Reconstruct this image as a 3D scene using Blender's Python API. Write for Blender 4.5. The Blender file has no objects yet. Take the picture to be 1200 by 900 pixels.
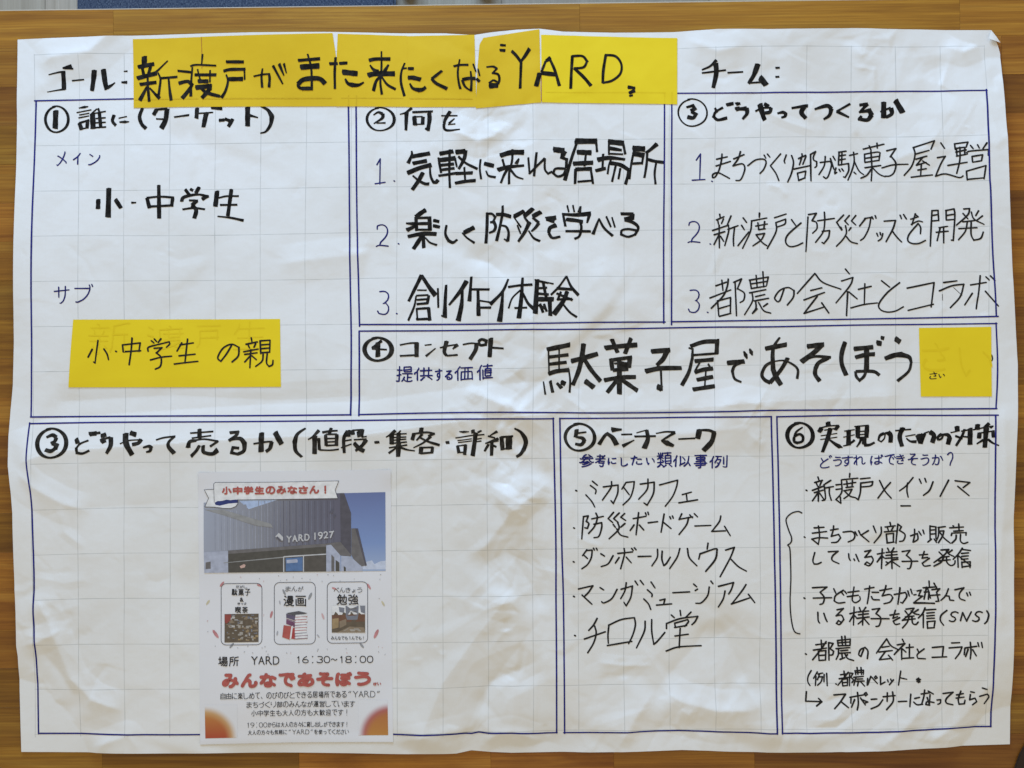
import bpy, bmesh, math, random
import numpy as np
from mathutils.geometry import delaunay_2d_cdt
from mathutils import Vector
sc = bpy.context.scene
K = 0.00094                       # metres per unit of the layout plan (1200 x 900 units, origin top left)
def wx(x): return (x - 600.0) * K
def wy(y): return (450.0 - y) * K

CAMD, REF = 1.20, 0.0060            # camera distance to the sheet, height of the sheet's mean plane
# ---------------------------------------------------------------- camera, world, lamps, exposure
cam = bpy.data.cameras.new("camera"); cam.sensor_width = 36; cam.lens = 36 * CAMD / (1200 * K)
cam.clip_start = 0.01; cam.clip_end = 50
co = bpy.data.objects.new("camera", cam); sc.collection.objects.link(co); co.location = (0, 0, CAMD + REF)
sc.camera = co
w = bpy.data.worlds.new("World"); sc.world = w; w.use_nodes = True
w.node_tree.nodes["Background"].inputs[0].default_value = (0.99, 0.905, 0.75, 1)
w.node_tree.nodes["Background"].inputs[1].default_value = 0.58
def area(name, loc, target, sx, sy, energy, col):
    l = bpy.data.lights.new(name, 'AREA'); l.shape = 'RECTANGLE'; l.size = sx; l.size_y = sy
    l.energy = energy; l.color = col
    o = bpy.data.objects.new(name, l); sc.collection.objects.link(o); o.location = loc
    o.rotation_euler = (Vector(target) - Vector(loc)).to_track_quat('-Z', 'Y').to_euler()
    return o
area("window_light", (-0.40, 1.95, 0.62), (0, 0.0, 0), 1.4, 0.6, 66, (0.42, 0.65, 1.0))
area("ceiling_lamp", (0.5, -1.2, 2.2), (0, 0, 0), 1.2, 1.2, 2.0, (1.0, 0.86, 0.68))
vs = sc.view_settings; vs.view_transform = 'Standard'; vs.look = 'None'; vs.exposure = -0.06; vs.gamma = 1; vs.use_curve_mapping = False

# ---------------------------------------------------------------- materials
def mat(name, col, rough=0.6, spec=0.3):
    m = bpy.data.materials.new(name); m.use_nodes = True
    b = m.node_tree.nodes["Principled BSDF"]
    b.inputs["Base Color"].default_value = (*col, 1); b.inputs["Roughness"].default_value = rough
    b.inputs["Specular IOR Level"].default_value = spec
    return m
def N(m, t, **kw):
    n = m.node_tree.nodes.new(t)
    for k, v in kw.items():
        if k in n.inputs: n.inputs[k].default_value = v
        else: setattr(n, k, v)
    return n
def LK(m, a, b): m.node_tree.links.new(a, b)
def bsdf(m): return m.node_tree.nodes["Principled BSDF"]
def mapping(m, scale=(1, 1, 1), rot=(0, 0, 0), coord='Object'):
    tc = N(m, 'ShaderNodeTexCoord'); mp = N(m, 'ShaderNodeMapping')
    mp.inputs['Scale'].default_value = scale; mp.inputs['Rotation'].default_value = rot
    LK(m, tc.outputs[coord], mp.inputs['Vector']); return mp.outputs['Vector']
def math_(m, op, a, b=None, c=None):
    n = N(m, 'ShaderNodeMath', operation=op)
    for i, v in enumerate((a, b, c)):
        if v is None: continue
        if isinstance(v, (int, float)): n.inputs[i].default_value = v
        else: LK(m, v, n.inputs[i])
    return n.outputs[0]
def ramp(m, fac, stops):
    r = N(m, 'ShaderNodeValToRGB'); e = r.color_ramp.elements
    while len(e) < len(stops): e.new(0.5)
    for el, (p, c) in zip(e, stops): el.position = p; el.color = (*c, 1)
    LK(m, fac, r.inputs[0]); return r.outputs[0]
def mixc(m, fac, a, b, mode='MIX'):
    n = N(m, 'ShaderNodeMix', data_type='RGBA', blend_type=mode)
    for s, v in ((n.inputs[0], fac), (n.inputs[6], a), (n.inputs[7], b)):
        if isinstance(v, (int, float)): s.default_value = v
        elif isinstance(v, tuple): s.default_value = (*v, 1)
        else: LK(m, v, s)
    return n.outputs[2]
def bumpn(m, h, strength, dist, prev=None):
    b = N(m, 'ShaderNodeBump'); b.inputs['Strength'].default_value = strength; b.inputs['Distance'].default_value = dist
    LK(m, h, b.inputs['Height'])
    if prev: LK(m, prev, b.inputs['Normal'])
    return b.outputs[0]

# white easel-pad paper with its faint printed 50 mm grid
def paper_material():
    m = mat("pad_paper", (0.80, 0.79, 0.76), 0.85, 0.15)
    v = mapping(m)
    base = N(m, 'ShaderNodeTexNoise', Scale=7.0, Detail=4.0); LK(m, v, base.inputs['Vector'])
    col = ramp(m, base.outputs[0], [(0.3, (0.765, 0.755, 0.72)), (0.55, (0.81, 0.81, 0.79)), (0.75, (0.825, 0.825, 0.81))])
    wob = N(m, 'ShaderNodeTexNoise', Scale=4.0, Detail=1.0); LK(m, v, wob.inputs['Vector'])
    wv = N(m, 'ShaderNodeVectorMath', operation='SUBTRACT'); LK(m, wob.outputs[1], wv.inputs[0]); wv.inputs[1].default_value = (.5, .5, .5)
    wm = N(m, 'ShaderNodeVectorMath', operation='SCALE'); LK(m, wv.outputs[0], wm.inputs[0]); wm.inputs[3].default_value = 0.006
    ad = N(m, 'ShaderNodeVectorMath', operation='ADD'); LK(m, v, ad.inputs[0]); LK(m, wm.outputs[0], ad.inputs[1])
    sp = N(m, 'ShaderNodeSeparateXYZ'); LK(m, ad.outputs[0], sp.inputs[0])
    px = math_(m, 'ADD', math_(m, 'MULTIPLY', sp.outputs[0], 1 / K), 600.0)
    py = math_(m, 'SUBTRACT', 450.0, math_(m, 'MULTIPLY', sp.outputs[1], 1 / K))
    pys = math_(m, 'ADD', py, math_(m, 'MULTIPLY', px, 0.0105))
    def line(c, off, pitch, half, soft):
        t = math_(m, 'SUBTRACT', math_(m, 'MODULO', math_(m, 'ADD', c, pitch * 20.5 - off), pitch), pitch * 0.5)
        d = math_(m, 'ABSOLUTE', t)
        return math_(m, 'SUBTRACT', 1.0, math_(m, 'SMOOTH_MIN', math_(m, 'DIVIDE', math_(m, 'MAXIMUM', math_(m, 'SUBTRACT', d, half), 0.0), soft), 1.0, 0.05))
    gx = line(px, 39.0, 53.25, 0.12, 0.5); gy = line(pys, 64.6, 53.25, 0.12, 0.5)
    mg = math_(m, 'MULTIPLY', line(px, 1.0, 10.65, 0.05, 0.3), 0.05)
    inside = lambda c, a, b: math_(m, 'MULTIPLY', math_(m, 'GREATER_THAN', c, a), math_(m, 'LESS_THAN', c, b))
    msk = math_(m, 'MULTIPLY', inside(px, 38.0, 1158.0), inside(pys, 63.5, 867.0))
    g = math_(m, 'MAXIMUM', math_(m, 'MAXIMUM', gx, gy), mg)
    fade = N(m, 'ShaderNodeTexNoise', Scale=60.0, Detail=2.0); LK(m, v, fade.inputs['Vector'])
    g = math_(m, 'MULTIPLY', math_(m, 'MULTIPLY', g, msk), math_(m, 'MULTIPLY_ADD', fade.outputs[0], 0.9, 0.05))
    col = mixc(m, math_(m, 'MULTIPLY', g, 0.75), col, (0.22, 0.25, 0.24))
    LK(m, col, bsdf(m).inputs['Base Color'])
    # fine handling wrinkles and fibre
    n1 = N(m, 'ShaderNodeTexNoise', Scale=34.0, Detail=3.0, Roughness=0.5); LK(m, v, n1.inputs['Vector'])
    n2 = N(m, 'ShaderNodeTexNoise', Scale=900.0, Detail=3.0); LK(m, v, n2.inputs['Vector'])
    b1 = bumpn(m, n1.outputs[0], 0.35, 0.0018)
    b3 = bumpn(m, n2.outputs[0], 0.25, 0.0002, b1)
    LK(m, b3, bsdf(m).inputs['Normal'])
    return m
def sheet_material(name, c1, c2, rough, spec, wr=0.0016, hatch=False):
    m = mat(name, c1, rough, spec); v = mapping(m)
    n = N(m, 'ShaderNodeTexNoise', Scale=9.0, Detail=5.0); LK(m, v, n.inputs['Vector'])
    LK(m, ramp(m, n.outputs[0], [(0.3, c1), (0.7, c2)]), bsdf(m).inputs['Base Color'])
    n1 = N(m, 'ShaderNodeTexNoise', Scale=14.0, Detail=3.0); LK(m, v, n1.inputs['Vector'])
    n2 = N(m, 'ShaderNodeTexNoise', Scale=900.0, Detail=2.0); LK(m, v, n2.inputs['Vector'])
    b = bumpn(m, n1.outputs[0], 0.7, wr); LK(m, bumpn(m, n2.outputs[0], 0.2, 0.0002, b), bsdf(m).inputs['Normal'])
    return m
def ink_material(name, col, rough=0.5, spec=0.3, var=0.5):
    m = mat(name, col, rough, spec); v = mapping(m)
    n = N(m, 'ShaderNodeTexNoise', Scale=220.0, Detail=3.0); LK(m, v, n.inputs['Vector'])
    hi = tuple(min(1, c * (1 + var) + 0.022 * var) for c in col)
    LK(m, ramp(m, n.outputs[0], [(0.4, col), (0.72, hi)]), bsdf(m).inputs['Base Color'])
    return m
PAPER = paper_material()
YEL = sheet_material("shaded_yellow_sheet", (0.68, 0.445, 0.009), (0.78, 0.53, 0.013), 0.5, 0.3)  # shade of the tilted title strip is put into this deeper yellow
YEL2 = sheet_material("bright_yellow_sheet", (0.82, 0.61, 0.010), (0.87, 0.66, 0.014), 0.5, 0.3)
FLY = sheet_material("flyer_paper", (0.74, 0.745, 0.77), (0.79, 0.79, 0.815), 0.35, 0.5, 0.0008)
BLACK = ink_material("black_marker", (0.009, 0.008, 0.007), 0.8, 0.08, 0.6)
GREY = ink_material("worn_black_marker", (0.016, 0.014, 0.011), 0.8, 0.08, 0.8)
PEN = ink_material("fine_black_pen", (0.008, 0.008, 0.009), 0.55, 0.2, 0.4)
BLUE = ink_material("blue_pen", (0.006, 0.009, 0.115), 0.5, 0.2, 0.5)
FRAME = ink_material("blue_frame_ink", (0.008, 0.010, 0.15), 0.5, 0.2, 0.5)
GHOST = ink_material("show_through", (0.64, 0.42, 0.012), 0.6, 0.2, 0.1)
GHOST2 = ink_material("show_through_bright", (0.79, 0.58, 0.012), 0.6, 0.2, 0.03)
PRINT = ink_material("printed_black", (0.02, 0.02, 0.025), 0.4, 0.4, 0.4)
SEAM = mat("seam_red", (0.45, 0.16, 0.03), 0.6)
WHITE = mat("white_edge", (0.82, 0.82, 0.82), 0.5)

def wood_material(name, tones, rough=0.45):
    m = mat(name, tones[0], rough, 0.32)
    oi = N(m, 'ShaderNodeObjectInfo')
    tc = N(m, 'ShaderNodeTexCoord')
    off = N(m, 'ShaderNodeCombineXYZ'); LK(m, math_(m, 'MULTIPLY', oi.outputs['Random'], 37.0), off.inputs[0])
    LK(m, math_(m, 'MULTIPLY', oi.outputs['Random'], 91.0), off.inputs[1])
    ad = N(m, 'ShaderNodeVectorMath', operation='ADD'); LK(m, tc.outputs['Object'], ad.inputs[0]); LK(m, off.outputs[0], ad.inputs[1])
    mp = N(m, 'ShaderNodeMapping'); mp.inputs['Scale'].default_value = (2.2, 30, 30); LK(m, ad.outputs[0], mp.inputs['Vector'])
    mp2 = N(m, 'ShaderNodeMapping'); mp2.inputs['Scale'].default_value = (6, 420, 420); LK(m, ad.outputs[0], mp2.inputs['Vector'])
    g = N(m, 'ShaderNodeTexNoise', Scale=1.0, Detail=6.0, Roughness=0.62, Distortion=1.6); LK(m, mp.outputs[0], g.inputs['Vector'])
    f = N(m, 'ShaderNodeTexNoise', Scale=1.0, Detail=4.0, Roughness=0.7); LK(m, mp2.outputs[0], f.inputs['Vector'])
    c = ramp(m, g.outputs[0], [(0.28, tones[0]), (0.5, tones[1]), (0.74, tones[2])])
    c = mixc(m, math_(m, 'MULTIPLY', ramp(m, f.outputs[0], [(0.38, (0, 0, 0)), (0.62, (1, 1, 1))]), 0.5), c, tones[3])
    hv = N(m, 'ShaderNodeHueSaturation'); LK(m, c, hv.inputs['Color'])
    LK(m, math_(m, 'MULTIPLY_ADD', oi.outputs['Random'], 0.50, 0.60), hv.inputs['Value'])
    LK(m, math_(m, 'MULTIPLY_ADD', math_(m, 'FRACT', math_(m, 'MULTIPLY', oi.outputs['Random'], 13.7)), 0.016, 0.492), hv.inputs['Hue'])
    LK(m, hv.outputs[0], bsdf(m).inputs['Base Color'])
    LK(m, bumpn(m, f.outputs[0], 0.3, 0.0003), bsdf(m).inputs['Normal'])
    LK(m, math_(m, 'MULTIPLY_ADD', f.outputs[0], 0.18, rough - 0.08), bsdf(m).inputs['Roughness'])
    return m
WOOD = wood_material("acacia_stave", ((0.20, 0.068, 0.008), (0.40, 0.170, 0.019), (0.54, 0.275, 0.040), (0.18, 0.062, 0.007)))
FLOORW = wood_material("pale_floor_board", ((0.30, 0.26, 0.19), (0.38, 0.33, 0.25), (0.45, 0.40, 0.31), (0.28, 0.23, 0.17)), 0.6)

# ---------------------------------------------------------------- object helpers
def obj(name, verts, faces, mats, parent=None, smooth=True, fm=None):
    me = bpy.data.meshes.new(name)
    me.from_pydata([tuple(v) for v in verts], [], faces)
    for m in (mats if isinstance(mats, (list, tuple)) else [mats]): me.materials.append(m)
    if smooth: me.polygons.foreach_set('use_smooth', [True] * len(me.polygons))
    if fm is not None: me.polygons.foreach_set('material_index', fm)
    me.update()
    o = bpy.data.objects.new(name, me); sc.collection.objects.link(o)
    if parent: o.parent = parent
    return o
def tag(o, label=None, cat=None, group=None, kind=None):
    if label: o['label'] = label
    if cat: o['category'] = cat
    if group: o['group'] = group
    if kind: o['kind'] = kind
    return o
def empty(name, label, cat, loc=(0, 0, 0), group=None):
    o = bpy.data.objects.new(name, None); sc.collection.objects.link(o); o.location = loc; o.empty_display_size = 0.05
    return tag(o, label, cat, group)

# ---------------------------------------------------------------- relief of the crumpled paper (height in mm on the plan)
GW, GH = 1200, 900
YY, XX = np.mgrid[0:GH + 1, 0:GW + 1].astype(np.float64)
rng = np.random.default_rng(11)
def blur(a, s):
    r = int(s * 3) + 1; k = np.exp(-0.5 * (np.arange(-r, r + 1) / s) ** 2); k /= k.sum()
    n = np.fft.rfft
    def c1(a, ax):
        p = np.pad(a, [(r, r) if i == ax else (0, 0) for i in range(2)], mode='edge')
        L = p.shape[ax] + 2 * r
        F = np.fft.irfft(np.fft.rfft(p, L, axis=ax) * (np.fft.rfft(k, L)[:, None] if ax == 0 else np.fft.rfft(k, L)[None, :]), L, axis=ax)
        sl = [slice(None)] * 2; sl[ax] = slice(2 * r, 2 * r + a.shape[ax]); return F[tuple(sl)]
    return c1(c1(a, 0), 1)
def lowfreq(s, amp):
    n = blur(rng.standard_normal(XX.shape), s); return n / n.std() * amp
def gmask(l):
    m = np.zeros(XX.shape)
    for x, y, sx, sy, a in l: m = np.maximum(m, a * np.exp(-((XX - x) / sx) ** 2 - ((YY - y) / sy) ** 2))
    return m
def facets(n, amp, sm, seed_):
    """crumpled sheet: straight folds between randomly raised points"""
    g = np.random.default_rng(seed_); P = np.stack([g.uniform(-60, GW + 60, n), g.uniform(-60, GH + 60, n)], 1); Z = g.normal(0, amp, n)
    vv, ee, ff, *_ = delaunay_2d_cdt([Vector(p) for p in P], [], [], 0, 1e-6)
    VV = np.array([(q[0], q[1]) for q in vv]); out = np.zeros(XX.shape)
    for f in ff:
        a, b, c = VV[list(f)]; za, zb, zc = Z[list(f)]
        x0, y0 = np.maximum(np.floor(np.min([a, b, c], 0)).astype(int), 0); x1 = min(int(max(a[0], b[0], c[0])) + 2, GW + 1); y1 = min(int(max(a[1], b[1], c[1])) + 2, GH + 1)
        if x1 <= x0 or y1 <= y0: continue
        X = XX[y0:y1, x0:x1]; Y = YY[y0:y1, x0:x1]
        dn = (b[1] - c[1]) * (a[0] - c[0]) + (c[0] - b[0]) * (a[1] - c[1])
        if abs(dn) < 1e-9: continue
        l1 = ((b[1] - c[1]) * (X - c[0]) + (c[0] - b[0]) * (Y - c[1])) / dn; l2 = ((c[1] - a[1]) * (X - c[0]) + (a[0] - c[0]) * (Y - c[1])) / dn; l3 = 1 - l1 - l2
        k = (l1 >= -1e-9) & (l2 >= -1e-9) & (l3 >= -1e-9); sub = out[y0:y1, x0:x1]; sub[k] = (za * l1 + zb * l2 + zc * l3)[k]
    return blur(out, sm)
HOT = gmask([(600, 560, 90, 190, 1.0), (610, 780, 130, 110, 1.0), (830, 840, 260, 70, 1.0), (570, 150, 110, 90, .8), (1080, 860, 140, 50, .8), (70, 760, 80, 120, .35), (1000, 120, 200, 120, .55), (640, 380, 160, 140, .55), (830, 480, 160, 50, .7)])
WARM = 0.45 + 0.55 * HOT
TIGHT = gmask([(600, 590, 30, 80, 1.0), (598, 690, 34, 100, 1.0), (585, 470, 45, 35, .8), (568, 160, 40, 30, .7), (575, 300, 40, 24, .5), (800, 842, 90, 26, .6), (1090, 866, 80, 16, .6), (60, 735, 22, 80, .4), (95, 822, 40, 26, .5), (1010, 55, 60, 24, .5), (560, 866, 60, 18, .6), (640, 410, 30, 60, .4)])
H = lowfreq(80, 2.0) + lowfreq(26, 0.35) * WARM
H = H + facets(150, 1.6, 4.0, 3) * WARM + facets(420, 0.75, 1.6, 5) * WARM + facets(1100, 0.50, 0.9, 8) * (0.10 + HOT) + facets(3600, 0.17, 0.8, 9) * (0.35 + 1.0 * HOT) + facets(5200, 0.42, 0.5, 12) * TIGHT + facets(1500, 1.15, 0.7, 13) * TIGHT
def crease(pts, h, wd, wu=None, e=1.1, endfade=25.0):
    """folded ridge (h > 0) or valley along a polyline: wd = width below / left of it, wu = width on the other side"""
    global H
    wu = wu or wd; W = max(wd, wu) * 1.6 + endfade
    P = np.array(pts, float); x0, y0 = np.maximum((P.min(0) - W).astype(int), 0); x1, y1 = (P.max(0) + W).astype(int) + 1
    X = XX[y0:y1, x0:x1]; Y = YY[y0:y1, x0:x1]
    bd = np.full(X.shape, 1e9); sd = np.zeros(X.shape); ta = np.zeros(X.shape); acc = 0
    tot = np.hypot(*np.diff(P, axis=0).T).sum()
    for a, b in zip(P[:-1], P[1:]):
        d = b - a; L = np.hypot(*d); u = d / L
        t = np.clip((X - a[0]) * u[0] + (Y - a[1]) * u[1], 0, L)
        dx = X - a[0] - t * u[0]; dy = Y - a[1] - t * u[1]; dist = np.hypot(dx, dy)
        m = dist < bd; bd[m] = dist[m]; sd[m] = (u[0] * dy - u[1] * dx)[m]; ta[m] = (acc + t)[m]; acc += L
    wid = np.where(sd > 0, wd, wu)
    q = np.sqrt(bd ** 2 + e * e) / wid
    prof = np.where(q < 1, 1 - q, 0); prof = np.where(q < 1, prof - 0.25 * np.sin(np.pi * np.clip(q, 0, 1)) * (1 - q) * 0.8, 0)
    f = np.clip(np.minimum(ta, tot - ta) / endfade, 0, 1); f = f * f * (3 - 2 * f)
    H[y0:y1, x0:x1] += 1.7 * h * prof * np.maximum(f, 0.0)
# folds that can be told apart (h in mm)
crease([(16, 545), (60, 528), (180, 520), (300, 512), (430, 508), (560, 490), (660, 483)], 2.6, 70, 38, 3.5)
crease([(660, 483), (800, 478), (900, 470), (1060, 462)], 1.3, 60, 30, 3)
crease([(60, 470), (200, 462), (330, 468), (440, 462)], -0.8, 30, 20, 3)
crease([(628, 60), (625, 200), (630, 330), (624, 400), (618, 480), (612, 560), (604, 660), (606, 760), (600, 860)], 1.1, 36, 30, 2)
crease([(604, 690), (560, 745), (520, 800), (500, 850), (488, 884)], 3.0, 85, 46, 2.5)
crease([(650, 560), (600, 600), (570, 640), (545, 655)], 1.2, 30, 18, 1.6)
crease([(540, 455), (575, 468), (592, 475), (600, 500)], 1.6, 22, 20, 1.4)
crease([(592, 475), (580, 505), (586, 540), (575, 570)], -1.2, 20, 22, 1.4)
crease([(560, 560), (585, 575), (610, 590), (640, 595)], 1.2, 18, 22, 1.4)
crease([(590, 640), (605, 660), (625, 690), (640, 720)], -1.3, 18, 24, 1.4)
crease([(771, 805), (745, 840), (722, 882)], 1.8, 55, 30, 1.4)
crease([(771, 805), (800, 822), (842, 832), (890, 831)], 2.2, 40, 24, 1.4)
crease([(838, 722), (858, 760), (880, 806), (888, 830)], -1.8, 40, 26, 1.3)
crease([(838, 722), (812, 760), (771, 805)], -1.0, 26, 40, 1.5)
crease([(855, 790), (880, 815), (900, 850), (905, 880)], 1.5, 26, 30, 1.4)
crease([(560, 845), (575, 800), (610, 785), (640, 770)], -1.4, 26, 30, 1.5)
crease([(40, 690), (58, 730), (82, 795), (108, 820), (150, 835)], 1.7, 34, 22, 1.5)
crease([(40, 755), (70, 790), (85, 815), (82, 850)], -1.1, 22, 24, 1.5)
crease([(18, 760), (45, 752), (80, 735)], 1.0, 16, 18, 1.2)
crease([(14, 545), (40, 570), (75, 590), (110, 600)], 1.2, 24, 20, 1.5)
crease([(150, 20), (105, 60), (60, 66), (40, 80)], 1.3, 24, 30, 1.6)
crease([(520, 150), (560, 165), (578, 160), (600, 140)], 1.5, 20, 22, 1.4)
crease([(540, 300), (575, 308), (600, 330)], -1.2, 20, 20, 1.4)
crease([(578, 155), (570, 185), (590, 215)], -0.9, 16, 18, 1.3)
crease([(625, 420), (600, 440), (575, 455)], 1.1, 20, 20, 1.4)
crease([(660, 500), (720, 515), (800, 508), (880, 500)], 0.9, 26, 22, 2)
crease([(870, 500), (890, 520), (905, 512)], 1.2, 18, 18, 1.3)
crease([(830, 480), (870, 470), (920, 480)], 1.2, 26, 20, 1.8)
crease([(560, 880), (580, 862), (600, 858), (640, 872)], 1.3, 20, 20, 1.4)
crease([(1020, 882), (1060, 850), (1090, 820)], 1.3, 26, 22, 1.6)
crease([(930, 870), (965, 845), (1010, 835)], 1.0, 22, 22, 1.6)
crease([(1080, 878), (1130, 840), (1170, 790)], 1.1, 28, 22, 1.6)
crease([(1172, 470), (1176, 560), (1170, 660), (1172, 740)], 0.9, 16, 20, 2)
crease([(1030, 195), (1080, 175), (1110, 145)], 1.0, 26, 26, 1.6)
crease([(990, 45), (1010, 65), (1030, 55)], 1.0, 18, 18, 1.2)
crease([(1100, 50), (1130, 60), (1165, 45)], 1.2, 18, 18, 1.2)
crease([(800, 45), (840, 60), (880, 52)], 1.0, 24, 20, 1.5)
crease([(320, 310), (380, 302), (440, 296)], 0.7, 26, 22, 1.8)
crease([(700, 300), (725, 340), (740, 400)], 0.6, 26, 22, 1.8)
crease([(250, 862), (360, 858), (470, 868), (560, 850)], 0.8, 24, 18, 1.8)
crease([(100, 880), (150, 862), (165, 884)], 1.0, 20, 18, 1.2)
# crumpling: many short random folds, denser towards the middle and the right of the lower half
dens = [(600, 540, 120, 90), (600, 700, 90, 120), (590, 470, 70, 60), (760, 830, 160, 45), (1080, 860, 110, 30),
        (60, 760, 40, 100), (560, 160, 90, 60), (900, 300, 330, 250), (640, 400, 150, 150), (1080, 110, 110, 80)]
for i in range(420):
    if i < 300:
        c = dens[rng.integers(len(dens))]; x = rng.normal(c[0], c[2] * 0.6); y = rng.normal(c[1], c[3] * 0.6); sc_ = 1.0
    else:
        x = rng.uniform(20, 1180); y = rng.uniform(45, 880); sc_ = 0.7
    if not (10 < x < 1190 and 30 < y < 890): continue
    L = rng.uniform(8, 42); th = rng.uniform(0, math.pi); k = rng.normal(0, 0.5)
    p = [(x - L * math.cos(th), y - L * math.sin(th)), (x, y), (x + L * math.cos(th + k), y + L * math.sin(th + k))]
    p = [(min(max(a, 2), 1198), min(max(b, 2), 898)) for a, b in p]
    wdt = rng.uniform(4, 13)
    crease(p, rng.normal(0, 1) * 0.026 * wdt * sc_, wdt, wdt * rng.uniform(0.5, 1.3), rng.uniform(0.5, 1.2), L * 0.5)
def soft_rect(x0, y0, x1, y1, s):
    f = lambda t: 1 / (1 + np.exp(-np.clip(t / s, -30, 30)))
    return f(XX - x0) * f(x1 - XX) * f(YY - y0) * f(y1 - YY)
rim_d = np.minimum(np.minimum(XX - 18, 1184 - XX), np.minimum(YY - 38, 880 - YY))
H = H + np.exp(-(np.maximum(rim_d, 0) / 26.0) ** 2) * (0.9 * np.sin(XX / 47.0 + 1.3) * np.sin(YY / 39.0) + 0.4)
Hb = blur(H, 22)
for r, k in (((228, 545, 466, 876), 0.88), ((82, 370, 330, 458), 0.75), ((1076, 382, 1162, 466), 0.8), ((150, 36, 796, 128), 0.35)):
    mk = soft_rect(*r, 5.0) * k; H = H * (1 - mk) + Hb * mk
# the rim lies lower, except where it curls
H = (H - H.mean()) * 1.18; H = H - np.percentile(H, 2); print('relief mm', H.mean(), H.max()); H = np.maximum(H, 0.12 + 0.05 * np.sin(XX * .05))
H = blur(H, 0.55)
sel = H[60:860, 60:1140]; H = H + (REF * 1000 - sel.mean()); H = np.maximum(H, 0.12); print('relief mm', sel.mean(), sel.std(), H.max())
def zmm(x, y):
    x = np.clip(x, 0, GW - 0.001); y = np.clip(y, 0, GH - 0.001)
    i = x.astype(int); j = y.astype(int); u = x - i; v = y - j
    return (H[j, i] * (1 - u) * (1 - v) + H[j, i + 1] * u * (1 - v) + H[j + 1, i] * (1 - u) * v + H[j + 1, i + 1] * u * v)
def to_world(xy, off_mm):
    xy = np.asarray(xy, float); z = (zmm(xy[:, 0], xy[:, 1]) + off_mm) * 0.001
    return np.stack([(xy[:, 0] - 600) * K, (450 - xy[:, 1]) * K, z], 1)

# ---------------------------------------------------------------- the big sheet
def itp(pairs): 
    a = np.array(pairs, float); return lambda t: np.interp(t, a[:, 0], a[:, 1])
eL = itp([(40, 18.5), (110, 17.5), (200, 17.5), (300, 17), (400, 16.5), (450, 15), (480, 12.5), (510, 11), (545, 11.3), (575, 15), (600, 17), (650, 17.5), (690, 18), (720, 19), (757, 18.6), (770, 20), (810, 20.5), (850, 21.5), (884, 22.5)])
eR = itp([(34, 1164), (42, 1172), (48, 1174.5), (80, 1175.5), (150, 1178), (225, 1180), (300, 1183.5), (370, 1188), (420, 1190.5), (470, 1189.5), (520, 1187.5), (600, 1186), (650, 1187.5), (700, 1187), (780, 1187), (874, 1186)])
eT = itp([(18, 44.8), (60, 44), (120, 43), (200, 40.5), (300, 38.6), (380, 37.8), (450, 38), (520, 38.5), (555, 41), (575, 38), (605, 35), (632, 33.8), (660, 37.2), (720, 38), (790, 37.5), (840, 34.5), (900, 35), (1000, 33), (1100, 33.5), (1164, 33.5), (1175, 48)])
eB = itp([(22, 883), (120, 883.5), (240, 883.3), (400, 883), (535, 883.6), (552, 880.5), (575, 883), (600, 884), (700, 882), (760, 880), (800, 878.7), (830, 880), (860, 881.4), (900, 882.5), (960, 881), (1050, 877.5), (1120, 876), (1186, 874)])
poster = empty("poster_sheet", "large white gridded paper sheet with handwritten Japanese plan in blue ruled boxes", "poster")
NU, NV = 1160, 840
U, V = np.meshgrid(np.linspace(0, 1, NU), np.linspace(0, 1, NV))
yl = 44.8 + (883 - 44.8) * V; yr = 34 + (874 - 34) * V
PXg = eL(yl) * (1 - U) + eR(yr) * U
PYg = eT(PXg) * (1 - V) + eB(PXg) * V
xy = np.stack([PXg.ravel(), PYg.ravel()], 1); vw = to_world(xy, 0.0)
idx = np.arange(NU * NV).reshape(NV, NU)
faces = np.stack([idx[:-1, :-1], idx[1:, :-1], idx[1:, 1:], idx[:-1, 1:]], -1).reshape(-1, 4)
def grid_obj(name, vw, faces, m, parent):
    me = bpy.data.meshes.new(name); me.vertices.add(len(vw)); me.vertices.foreach_set('co', vw.ravel().astype(np.float32))
    me.loops.add(faces.size); me.loops.foreach_set('vertex_index', faces.ravel().astype(np.int32))
    me.polygons.add(len(faces)); me.polygons.foreach_set('loop_start', np.arange(0, faces.size, 4, dtype=np.int32))
    me.polygons.foreach_set('use_smooth', np.ones(len(faces), bool))
    me.materials.append(m); me.update(calc_edges=True); me.validate()
    o = bpy.data.objects.new(name, me); sc.collection.objects.link(o); o.parent = parent; return o
# rim: the paper's cut edge, turned down to the sheet's underside
ring = np.concatenate([idx[0, :], idx[1:, -1], idx[-1, -2::-1], idx[-2:0:-1, 0]])
low = vw[ring].copy(); low[:, 2] -= 0.00012
n0 = len(vw); vw2 = np.vstack([vw, vw[ring], low]); r = np.arange(len(ring)); r2 = (r + 1) % len(ring); n1 = n0 + len(ring)
rim = np.stack([n0 + r2, n0 + r, n1 + r, n1 + r2], 1)
grid_obj("paper", vw2, np.vstack([faces, rim]), PAPER, poster)
# small dog-ear at the top right corner, folded back over the front
fl = np.array([(1164, 34), (1159.5, 44), (1166, 46.5), (1174.5, 48.5), (1170, 42)], float)
fv = to_world(fl, 0.5); fv[:, 2] += np.array([0.3, 2.2, 2.4, 0.3, 0.6]) * 0.001
obj("folded_corner", fv, [(0, 1, 2, 4), (4, 2, 3)], PAPER, poster, False)

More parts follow.
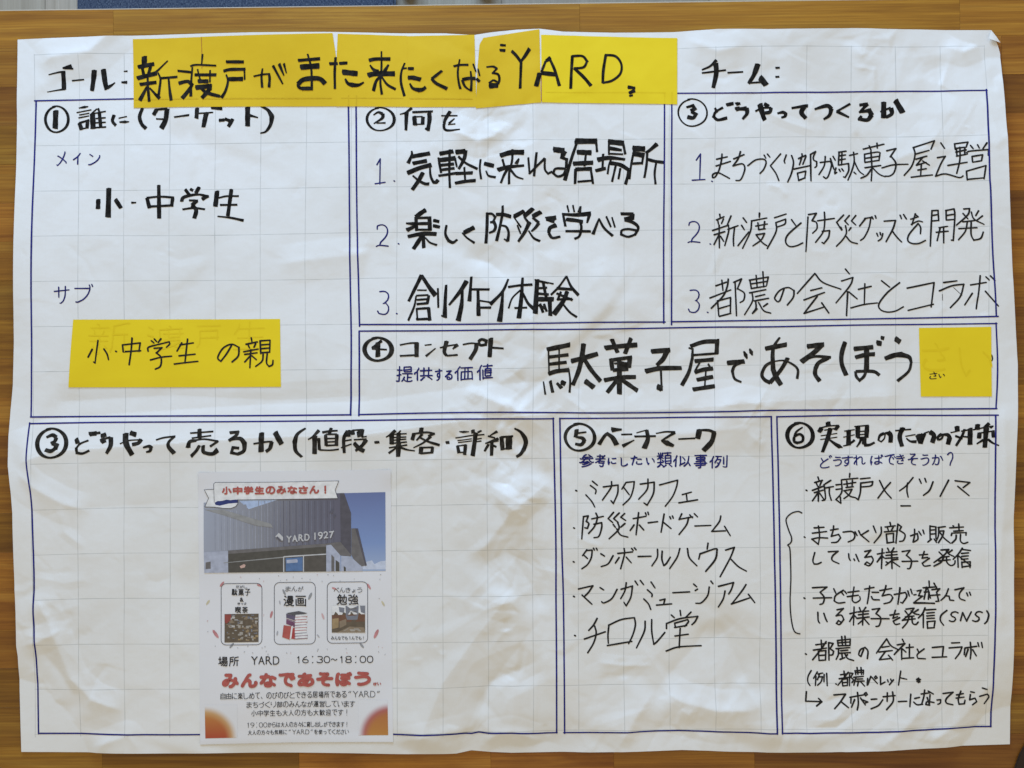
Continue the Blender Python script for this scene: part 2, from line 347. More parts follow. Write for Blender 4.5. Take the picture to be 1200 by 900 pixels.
# ---------------------------------------------------------------- glyph strokes (hand-lettered)
GL = {}   # pen strokes of each character: x, y, x, y, ... on a 90 unit square
GL['!'] = [[0, 90, 0, 0]]
GL['&'] = [[76, 90, 63, 84, 32, 47, 30, 43, 21, 37, 20, 34, 14, 26, 12, 16, 13, 9, 16, 5, 24, 1, 29, 0, 35, 1, 42, 4, 45, 9, 46, 15, 45, 23, 42, 28, 38, 31, 13, 48, 5, 55, 2, 60, 0, 68, 1, 75, 5, 81, 12, 84, 20, 85, 31, 82, 41, 75, 55, 61, 64, 47]]
GL['('] = [[18, 90, 15, 89, 10, 81, 4, 69, 1, 57, 0, 43, 2, 27, 6, 16, 9, 10, 14, 3, 15, 1, 18, 0]]
GL[')'] = [[0, 90, 3, 88, 7, 83, 12, 72, 16, 60, 18, 48, 18, 40, 17, 33, 15, 23, 9, 10, 3, 2, 1, 0]]
GL[','] = [[18, 0, 30, 11, 31, 33, 19, 72, 0, 90]]
GL['0'] = [[50, 34, 48, 22, 44, 12, 40, 6, 36, 3, 30, 0, 21, 0, 12, 4, 7, 11, 3, 19, 1, 29, 0, 55, 1, 62, 5, 74, 9, 82, 14, 87, 22, 90, 32, 89, 38, 86, 44, 79, 48, 69, 50, 58, 51, 48, 50, 34]]
GL['1'] = [[0, 0, 0, 90]]
GL['2'] = [[53, 85, 16, 85, 2, 90], [16, 85, 18, 74, 33, 55, 41, 41, 44, 32, 45, 19, 43, 12, 39, 6, 33, 2, 25, 0, 16, 1, 5, 5, 3, 8, 0, 18]]
GL['3'] = [[7, 2, 20, 0, 30, 1, 37, 5, 41, 9, 44, 20, 42, 28, 41, 32, 35, 38, 32, 43], [0, 77, 5, 86, 15, 89, 22, 90, 31, 89, 39, 83, 44, 74, 45, 62, 44, 57, 41, 53, 35, 47, 32, 43], [32, 43, 25, 44]]
GL['4'] = [[48, 0, 44, 16, 44, 90], [0, 61, 8, 58, 55, 58], [8, 58, 11, 47, 32, 21, 44, 16]]
GL['5'] = [[44, 0, 14, 0, 13, 1, 12, 36, 14, 39, 25, 40, 34, 42, 42, 47, 47, 54, 48, 61, 48, 68, 45, 78, 41, 83, 37, 86, 29, 89, 23, 90, 10, 89, 3, 86, 0, 79]]
GL['6'] = [[4, 46, 29, 43, 37, 45, 43, 49, 47, 56, 49, 62, 48, 74, 46, 80, 43, 84, 35, 89, 27, 90, 17, 89, 11, 85, 7, 81, 2, 74, 1, 67, 0, 61, 1, 53, 8, 29, 18, 15, 27, 5, 34, 0]]
GL['7'] = [[55, 0, 47, 5, 40, 6, 0, 7], [42, 7, 40, 18, 8, 90]]
GL['8'] = [[14, 44, 20, 44, 37, 44], [14, 44, 11, 39, 7, 35, 4, 29, 2, 21, 3, 17, 6, 9, 10, 5, 15, 2, 24, 0, 33, 1, 38, 3, 43, 7, 47, 14, 48, 20, 47, 29, 44, 34, 39, 39, 37, 44], [14, 44, 4, 54, 2, 59, 0, 67, 1, 74, 4, 80, 8, 84, 15, 88, 25, 90, 35, 89, 39, 86, 46, 81, 48, 76, 49, 65, 47, 57, 44, 53, 39, 48, 37, 44]]
GL['9'] = [[16, 90, 21, 87, 30, 78, 41, 63, 43, 56, 45, 46, 48, 40, 49, 35, 48, 18, 46, 13, 42, 7, 35, 2, 27, 0, 17, 1, 11, 3, 6, 6, 2, 13, 0, 25, 2, 33, 7, 40, 11, 43, 19, 46, 37, 45, 42, 46], [42, 46, 38, 49, 42, 46]]
GL['A'] = [[37, 0, 37, 8], [84, 90, 76, 85, 64, 59, 59, 53, 57, 44, 43, 12, 41, 10, 37, 8], [0, 86, 10, 62, 16, 52, 18, 44, 31, 13, 32, 11, 37, 8], [16, 56, 21, 56, 60, 56]]
GL['D'] = [[3, 90, 34, 90, 47, 88, 61, 82, 71, 71, 75, 65, 79, 53, 80, 45, 79, 37, 76, 27, 73, 21, 67, 13, 60, 7, 47, 2, 36, 1, 3, 0, 0, 1, 0, 87, 1, 90, 3, 90]]
GL['N'] = [[83, 0, 83, 76, 82, 84, 84, 90], [81, 82, 70, 77, 14, 13, 2, 8], [0, 0, 1, 7, 0, 15, 0, 90]]
GL['R'] = [[66, 90, 55, 85, 42, 63, 30, 49, 27, 43], [27, 43, 0, 42], [27, 43, 30, 40, 37, 35, 40, 29, 42, 21, 40, 13, 38, 8, 35, 5, 30, 2, 21, 0, 3, 0, 0, 1, 0, 83]]
GL['S'] = [[52, 15, 48, 6, 45, 4, 34, 0, 26, 0, 17, 2, 11, 6, 8, 11, 6, 17, 8, 27, 11, 32, 16, 36, 40, 52, 47, 61, 48, 66, 48, 73, 47, 78, 43, 84, 37, 88, 29, 90, 17, 88, 5, 83, 0, 71]]
GL['X'] = [[2, 0, 13, 4, 38, 35, 43, 39, 48, 48, 79, 84, 81, 86, 89, 89], [88, 0, 77, 5, 11, 85, 10, 86, 0, 90]]
GL['Y'] = [[0, 0, 12, 5, 36, 37, 42, 39], [42, 90, 42, 39], [42, 39, 48, 36, 73, 5, 82, 1]]
GL['×'] = [[90, 0, 0, 90]]
GL['、'] = [[0, 0, 50, 48, 87, 90]]
GL['々'] = [[32, 63, 48, 72, 55, 74, 58, 78, 69, 87, 72, 90], [56, 74, 59, 68, 68, 55, 76, 38, 78, 33, 79, 27, 77, 26, 32, 25], [38, 0, 38, 3, 33, 16, 32, 23, 28, 28, 18, 45, 10, 56, 5, 62, 0, 63]]
GL['あ'] = [[31, 79, 33, 84, 37, 86], [31, 79, 17, 83, 10, 84, 5, 83, 2, 81, 0, 75, 2, 65, 7, 56, 11, 51, 19, 45, 23, 44, 33, 38, 46, 36, 54, 36, 64, 38, 71, 41, 77, 46, 80, 54, 81, 64, 78, 73, 74, 79, 64, 86, 52, 90, 45, 88], [31, 79, 31, 74, 29, 67, 28, 59, 28, 32, 31, 4, 36, 0], [31, 73, 37, 70, 44, 63, 50, 53, 59, 33, 60, 30, 59, 28], [3, 17, 25, 17, 43, 17, 70, 13]]
GL['い'] = [[67, 15, 71, 17, 79, 29, 86, 52, 90, 69], [0, 11, 1, 13, 2, 47, 4, 62, 7, 73, 13, 85, 18, 88, 24, 90, 29, 89, 34, 86, 37, 81, 42, 70, 40, 59]]
GL['う'] = [[16, 0, 18, 1, 28, 3, 59, 5], [0, 34, 4, 35, 34, 29, 49, 29, 57, 31, 62, 34, 65, 38, 68, 44, 69, 52, 66, 64, 61, 71, 54, 78, 42, 85, 32, 88, 23, 90, 15, 87]]
GL['か'] = [[71, 19, 75, 21, 80, 31, 86, 43, 90, 53], [28, 5, 30, 8, 28, 23, 23, 46, 17, 63, 12, 76, 6, 86, 4, 89, 3, 90], [0, 32, 5, 32, 46, 29, 52, 30, 57, 34, 58, 39, 59, 45, 58, 59, 57, 70, 53, 84, 49, 88, 46, 89, 42, 90, 31, 89, 26, 85]]
GL['が'] = [[26, 85, 28, 88, 30, 89, 41, 90, 45, 89, 50, 84, 52, 80, 54, 71, 56, 60, 56, 46, 54, 37, 52, 35, 50, 33, 44, 32, 4, 35, 2, 35, 0, 34], [1, 90, 5, 88, 9, 82, 19, 57, 27, 26, 29, 12, 28, 9], [88, 56, 86, 55, 79, 39, 73, 27, 71, 25, 68, 23], [80, 18, 77, 17, 72, 7], [81, 2, 84, 3, 90, 13]]
GL['き'] = [[0, 37, 2, 39, 5, 39, 29, 40, 43, 39, 58, 38, 73, 35], [67, 12, 49, 15, 38, 17, 17, 17, 4, 16], [59, 61, 61, 59, 60, 55, 55, 46, 54, 42, 49, 35, 45, 19, 42, 12, 40, 4, 39, 2, 35, 0], [14, 59, 8, 62, 6, 72, 7, 79, 13, 85, 20, 88, 31, 90, 48, 90, 58, 89], [59, 61, 55, 62, 44, 61], [59, 61, 57, 59, 59, 61]]
GL['く'] = [[51, 0, 45, 1, 8, 32, 2, 38, 0, 43, 1, 48, 4, 51, 34, 77, 48, 89, 55, 90]]
GL['け'] = [[39, 90, 47, 90, 54, 86, 62, 76, 65, 67, 68, 56, 68, 44, 68, 0], [5, 2, 1, 32, 0, 52, 2, 70, 5, 75, 6, 86], [34, 26, 64, 26, 88, 24], [15, 55, 10, 70, 5, 73]]
GL['さ'] = [[73, 17, 55, 21, 26, 23, 2, 22, 0, 21], [43, 55, 56, 56, 62, 56, 63, 55, 61, 48, 54, 37, 51, 29, 50, 25, 46, 17, 42, 3, 38, 0], [13, 54, 7, 56, 5, 63, 4, 68, 4, 73, 6, 78, 8, 81, 12, 85, 20, 88, 30, 90, 52, 89, 60, 88, 63, 86]]
GL['し'] = [[68, 67, 69, 69, 68, 70, 61, 78, 53, 83, 44, 87, 33, 90, 22, 90, 14, 88, 9, 85, 6, 81, 3, 74, 3, 57, 4, 5, 3, 3, 0, 0]]
GL['す'] = [[0, 17, 58, 15, 90, 15], [53, 1, 53, 36, 56, 49, 56, 56, 53, 72, 46, 80, 36, 87, 28, 90, 19, 88], [53, 36, 46, 34, 39, 34, 32, 37, 29, 39, 26, 43, 25, 48, 25, 54, 28, 61, 34, 65, 40, 66, 54, 63]]
GL['そ'] = [[0, 45, 17, 43, 27, 41, 45, 41, 60, 39, 86, 38], [16, 0, 21, 3, 53, 2, 59, 2, 60, 3, 60, 6, 59, 9, 30, 33, 27, 41], [44, 42, 42, 47, 35, 54, 32, 60, 31, 67, 32, 74, 36, 81, 43, 86, 53, 89, 67, 90]]
GL['た'] = [[84, 39, 78, 38, 51, 39], [90, 82, 85, 87, 73, 88, 57, 87, 50, 85, 46, 81, 44, 76, 45, 66, 49, 63], [30, 4, 29, 15, 22, 43, 14, 67, 6, 88, 7, 90], [50, 19, 18, 24, 4, 23, 0, 21]]
GL['だ'] = [[81, 41, 75, 40, 49, 41], [90, 16, 85, 7, 82, 5], [86, 82, 82, 87, 71, 88, 61, 88, 54, 87, 48, 85, 44, 82, 42, 76, 43, 67, 47, 64], [28, 6, 29, 9, 28, 15, 27, 21, 24, 29, 24, 34, 18, 57, 7, 87, 7, 90], [52, 17, 48, 22, 39, 24, 17, 26, 4, 26, 0, 24], [80, 21, 77, 20, 72, 11]]
GL['ち'] = [[0, 14, 1, 16, 4, 16, 26, 17, 49, 16, 75, 13], [13, 61, 17, 53, 27, 14, 29, 0], [25, 87, 30, 90, 44, 90, 57, 88, 65, 86, 72, 82, 78, 75, 81, 69, 81, 63, 81, 59, 78, 52, 74, 49, 69, 46, 61, 44, 47, 44, 36, 47, 26, 52, 18, 54]]
GL['っ'] = [[0, 37, 7, 40, 43, 29, 56, 27, 65, 27, 71, 27, 77, 29, 83, 33, 87, 38, 90, 46, 90, 58, 87, 67, 81, 75, 73, 81, 60, 86, 40, 90, 33, 89]]
GL['つ'] = [[35, 90, 46, 89, 63, 85, 73, 80, 83, 72, 88, 64, 90, 54, 90, 48, 86, 38, 82, 34, 76, 30, 66, 27, 53, 27, 44, 28, 28, 33, 6, 40, 0, 37]]
GL['づ'] = [[83, 9, 85, 11, 90, 19], [78, 23, 73, 15], [0, 41, 6, 43, 36, 34, 48, 31, 59, 31, 71, 34, 76, 37, 80, 41, 82, 46, 83, 50, 83, 59, 81, 67, 76, 74, 68, 81, 57, 86, 43, 89, 33, 90]]
GL['て'] = [[90, 4, 63, 6, 56, 6, 4, 11, 0, 11], [61, 7, 58, 13, 48, 22, 42, 31, 39, 40, 38, 47, 38, 59, 40, 64, 44, 72, 52, 79, 62, 84, 77, 88, 79, 90]]
GL['で'] = [[84, 27, 90, 37], [77, 43, 72, 33, 67, 31], [84, 10, 59, 12, 53, 11, 4, 17, 0, 16], [57, 12, 54, 18, 45, 27, 40, 35, 36, 44, 35, 50, 36, 61, 37, 66, 41, 73, 48, 80, 58, 84, 72, 88, 73, 90]]
GL['と'] = [[65, 14, 30, 33, 25, 35, 22, 36, 19, 40, 8, 49, 4, 55, 1, 61, 0, 66, 0, 72, 2, 77, 5, 81, 12, 86, 19, 88, 26, 89, 40, 90, 59, 89, 70, 87], [5, 0, 10, 13, 21, 36]]
GL['ど'] = [[68, 16, 63, 6], [56, 23, 26, 39, 21, 41, 11, 50, 5, 56, 2, 61, 0, 68, 0, 74, 3, 80, 5, 83, 10, 86, 18, 88, 23, 89, 37, 90, 53, 89, 63, 87], [73, 0, 76, 2, 81, 11], [19, 41, 5, 9]]
GL['な'] = [[0, 20, 13, 20, 20, 20, 34, 18, 47, 15], [0, 67, 2, 65, 9, 56, 20, 34, 27, 15, 30, 0], [67, 18, 86, 29], [59, 37, 60, 56, 60, 79, 57, 86, 53, 88, 49, 90, 40, 90, 31, 88, 27, 83, 26, 78, 26, 75, 28, 70, 35, 66, 42, 64, 55, 65, 65, 69, 68, 70, 81, 78, 82, 79, 83, 81]]
GL['に'] = [[5, 90, 3, 78, 1, 73, 0, 52, 2, 31, 6, 0], [37, 61, 36, 72, 37, 75, 39, 78, 47, 83, 57, 85, 73, 85, 88, 83], [84, 11, 50, 12, 42, 11], [4, 76, 10, 71, 14, 58, 14, 56]]
GL['の'] = [[47, 88, 52, 90, 56, 90, 60, 89, 72, 84, 80, 76, 85, 71, 88, 63, 90, 52, 89, 41, 88, 36, 85, 29, 83, 26, 80, 21, 74, 16, 63, 11, 54, 10, 38, 10, 24, 15, 15, 22, 6, 32, 1, 45, 0, 55, 2, 67, 5, 73, 9, 77, 12, 79, 17, 81, 23, 79, 26, 77, 33, 67, 40, 49, 45, 28, 47, 10]]
GL['は'] = [[89, 80, 86, 76, 75, 69, 70, 68, 62, 63, 56, 63, 43, 63, 35, 67, 32, 72, 31, 79, 33, 82, 36, 86, 46, 89, 57, 88, 62, 86, 65, 82, 66, 77, 67, 71, 65, 48, 65, 3], [12, 0, 7, 3, 6, 4, 1, 40, 0, 61, 1, 73, 4, 80, 4, 90], [86, 23, 54, 26, 33, 25], [4, 76, 9, 73, 13, 61, 13, 58]]
GL['ば'] = [[83, 81, 79, 77, 70, 71, 65, 69, 58, 65, 51, 65, 40, 65, 33, 69, 30, 73, 29, 77, 30, 81, 32, 85, 36, 87, 42, 89, 49, 89, 54, 88, 57, 86, 59, 84, 61, 81, 62, 72, 61, 51, 60, 9], [11, 6, 6, 9, 6, 10, 1, 43, 0, 63, 1, 74, 3, 80, 4, 90], [83, 1, 85, 2, 89, 12, 90, 12], [80, 28, 45, 30, 30, 29], [3, 77, 8, 74, 12, 63, 12, 60], [78, 15, 74, 5]]
GL['ひ'] = [[71, 1, 68, 5], [0, 11, 28, 9, 37, 6, 38, 7], [90, 56, 90, 52, 84, 45, 77, 34, 72, 31], [68, 5, 63, 4], [68, 5, 72, 29, 70, 39, 70, 53, 66, 67, 62, 76, 55, 83, 47, 88, 37, 90, 29, 90, 23, 89, 14, 84, 9, 77, 6, 66, 6, 60, 7, 50, 11, 38, 18, 26, 25, 16, 27, 9]]
GL['び'] = [[81, 0, 82, 0, 84, 2, 89, 12], [37, 15, 33, 14, 25, 16, 2, 18, 0, 18], [78, 16, 73, 5], [66, 37, 70, 39, 77, 49, 82, 55, 82, 58], [25, 17, 23, 23, 16, 32, 10, 43, 7, 54, 5, 68, 7, 76, 8, 79, 13, 85, 21, 89, 27, 90, 34, 90, 44, 88, 52, 82, 58, 75, 61, 68, 63, 56, 64, 44, 65, 33, 61, 14, 57, 12]]
GL['べ'] = [[0, 73, 0, 71, 27, 38, 30, 36, 36, 35, 40, 36, 44, 40, 68, 67, 89, 90], [80, 19, 83, 20, 90, 32], [63, 24, 67, 26, 75, 38]]
GL['ぼ'] = [[59, 16, 59, 38, 60, 75, 60, 79, 59, 83, 55, 87, 49, 89, 44, 89, 39, 88, 34, 86, 32, 84, 30, 81, 29, 78, 30, 75, 32, 70, 37, 67, 44, 66, 56, 67, 64, 70, 68, 71, 78, 77, 82, 81], [34, 16, 61, 16, 73, 15, 78, 15, 81, 17], [77, 15, 76, 8, 75, 6, 74, 5], [3, 78, 8, 75, 12, 62], [11, 7, 6, 11, 1, 45, 0, 63, 1, 75, 3, 81, 4, 90], [86, 2, 90, 12], [79, 40, 55, 42, 32, 41]]
GL['ま'] = [[73, 32, 69, 37, 51, 39, 14, 39, 0, 38], [36, 0, 36, 35, 38, 76, 36, 82, 34, 86, 31, 88, 24, 90, 18, 90, 9, 88, 5, 86, 1, 82, 0, 78, 1, 73, 2, 70, 6, 66, 10, 64, 16, 63, 33, 63, 42, 67, 47, 68, 58, 73, 69, 81, 71, 86], [68, 12, 51, 14, 32, 14, 16, 14, 1, 13]]
GL['み'] = [[78, 35, 78, 44, 75, 58, 73, 64, 68, 73, 59, 83, 53, 88, 49, 90, 44, 90], [17, 10, 21, 11, 48, 10, 49, 11, 47, 17, 40, 33, 38, 40, 33, 48, 32, 52, 27, 63, 21, 74, 18, 77, 14, 79, 10, 80, 7, 79, 3, 77, 0, 72, 0, 66, 1, 61, 4, 56, 8, 52, 13, 48, 18, 46, 26, 44, 38, 44, 48, 45, 58, 47, 72, 52, 79, 58, 82, 59, 88, 63, 90, 69]]
GL['め'] = [[58, 0, 59, 4, 57, 14, 54, 23, 52, 32, 42, 54, 40, 58, 36, 61], [47, 88, 55, 90, 69, 85, 77, 80, 83, 73, 86, 67, 88, 58, 88, 46, 86, 37, 81, 30, 76, 26, 68, 21, 63, 20, 51, 19, 42, 19, 23, 26, 11, 36, 4, 47, 0, 59, 0, 68, 1, 73, 3, 77, 7, 80, 12, 81, 17, 81, 22, 78, 32, 69, 36, 67], [36, 61, 32, 58, 26, 47, 19, 29, 13, 8], [36, 61, 36, 67], [36, 67, 39, 69, 42, 72]]
GL['も'] = [[36, 0, 32, 4, 31, 6, 30, 17, 25, 56, 24, 70, 25, 76, 27, 81, 32, 85, 37, 88, 44, 90, 52, 90, 64, 88, 71, 84, 76, 80, 80, 71, 81, 66, 80, 61, 77, 53, 72, 46, 65, 43], [52, 23, 34, 24, 18, 23, 4, 20, 2, 17], [51, 51, 43, 52, 18, 52, 4, 49, 1, 48, 0, 47]]
GL['や'] = [[42, 3, 45, 4, 55, 13], [49, 90, 48, 88, 37, 57, 29, 37, 26, 33, 25, 28, 17, 14, 12, 13], [0, 42, 7, 43, 24, 36, 31, 32, 50, 25, 60, 22, 68, 21, 75, 21, 79, 22, 85, 26, 88, 30, 90, 38, 89, 43, 87, 49, 80, 54, 74, 56, 68, 56, 63, 56, 56, 54, 53, 50]]
GL['ょ'] = [[39, 22, 57, 22, 75, 21, 81, 15], [39, 0, 39, 44, 40, 77, 38, 84, 32, 88, 27, 90, 20, 90, 7, 87, 1, 81, 0, 75, 1, 70, 6, 64, 16, 61, 33, 60, 45, 65, 51, 66, 58, 69, 74, 80, 76, 84]]
GL['ら'] = [[17, 0, 51, 7, 56, 6, 60, 3], [10, 16, 5, 21, 2, 44, 1, 56, 0, 61], [2, 55, 10, 52, 20, 45, 26, 43, 35, 41, 48, 40, 58, 42, 64, 45, 69, 52, 71, 56, 72, 61, 71, 66, 68, 74, 63, 80, 56, 85, 45, 88, 32, 90, 17, 90, 10, 85]]
GL['り'] = [[1, 58, 0, 46, 1, 35, 1, 29, 4, 0], [13, 89, 17, 90, 24, 89, 36, 84, 45, 78, 52, 70, 56, 61, 58, 53, 60, 42, 58, 30, 54, 17, 49, 11, 42, 7, 34, 7, 26, 9, 19, 14, 13, 21, 8, 30, 2, 33]]
GL['る'] = [[13, 1, 21, 2, 56, 0, 70, 1], [29, 36, 32, 38, 45, 36, 54, 36, 60, 37, 66, 39, 71, 42, 78, 50, 80, 57, 80, 67, 79, 71, 75, 78, 71, 82, 64, 86, 47, 90, 39, 90, 31, 88, 26, 86, 22, 82, 21, 77, 22, 71, 25, 67, 31, 64, 38, 64, 45, 66, 49, 69, 52, 73, 55, 80, 56, 87], [0, 57, 16, 44, 27, 37, 32, 29, 58, 8, 60, 1]]
GL['れ'] = [[22, 43, 29, 41, 38, 34, 48, 27, 58, 25, 64, 27, 66, 29, 68, 34, 68, 44, 65, 70, 65, 78, 66, 82, 70, 85, 73, 86, 79, 85, 85, 82, 88, 80, 90, 73], [0, 79, 0, 73, 14, 55, 20, 52], [21, 90, 20, 51, 22, 41, 23, 10], [2, 30, 22, 28]]
GL['を'] = [[83, 35, 79, 35, 51, 46, 44, 51, 40, 52, 35, 55, 28, 60, 24, 65, 22, 69, 20, 74, 21, 80, 23, 84, 27, 87, 33, 89, 50, 90, 74, 88], [16, 39, 34, 35, 39, 36, 43, 38, 46, 43, 47, 69], [0, 13, 21, 14, 45, 13, 65, 11], [31, 0, 29, 10, 24, 17, 23, 23, 17, 32, 16, 36, 0, 54]]
GL['ん'] = [[21, 49, 23, 47, 21, 49], [21, 49, 25, 50, 31, 47, 39, 45, 43, 46, 46, 48, 49, 54, 50, 77, 51, 83, 54, 88, 59, 90, 63, 90, 70, 89, 74, 87, 80, 83, 85, 76, 90, 66, 90, 64, 88, 59], [48, 3, 40, 6, 21, 42, 19, 49, 10, 65, 3, 80, 0, 89]]
GL['ア'] = [[60, 39, 66, 38, 79, 26, 88, 14, 90, 6, 89, 5, 2, 5, 0, 3], [43, 27, 43, 41, 41, 54, 40, 61, 34, 73, 27, 81, 18, 88, 14, 90, 7, 89]]
GL['イ'] = [[53, 90, 53, 29], [0, 48, 2, 49, 10, 46, 29, 38, 44, 31, 50, 29, 55, 24, 77, 7, 84, 0]]
GL['ウ'] = [[0, 48, 0, 21, 1, 20, 76, 19, 78, 21, 78, 29, 74, 45, 66, 62, 59, 71, 49, 79, 34, 87, 26, 90, 17, 87], [38, 19, 38, 0]]
GL['ェ'] = [[90, 90, 0, 89], [44, 89, 44, 26], [84, 26, 8, 26]]
GL['エ'] = [[90, 90, 0, 90], [6, 25, 83, 25], [44, 26, 44, 89]]
GL['カ'] = [[0, 90, 6, 89, 18, 78, 23, 71, 29, 59, 34, 46, 37, 34, 39, 12, 39, 2, 37, 0], [46, 84, 50, 89, 55, 90, 67, 90, 72, 89, 74, 87, 78, 76, 80, 61, 82, 39, 82, 27, 81, 25, 79, 24, 3, 23]]
GL['ガ'] = [[0, 89, 5, 89, 17, 79, 22, 72, 28, 61, 32, 49, 34, 37, 37, 17, 37, 7, 35, 6], [90, 11, 84, 1], [43, 84, 47, 89, 52, 90, 63, 90, 67, 89, 69, 86, 73, 74, 75, 63, 76, 42, 76, 31, 76, 29, 74, 28, 3, 28], [72, 6, 77, 15]]
GL['ク'] = [[12, 89, 21, 90, 25, 88, 37, 82, 50, 73, 58, 66, 67, 54, 75, 40, 80, 29, 82, 20, 80, 17, 42, 17, 38, 16], [42, 0, 42, 2, 39, 9, 38, 14, 21, 33, 7, 44, 0, 44]]
GL['グ'] = [[0, 50, 7, 49, 19, 39, 34, 23, 38, 12, 37, 9], [34, 25, 37, 26, 72, 26, 73, 27, 73, 31, 71, 39, 64, 52, 59, 60, 53, 68, 44, 76, 33, 84, 21, 90, 18, 90, 10, 89], [73, 8, 78, 16], [81, 2, 85, 4, 90, 13]]
GL['ゲ'] = [[78, 19, 73, 10, 70, 9], [27, 10, 28, 13, 28, 15, 24, 31, 13, 46, 7, 53, 0, 53], [90, 14, 84, 5, 80, 4], [84, 32, 25, 31], [56, 32, 56, 40, 54, 52, 52, 60, 47, 71, 39, 81, 30, 89, 28, 90, 20, 90]]
GL['コ'] = [[2, 0, 86, 0, 88, 1, 89, 90], [0, 82, 89, 82]]
GL['ゴ'] = [[59, 3, 60, 3, 65, 12, 67, 13], [82, 10, 79, 8, 74, 0], [66, 84, 0, 84], [2, 23, 64, 23, 66, 23, 66, 90]]
GL['サ'] = [[67, 6, 67, 46, 65, 61, 62, 68, 58, 76, 54, 81, 47, 86, 39, 90, 32, 89], [0, 29, 90, 29], [24, 6, 25, 59]]
GL['ジ'] = [[19, 46, 1, 34], [90, 13, 83, 1], [20, 8, 35, 18], [64, 6, 67, 7, 74, 20], [0, 87, 8, 90, 14, 89, 33, 82, 53, 70, 67, 59, 78, 47, 84, 39, 85, 30]]
GL['ス'] = [[14, 11, 75, 12, 76, 13, 76, 14, 74, 21, 72, 27, 55, 55, 51, 58, 32, 75, 19, 84, 8, 90, 0, 89], [90, 89, 72, 69, 61, 59, 56, 56]]
GL['ズ'] = [[12, 21, 67, 21, 74, 20, 76, 19, 77, 16, 72, 7], [50, 60, 60, 69, 79, 90], [0, 89, 7, 90, 14, 86, 26, 79, 36, 70, 44, 62, 49, 59, 52, 53, 62, 37, 65, 29, 66, 22], [90, 12, 84, 2, 81, 1]]
GL['セ'] = [[72, 56, 83, 41, 89, 31, 90, 25, 87, 23, 80, 23, 44, 31, 37, 31, 29, 34, 5, 38, 0, 36], [33, 1, 33, 73, 34, 80, 35, 84, 38, 87, 41, 88, 50, 90, 71, 90, 90, 88]]
GL['タ'] = [[72, 68, 58, 57, 41, 46, 36, 44, 33, 44], [37, 16, 41, 17, 78, 17, 80, 19, 79, 28, 73, 42, 64, 56, 49, 71, 38, 80, 21, 89, 18, 90, 11, 89], [0, 46, 6, 46, 15, 39, 25, 29, 37, 14, 41, 4, 40, 0]]
GL['ダ'] = [[90, 10, 85, 1], [73, 5, 78, 14, 78, 16, 75, 22, 74, 31, 72, 36, 68, 44, 59, 59, 46, 73, 30, 84, 18, 90, 10, 89], [74, 22, 39, 22, 35, 21], [68, 71, 54, 60, 37, 48, 34, 47, 30, 47], [45, 6, 40, 8, 38, 10, 36, 15, 35, 21], [0, 49, 5, 49, 9, 47, 18, 39, 31, 23, 35, 21]]
GL['チ'] = [[13, 90, 21, 90, 27, 86, 35, 78, 40, 69, 42, 63, 44, 51, 45, 15], [6, 13, 11, 16, 18, 17, 43, 15, 69, 10, 76, 11], [90, 40, 86, 43, 85, 44, 0, 44]]
GL['ッ'] = [[0, 12, 9, 35, 10, 36], [84, 2, 88, 10, 84, 24, 76, 43, 65, 59, 53, 71, 33, 85, 23, 90, 12, 88], [29, 0, 34, 2, 36, 4, 45, 26]]
GL['ツ'] = [[87, 3, 89, 9, 85, 24, 76, 44, 67, 58, 52, 73, 36, 84, 24, 90, 17, 88], [45, 26, 36, 2, 32, 0], [10, 35, 0, 9]]
GL['ト'] = [[2, 90, 0, 89, 0, 88, 0, 8, 1, 4, 5, 0], [1, 37, 10, 38, 18, 41, 46, 52, 49, 54, 51, 60]]
GL['ド'] = [[36, 6, 39, 7, 45, 18], [61, 12, 60, 12, 53, 0], [2, 35, 12, 36, 20, 39, 51, 51, 52, 52, 54, 59], [0, 0, 2, 2, 2, 87, 3, 90]]
GL['ノ'] = [[76, 0, 77, 4, 70, 27, 62, 42, 51, 59, 36, 73, 22, 83, 9, 90, 0, 88]]
GL['ハ'] = [[56, 20, 60, 21, 62, 25, 76, 56, 86, 87, 87, 89, 90, 90], [28, 22, 25, 39, 18, 62, 6, 85, 3, 89, 0, 90]]
GL['フ'] = [[8, 87, 18, 90, 25, 88, 46, 78, 55, 70, 63, 63, 73, 50, 78, 40, 85, 22, 88, 5, 87, 2, 84, 1, 0, 0]]
GL['ブ'] = [[68, 20, 0, 20], [7, 88, 14, 90, 16, 90, 28, 85, 36, 81, 44, 75, 55, 62, 63, 47, 66, 37, 69, 28, 70, 12, 65, 4], [85, 9, 79, 0]]
GL['プ'] = [[7, 88, 14, 90, 17, 90, 28, 85, 43, 75, 53, 65, 60, 53, 67, 38, 69, 27, 70, 7, 73, 4, 78, 1, 84, 2, 88, 4, 90, 10, 88, 16, 85, 20, 82, 21, 76, 21, 65, 19, 0, 19]]
GL['ベ'] = [[90, 90, 90, 89, 86, 84, 54, 48, 41, 36, 36, 34, 29, 35, 25, 39, 1, 69, 0, 71, 1, 75], [90, 30, 83, 19, 79, 17], [67, 24, 74, 37, 77, 38]]
GL['ペ'] = [[90, 90, 90, 89, 86, 84, 53, 49, 41, 36, 35, 34, 29, 36, 25, 39, 1, 69, 0, 71, 1, 75], [68, 35, 67, 29, 68, 25, 70, 21, 73, 19, 76, 18, 81, 18, 85, 19, 88, 23, 90, 27, 90, 32, 87, 37, 84, 40, 79, 41, 75, 40, 70, 38, 68, 35]]
GL['ボ'] = [[77, 14, 72, 5], [25, 88, 28, 90, 38, 90, 42, 88, 43, 84, 43, 7], [84, 72, 70, 51, 69, 50, 65, 49], [0, 74, 3, 72, 12, 60, 17, 51, 17, 48], [82, 27, 3, 27], [81, 0, 85, 2, 90, 11]]
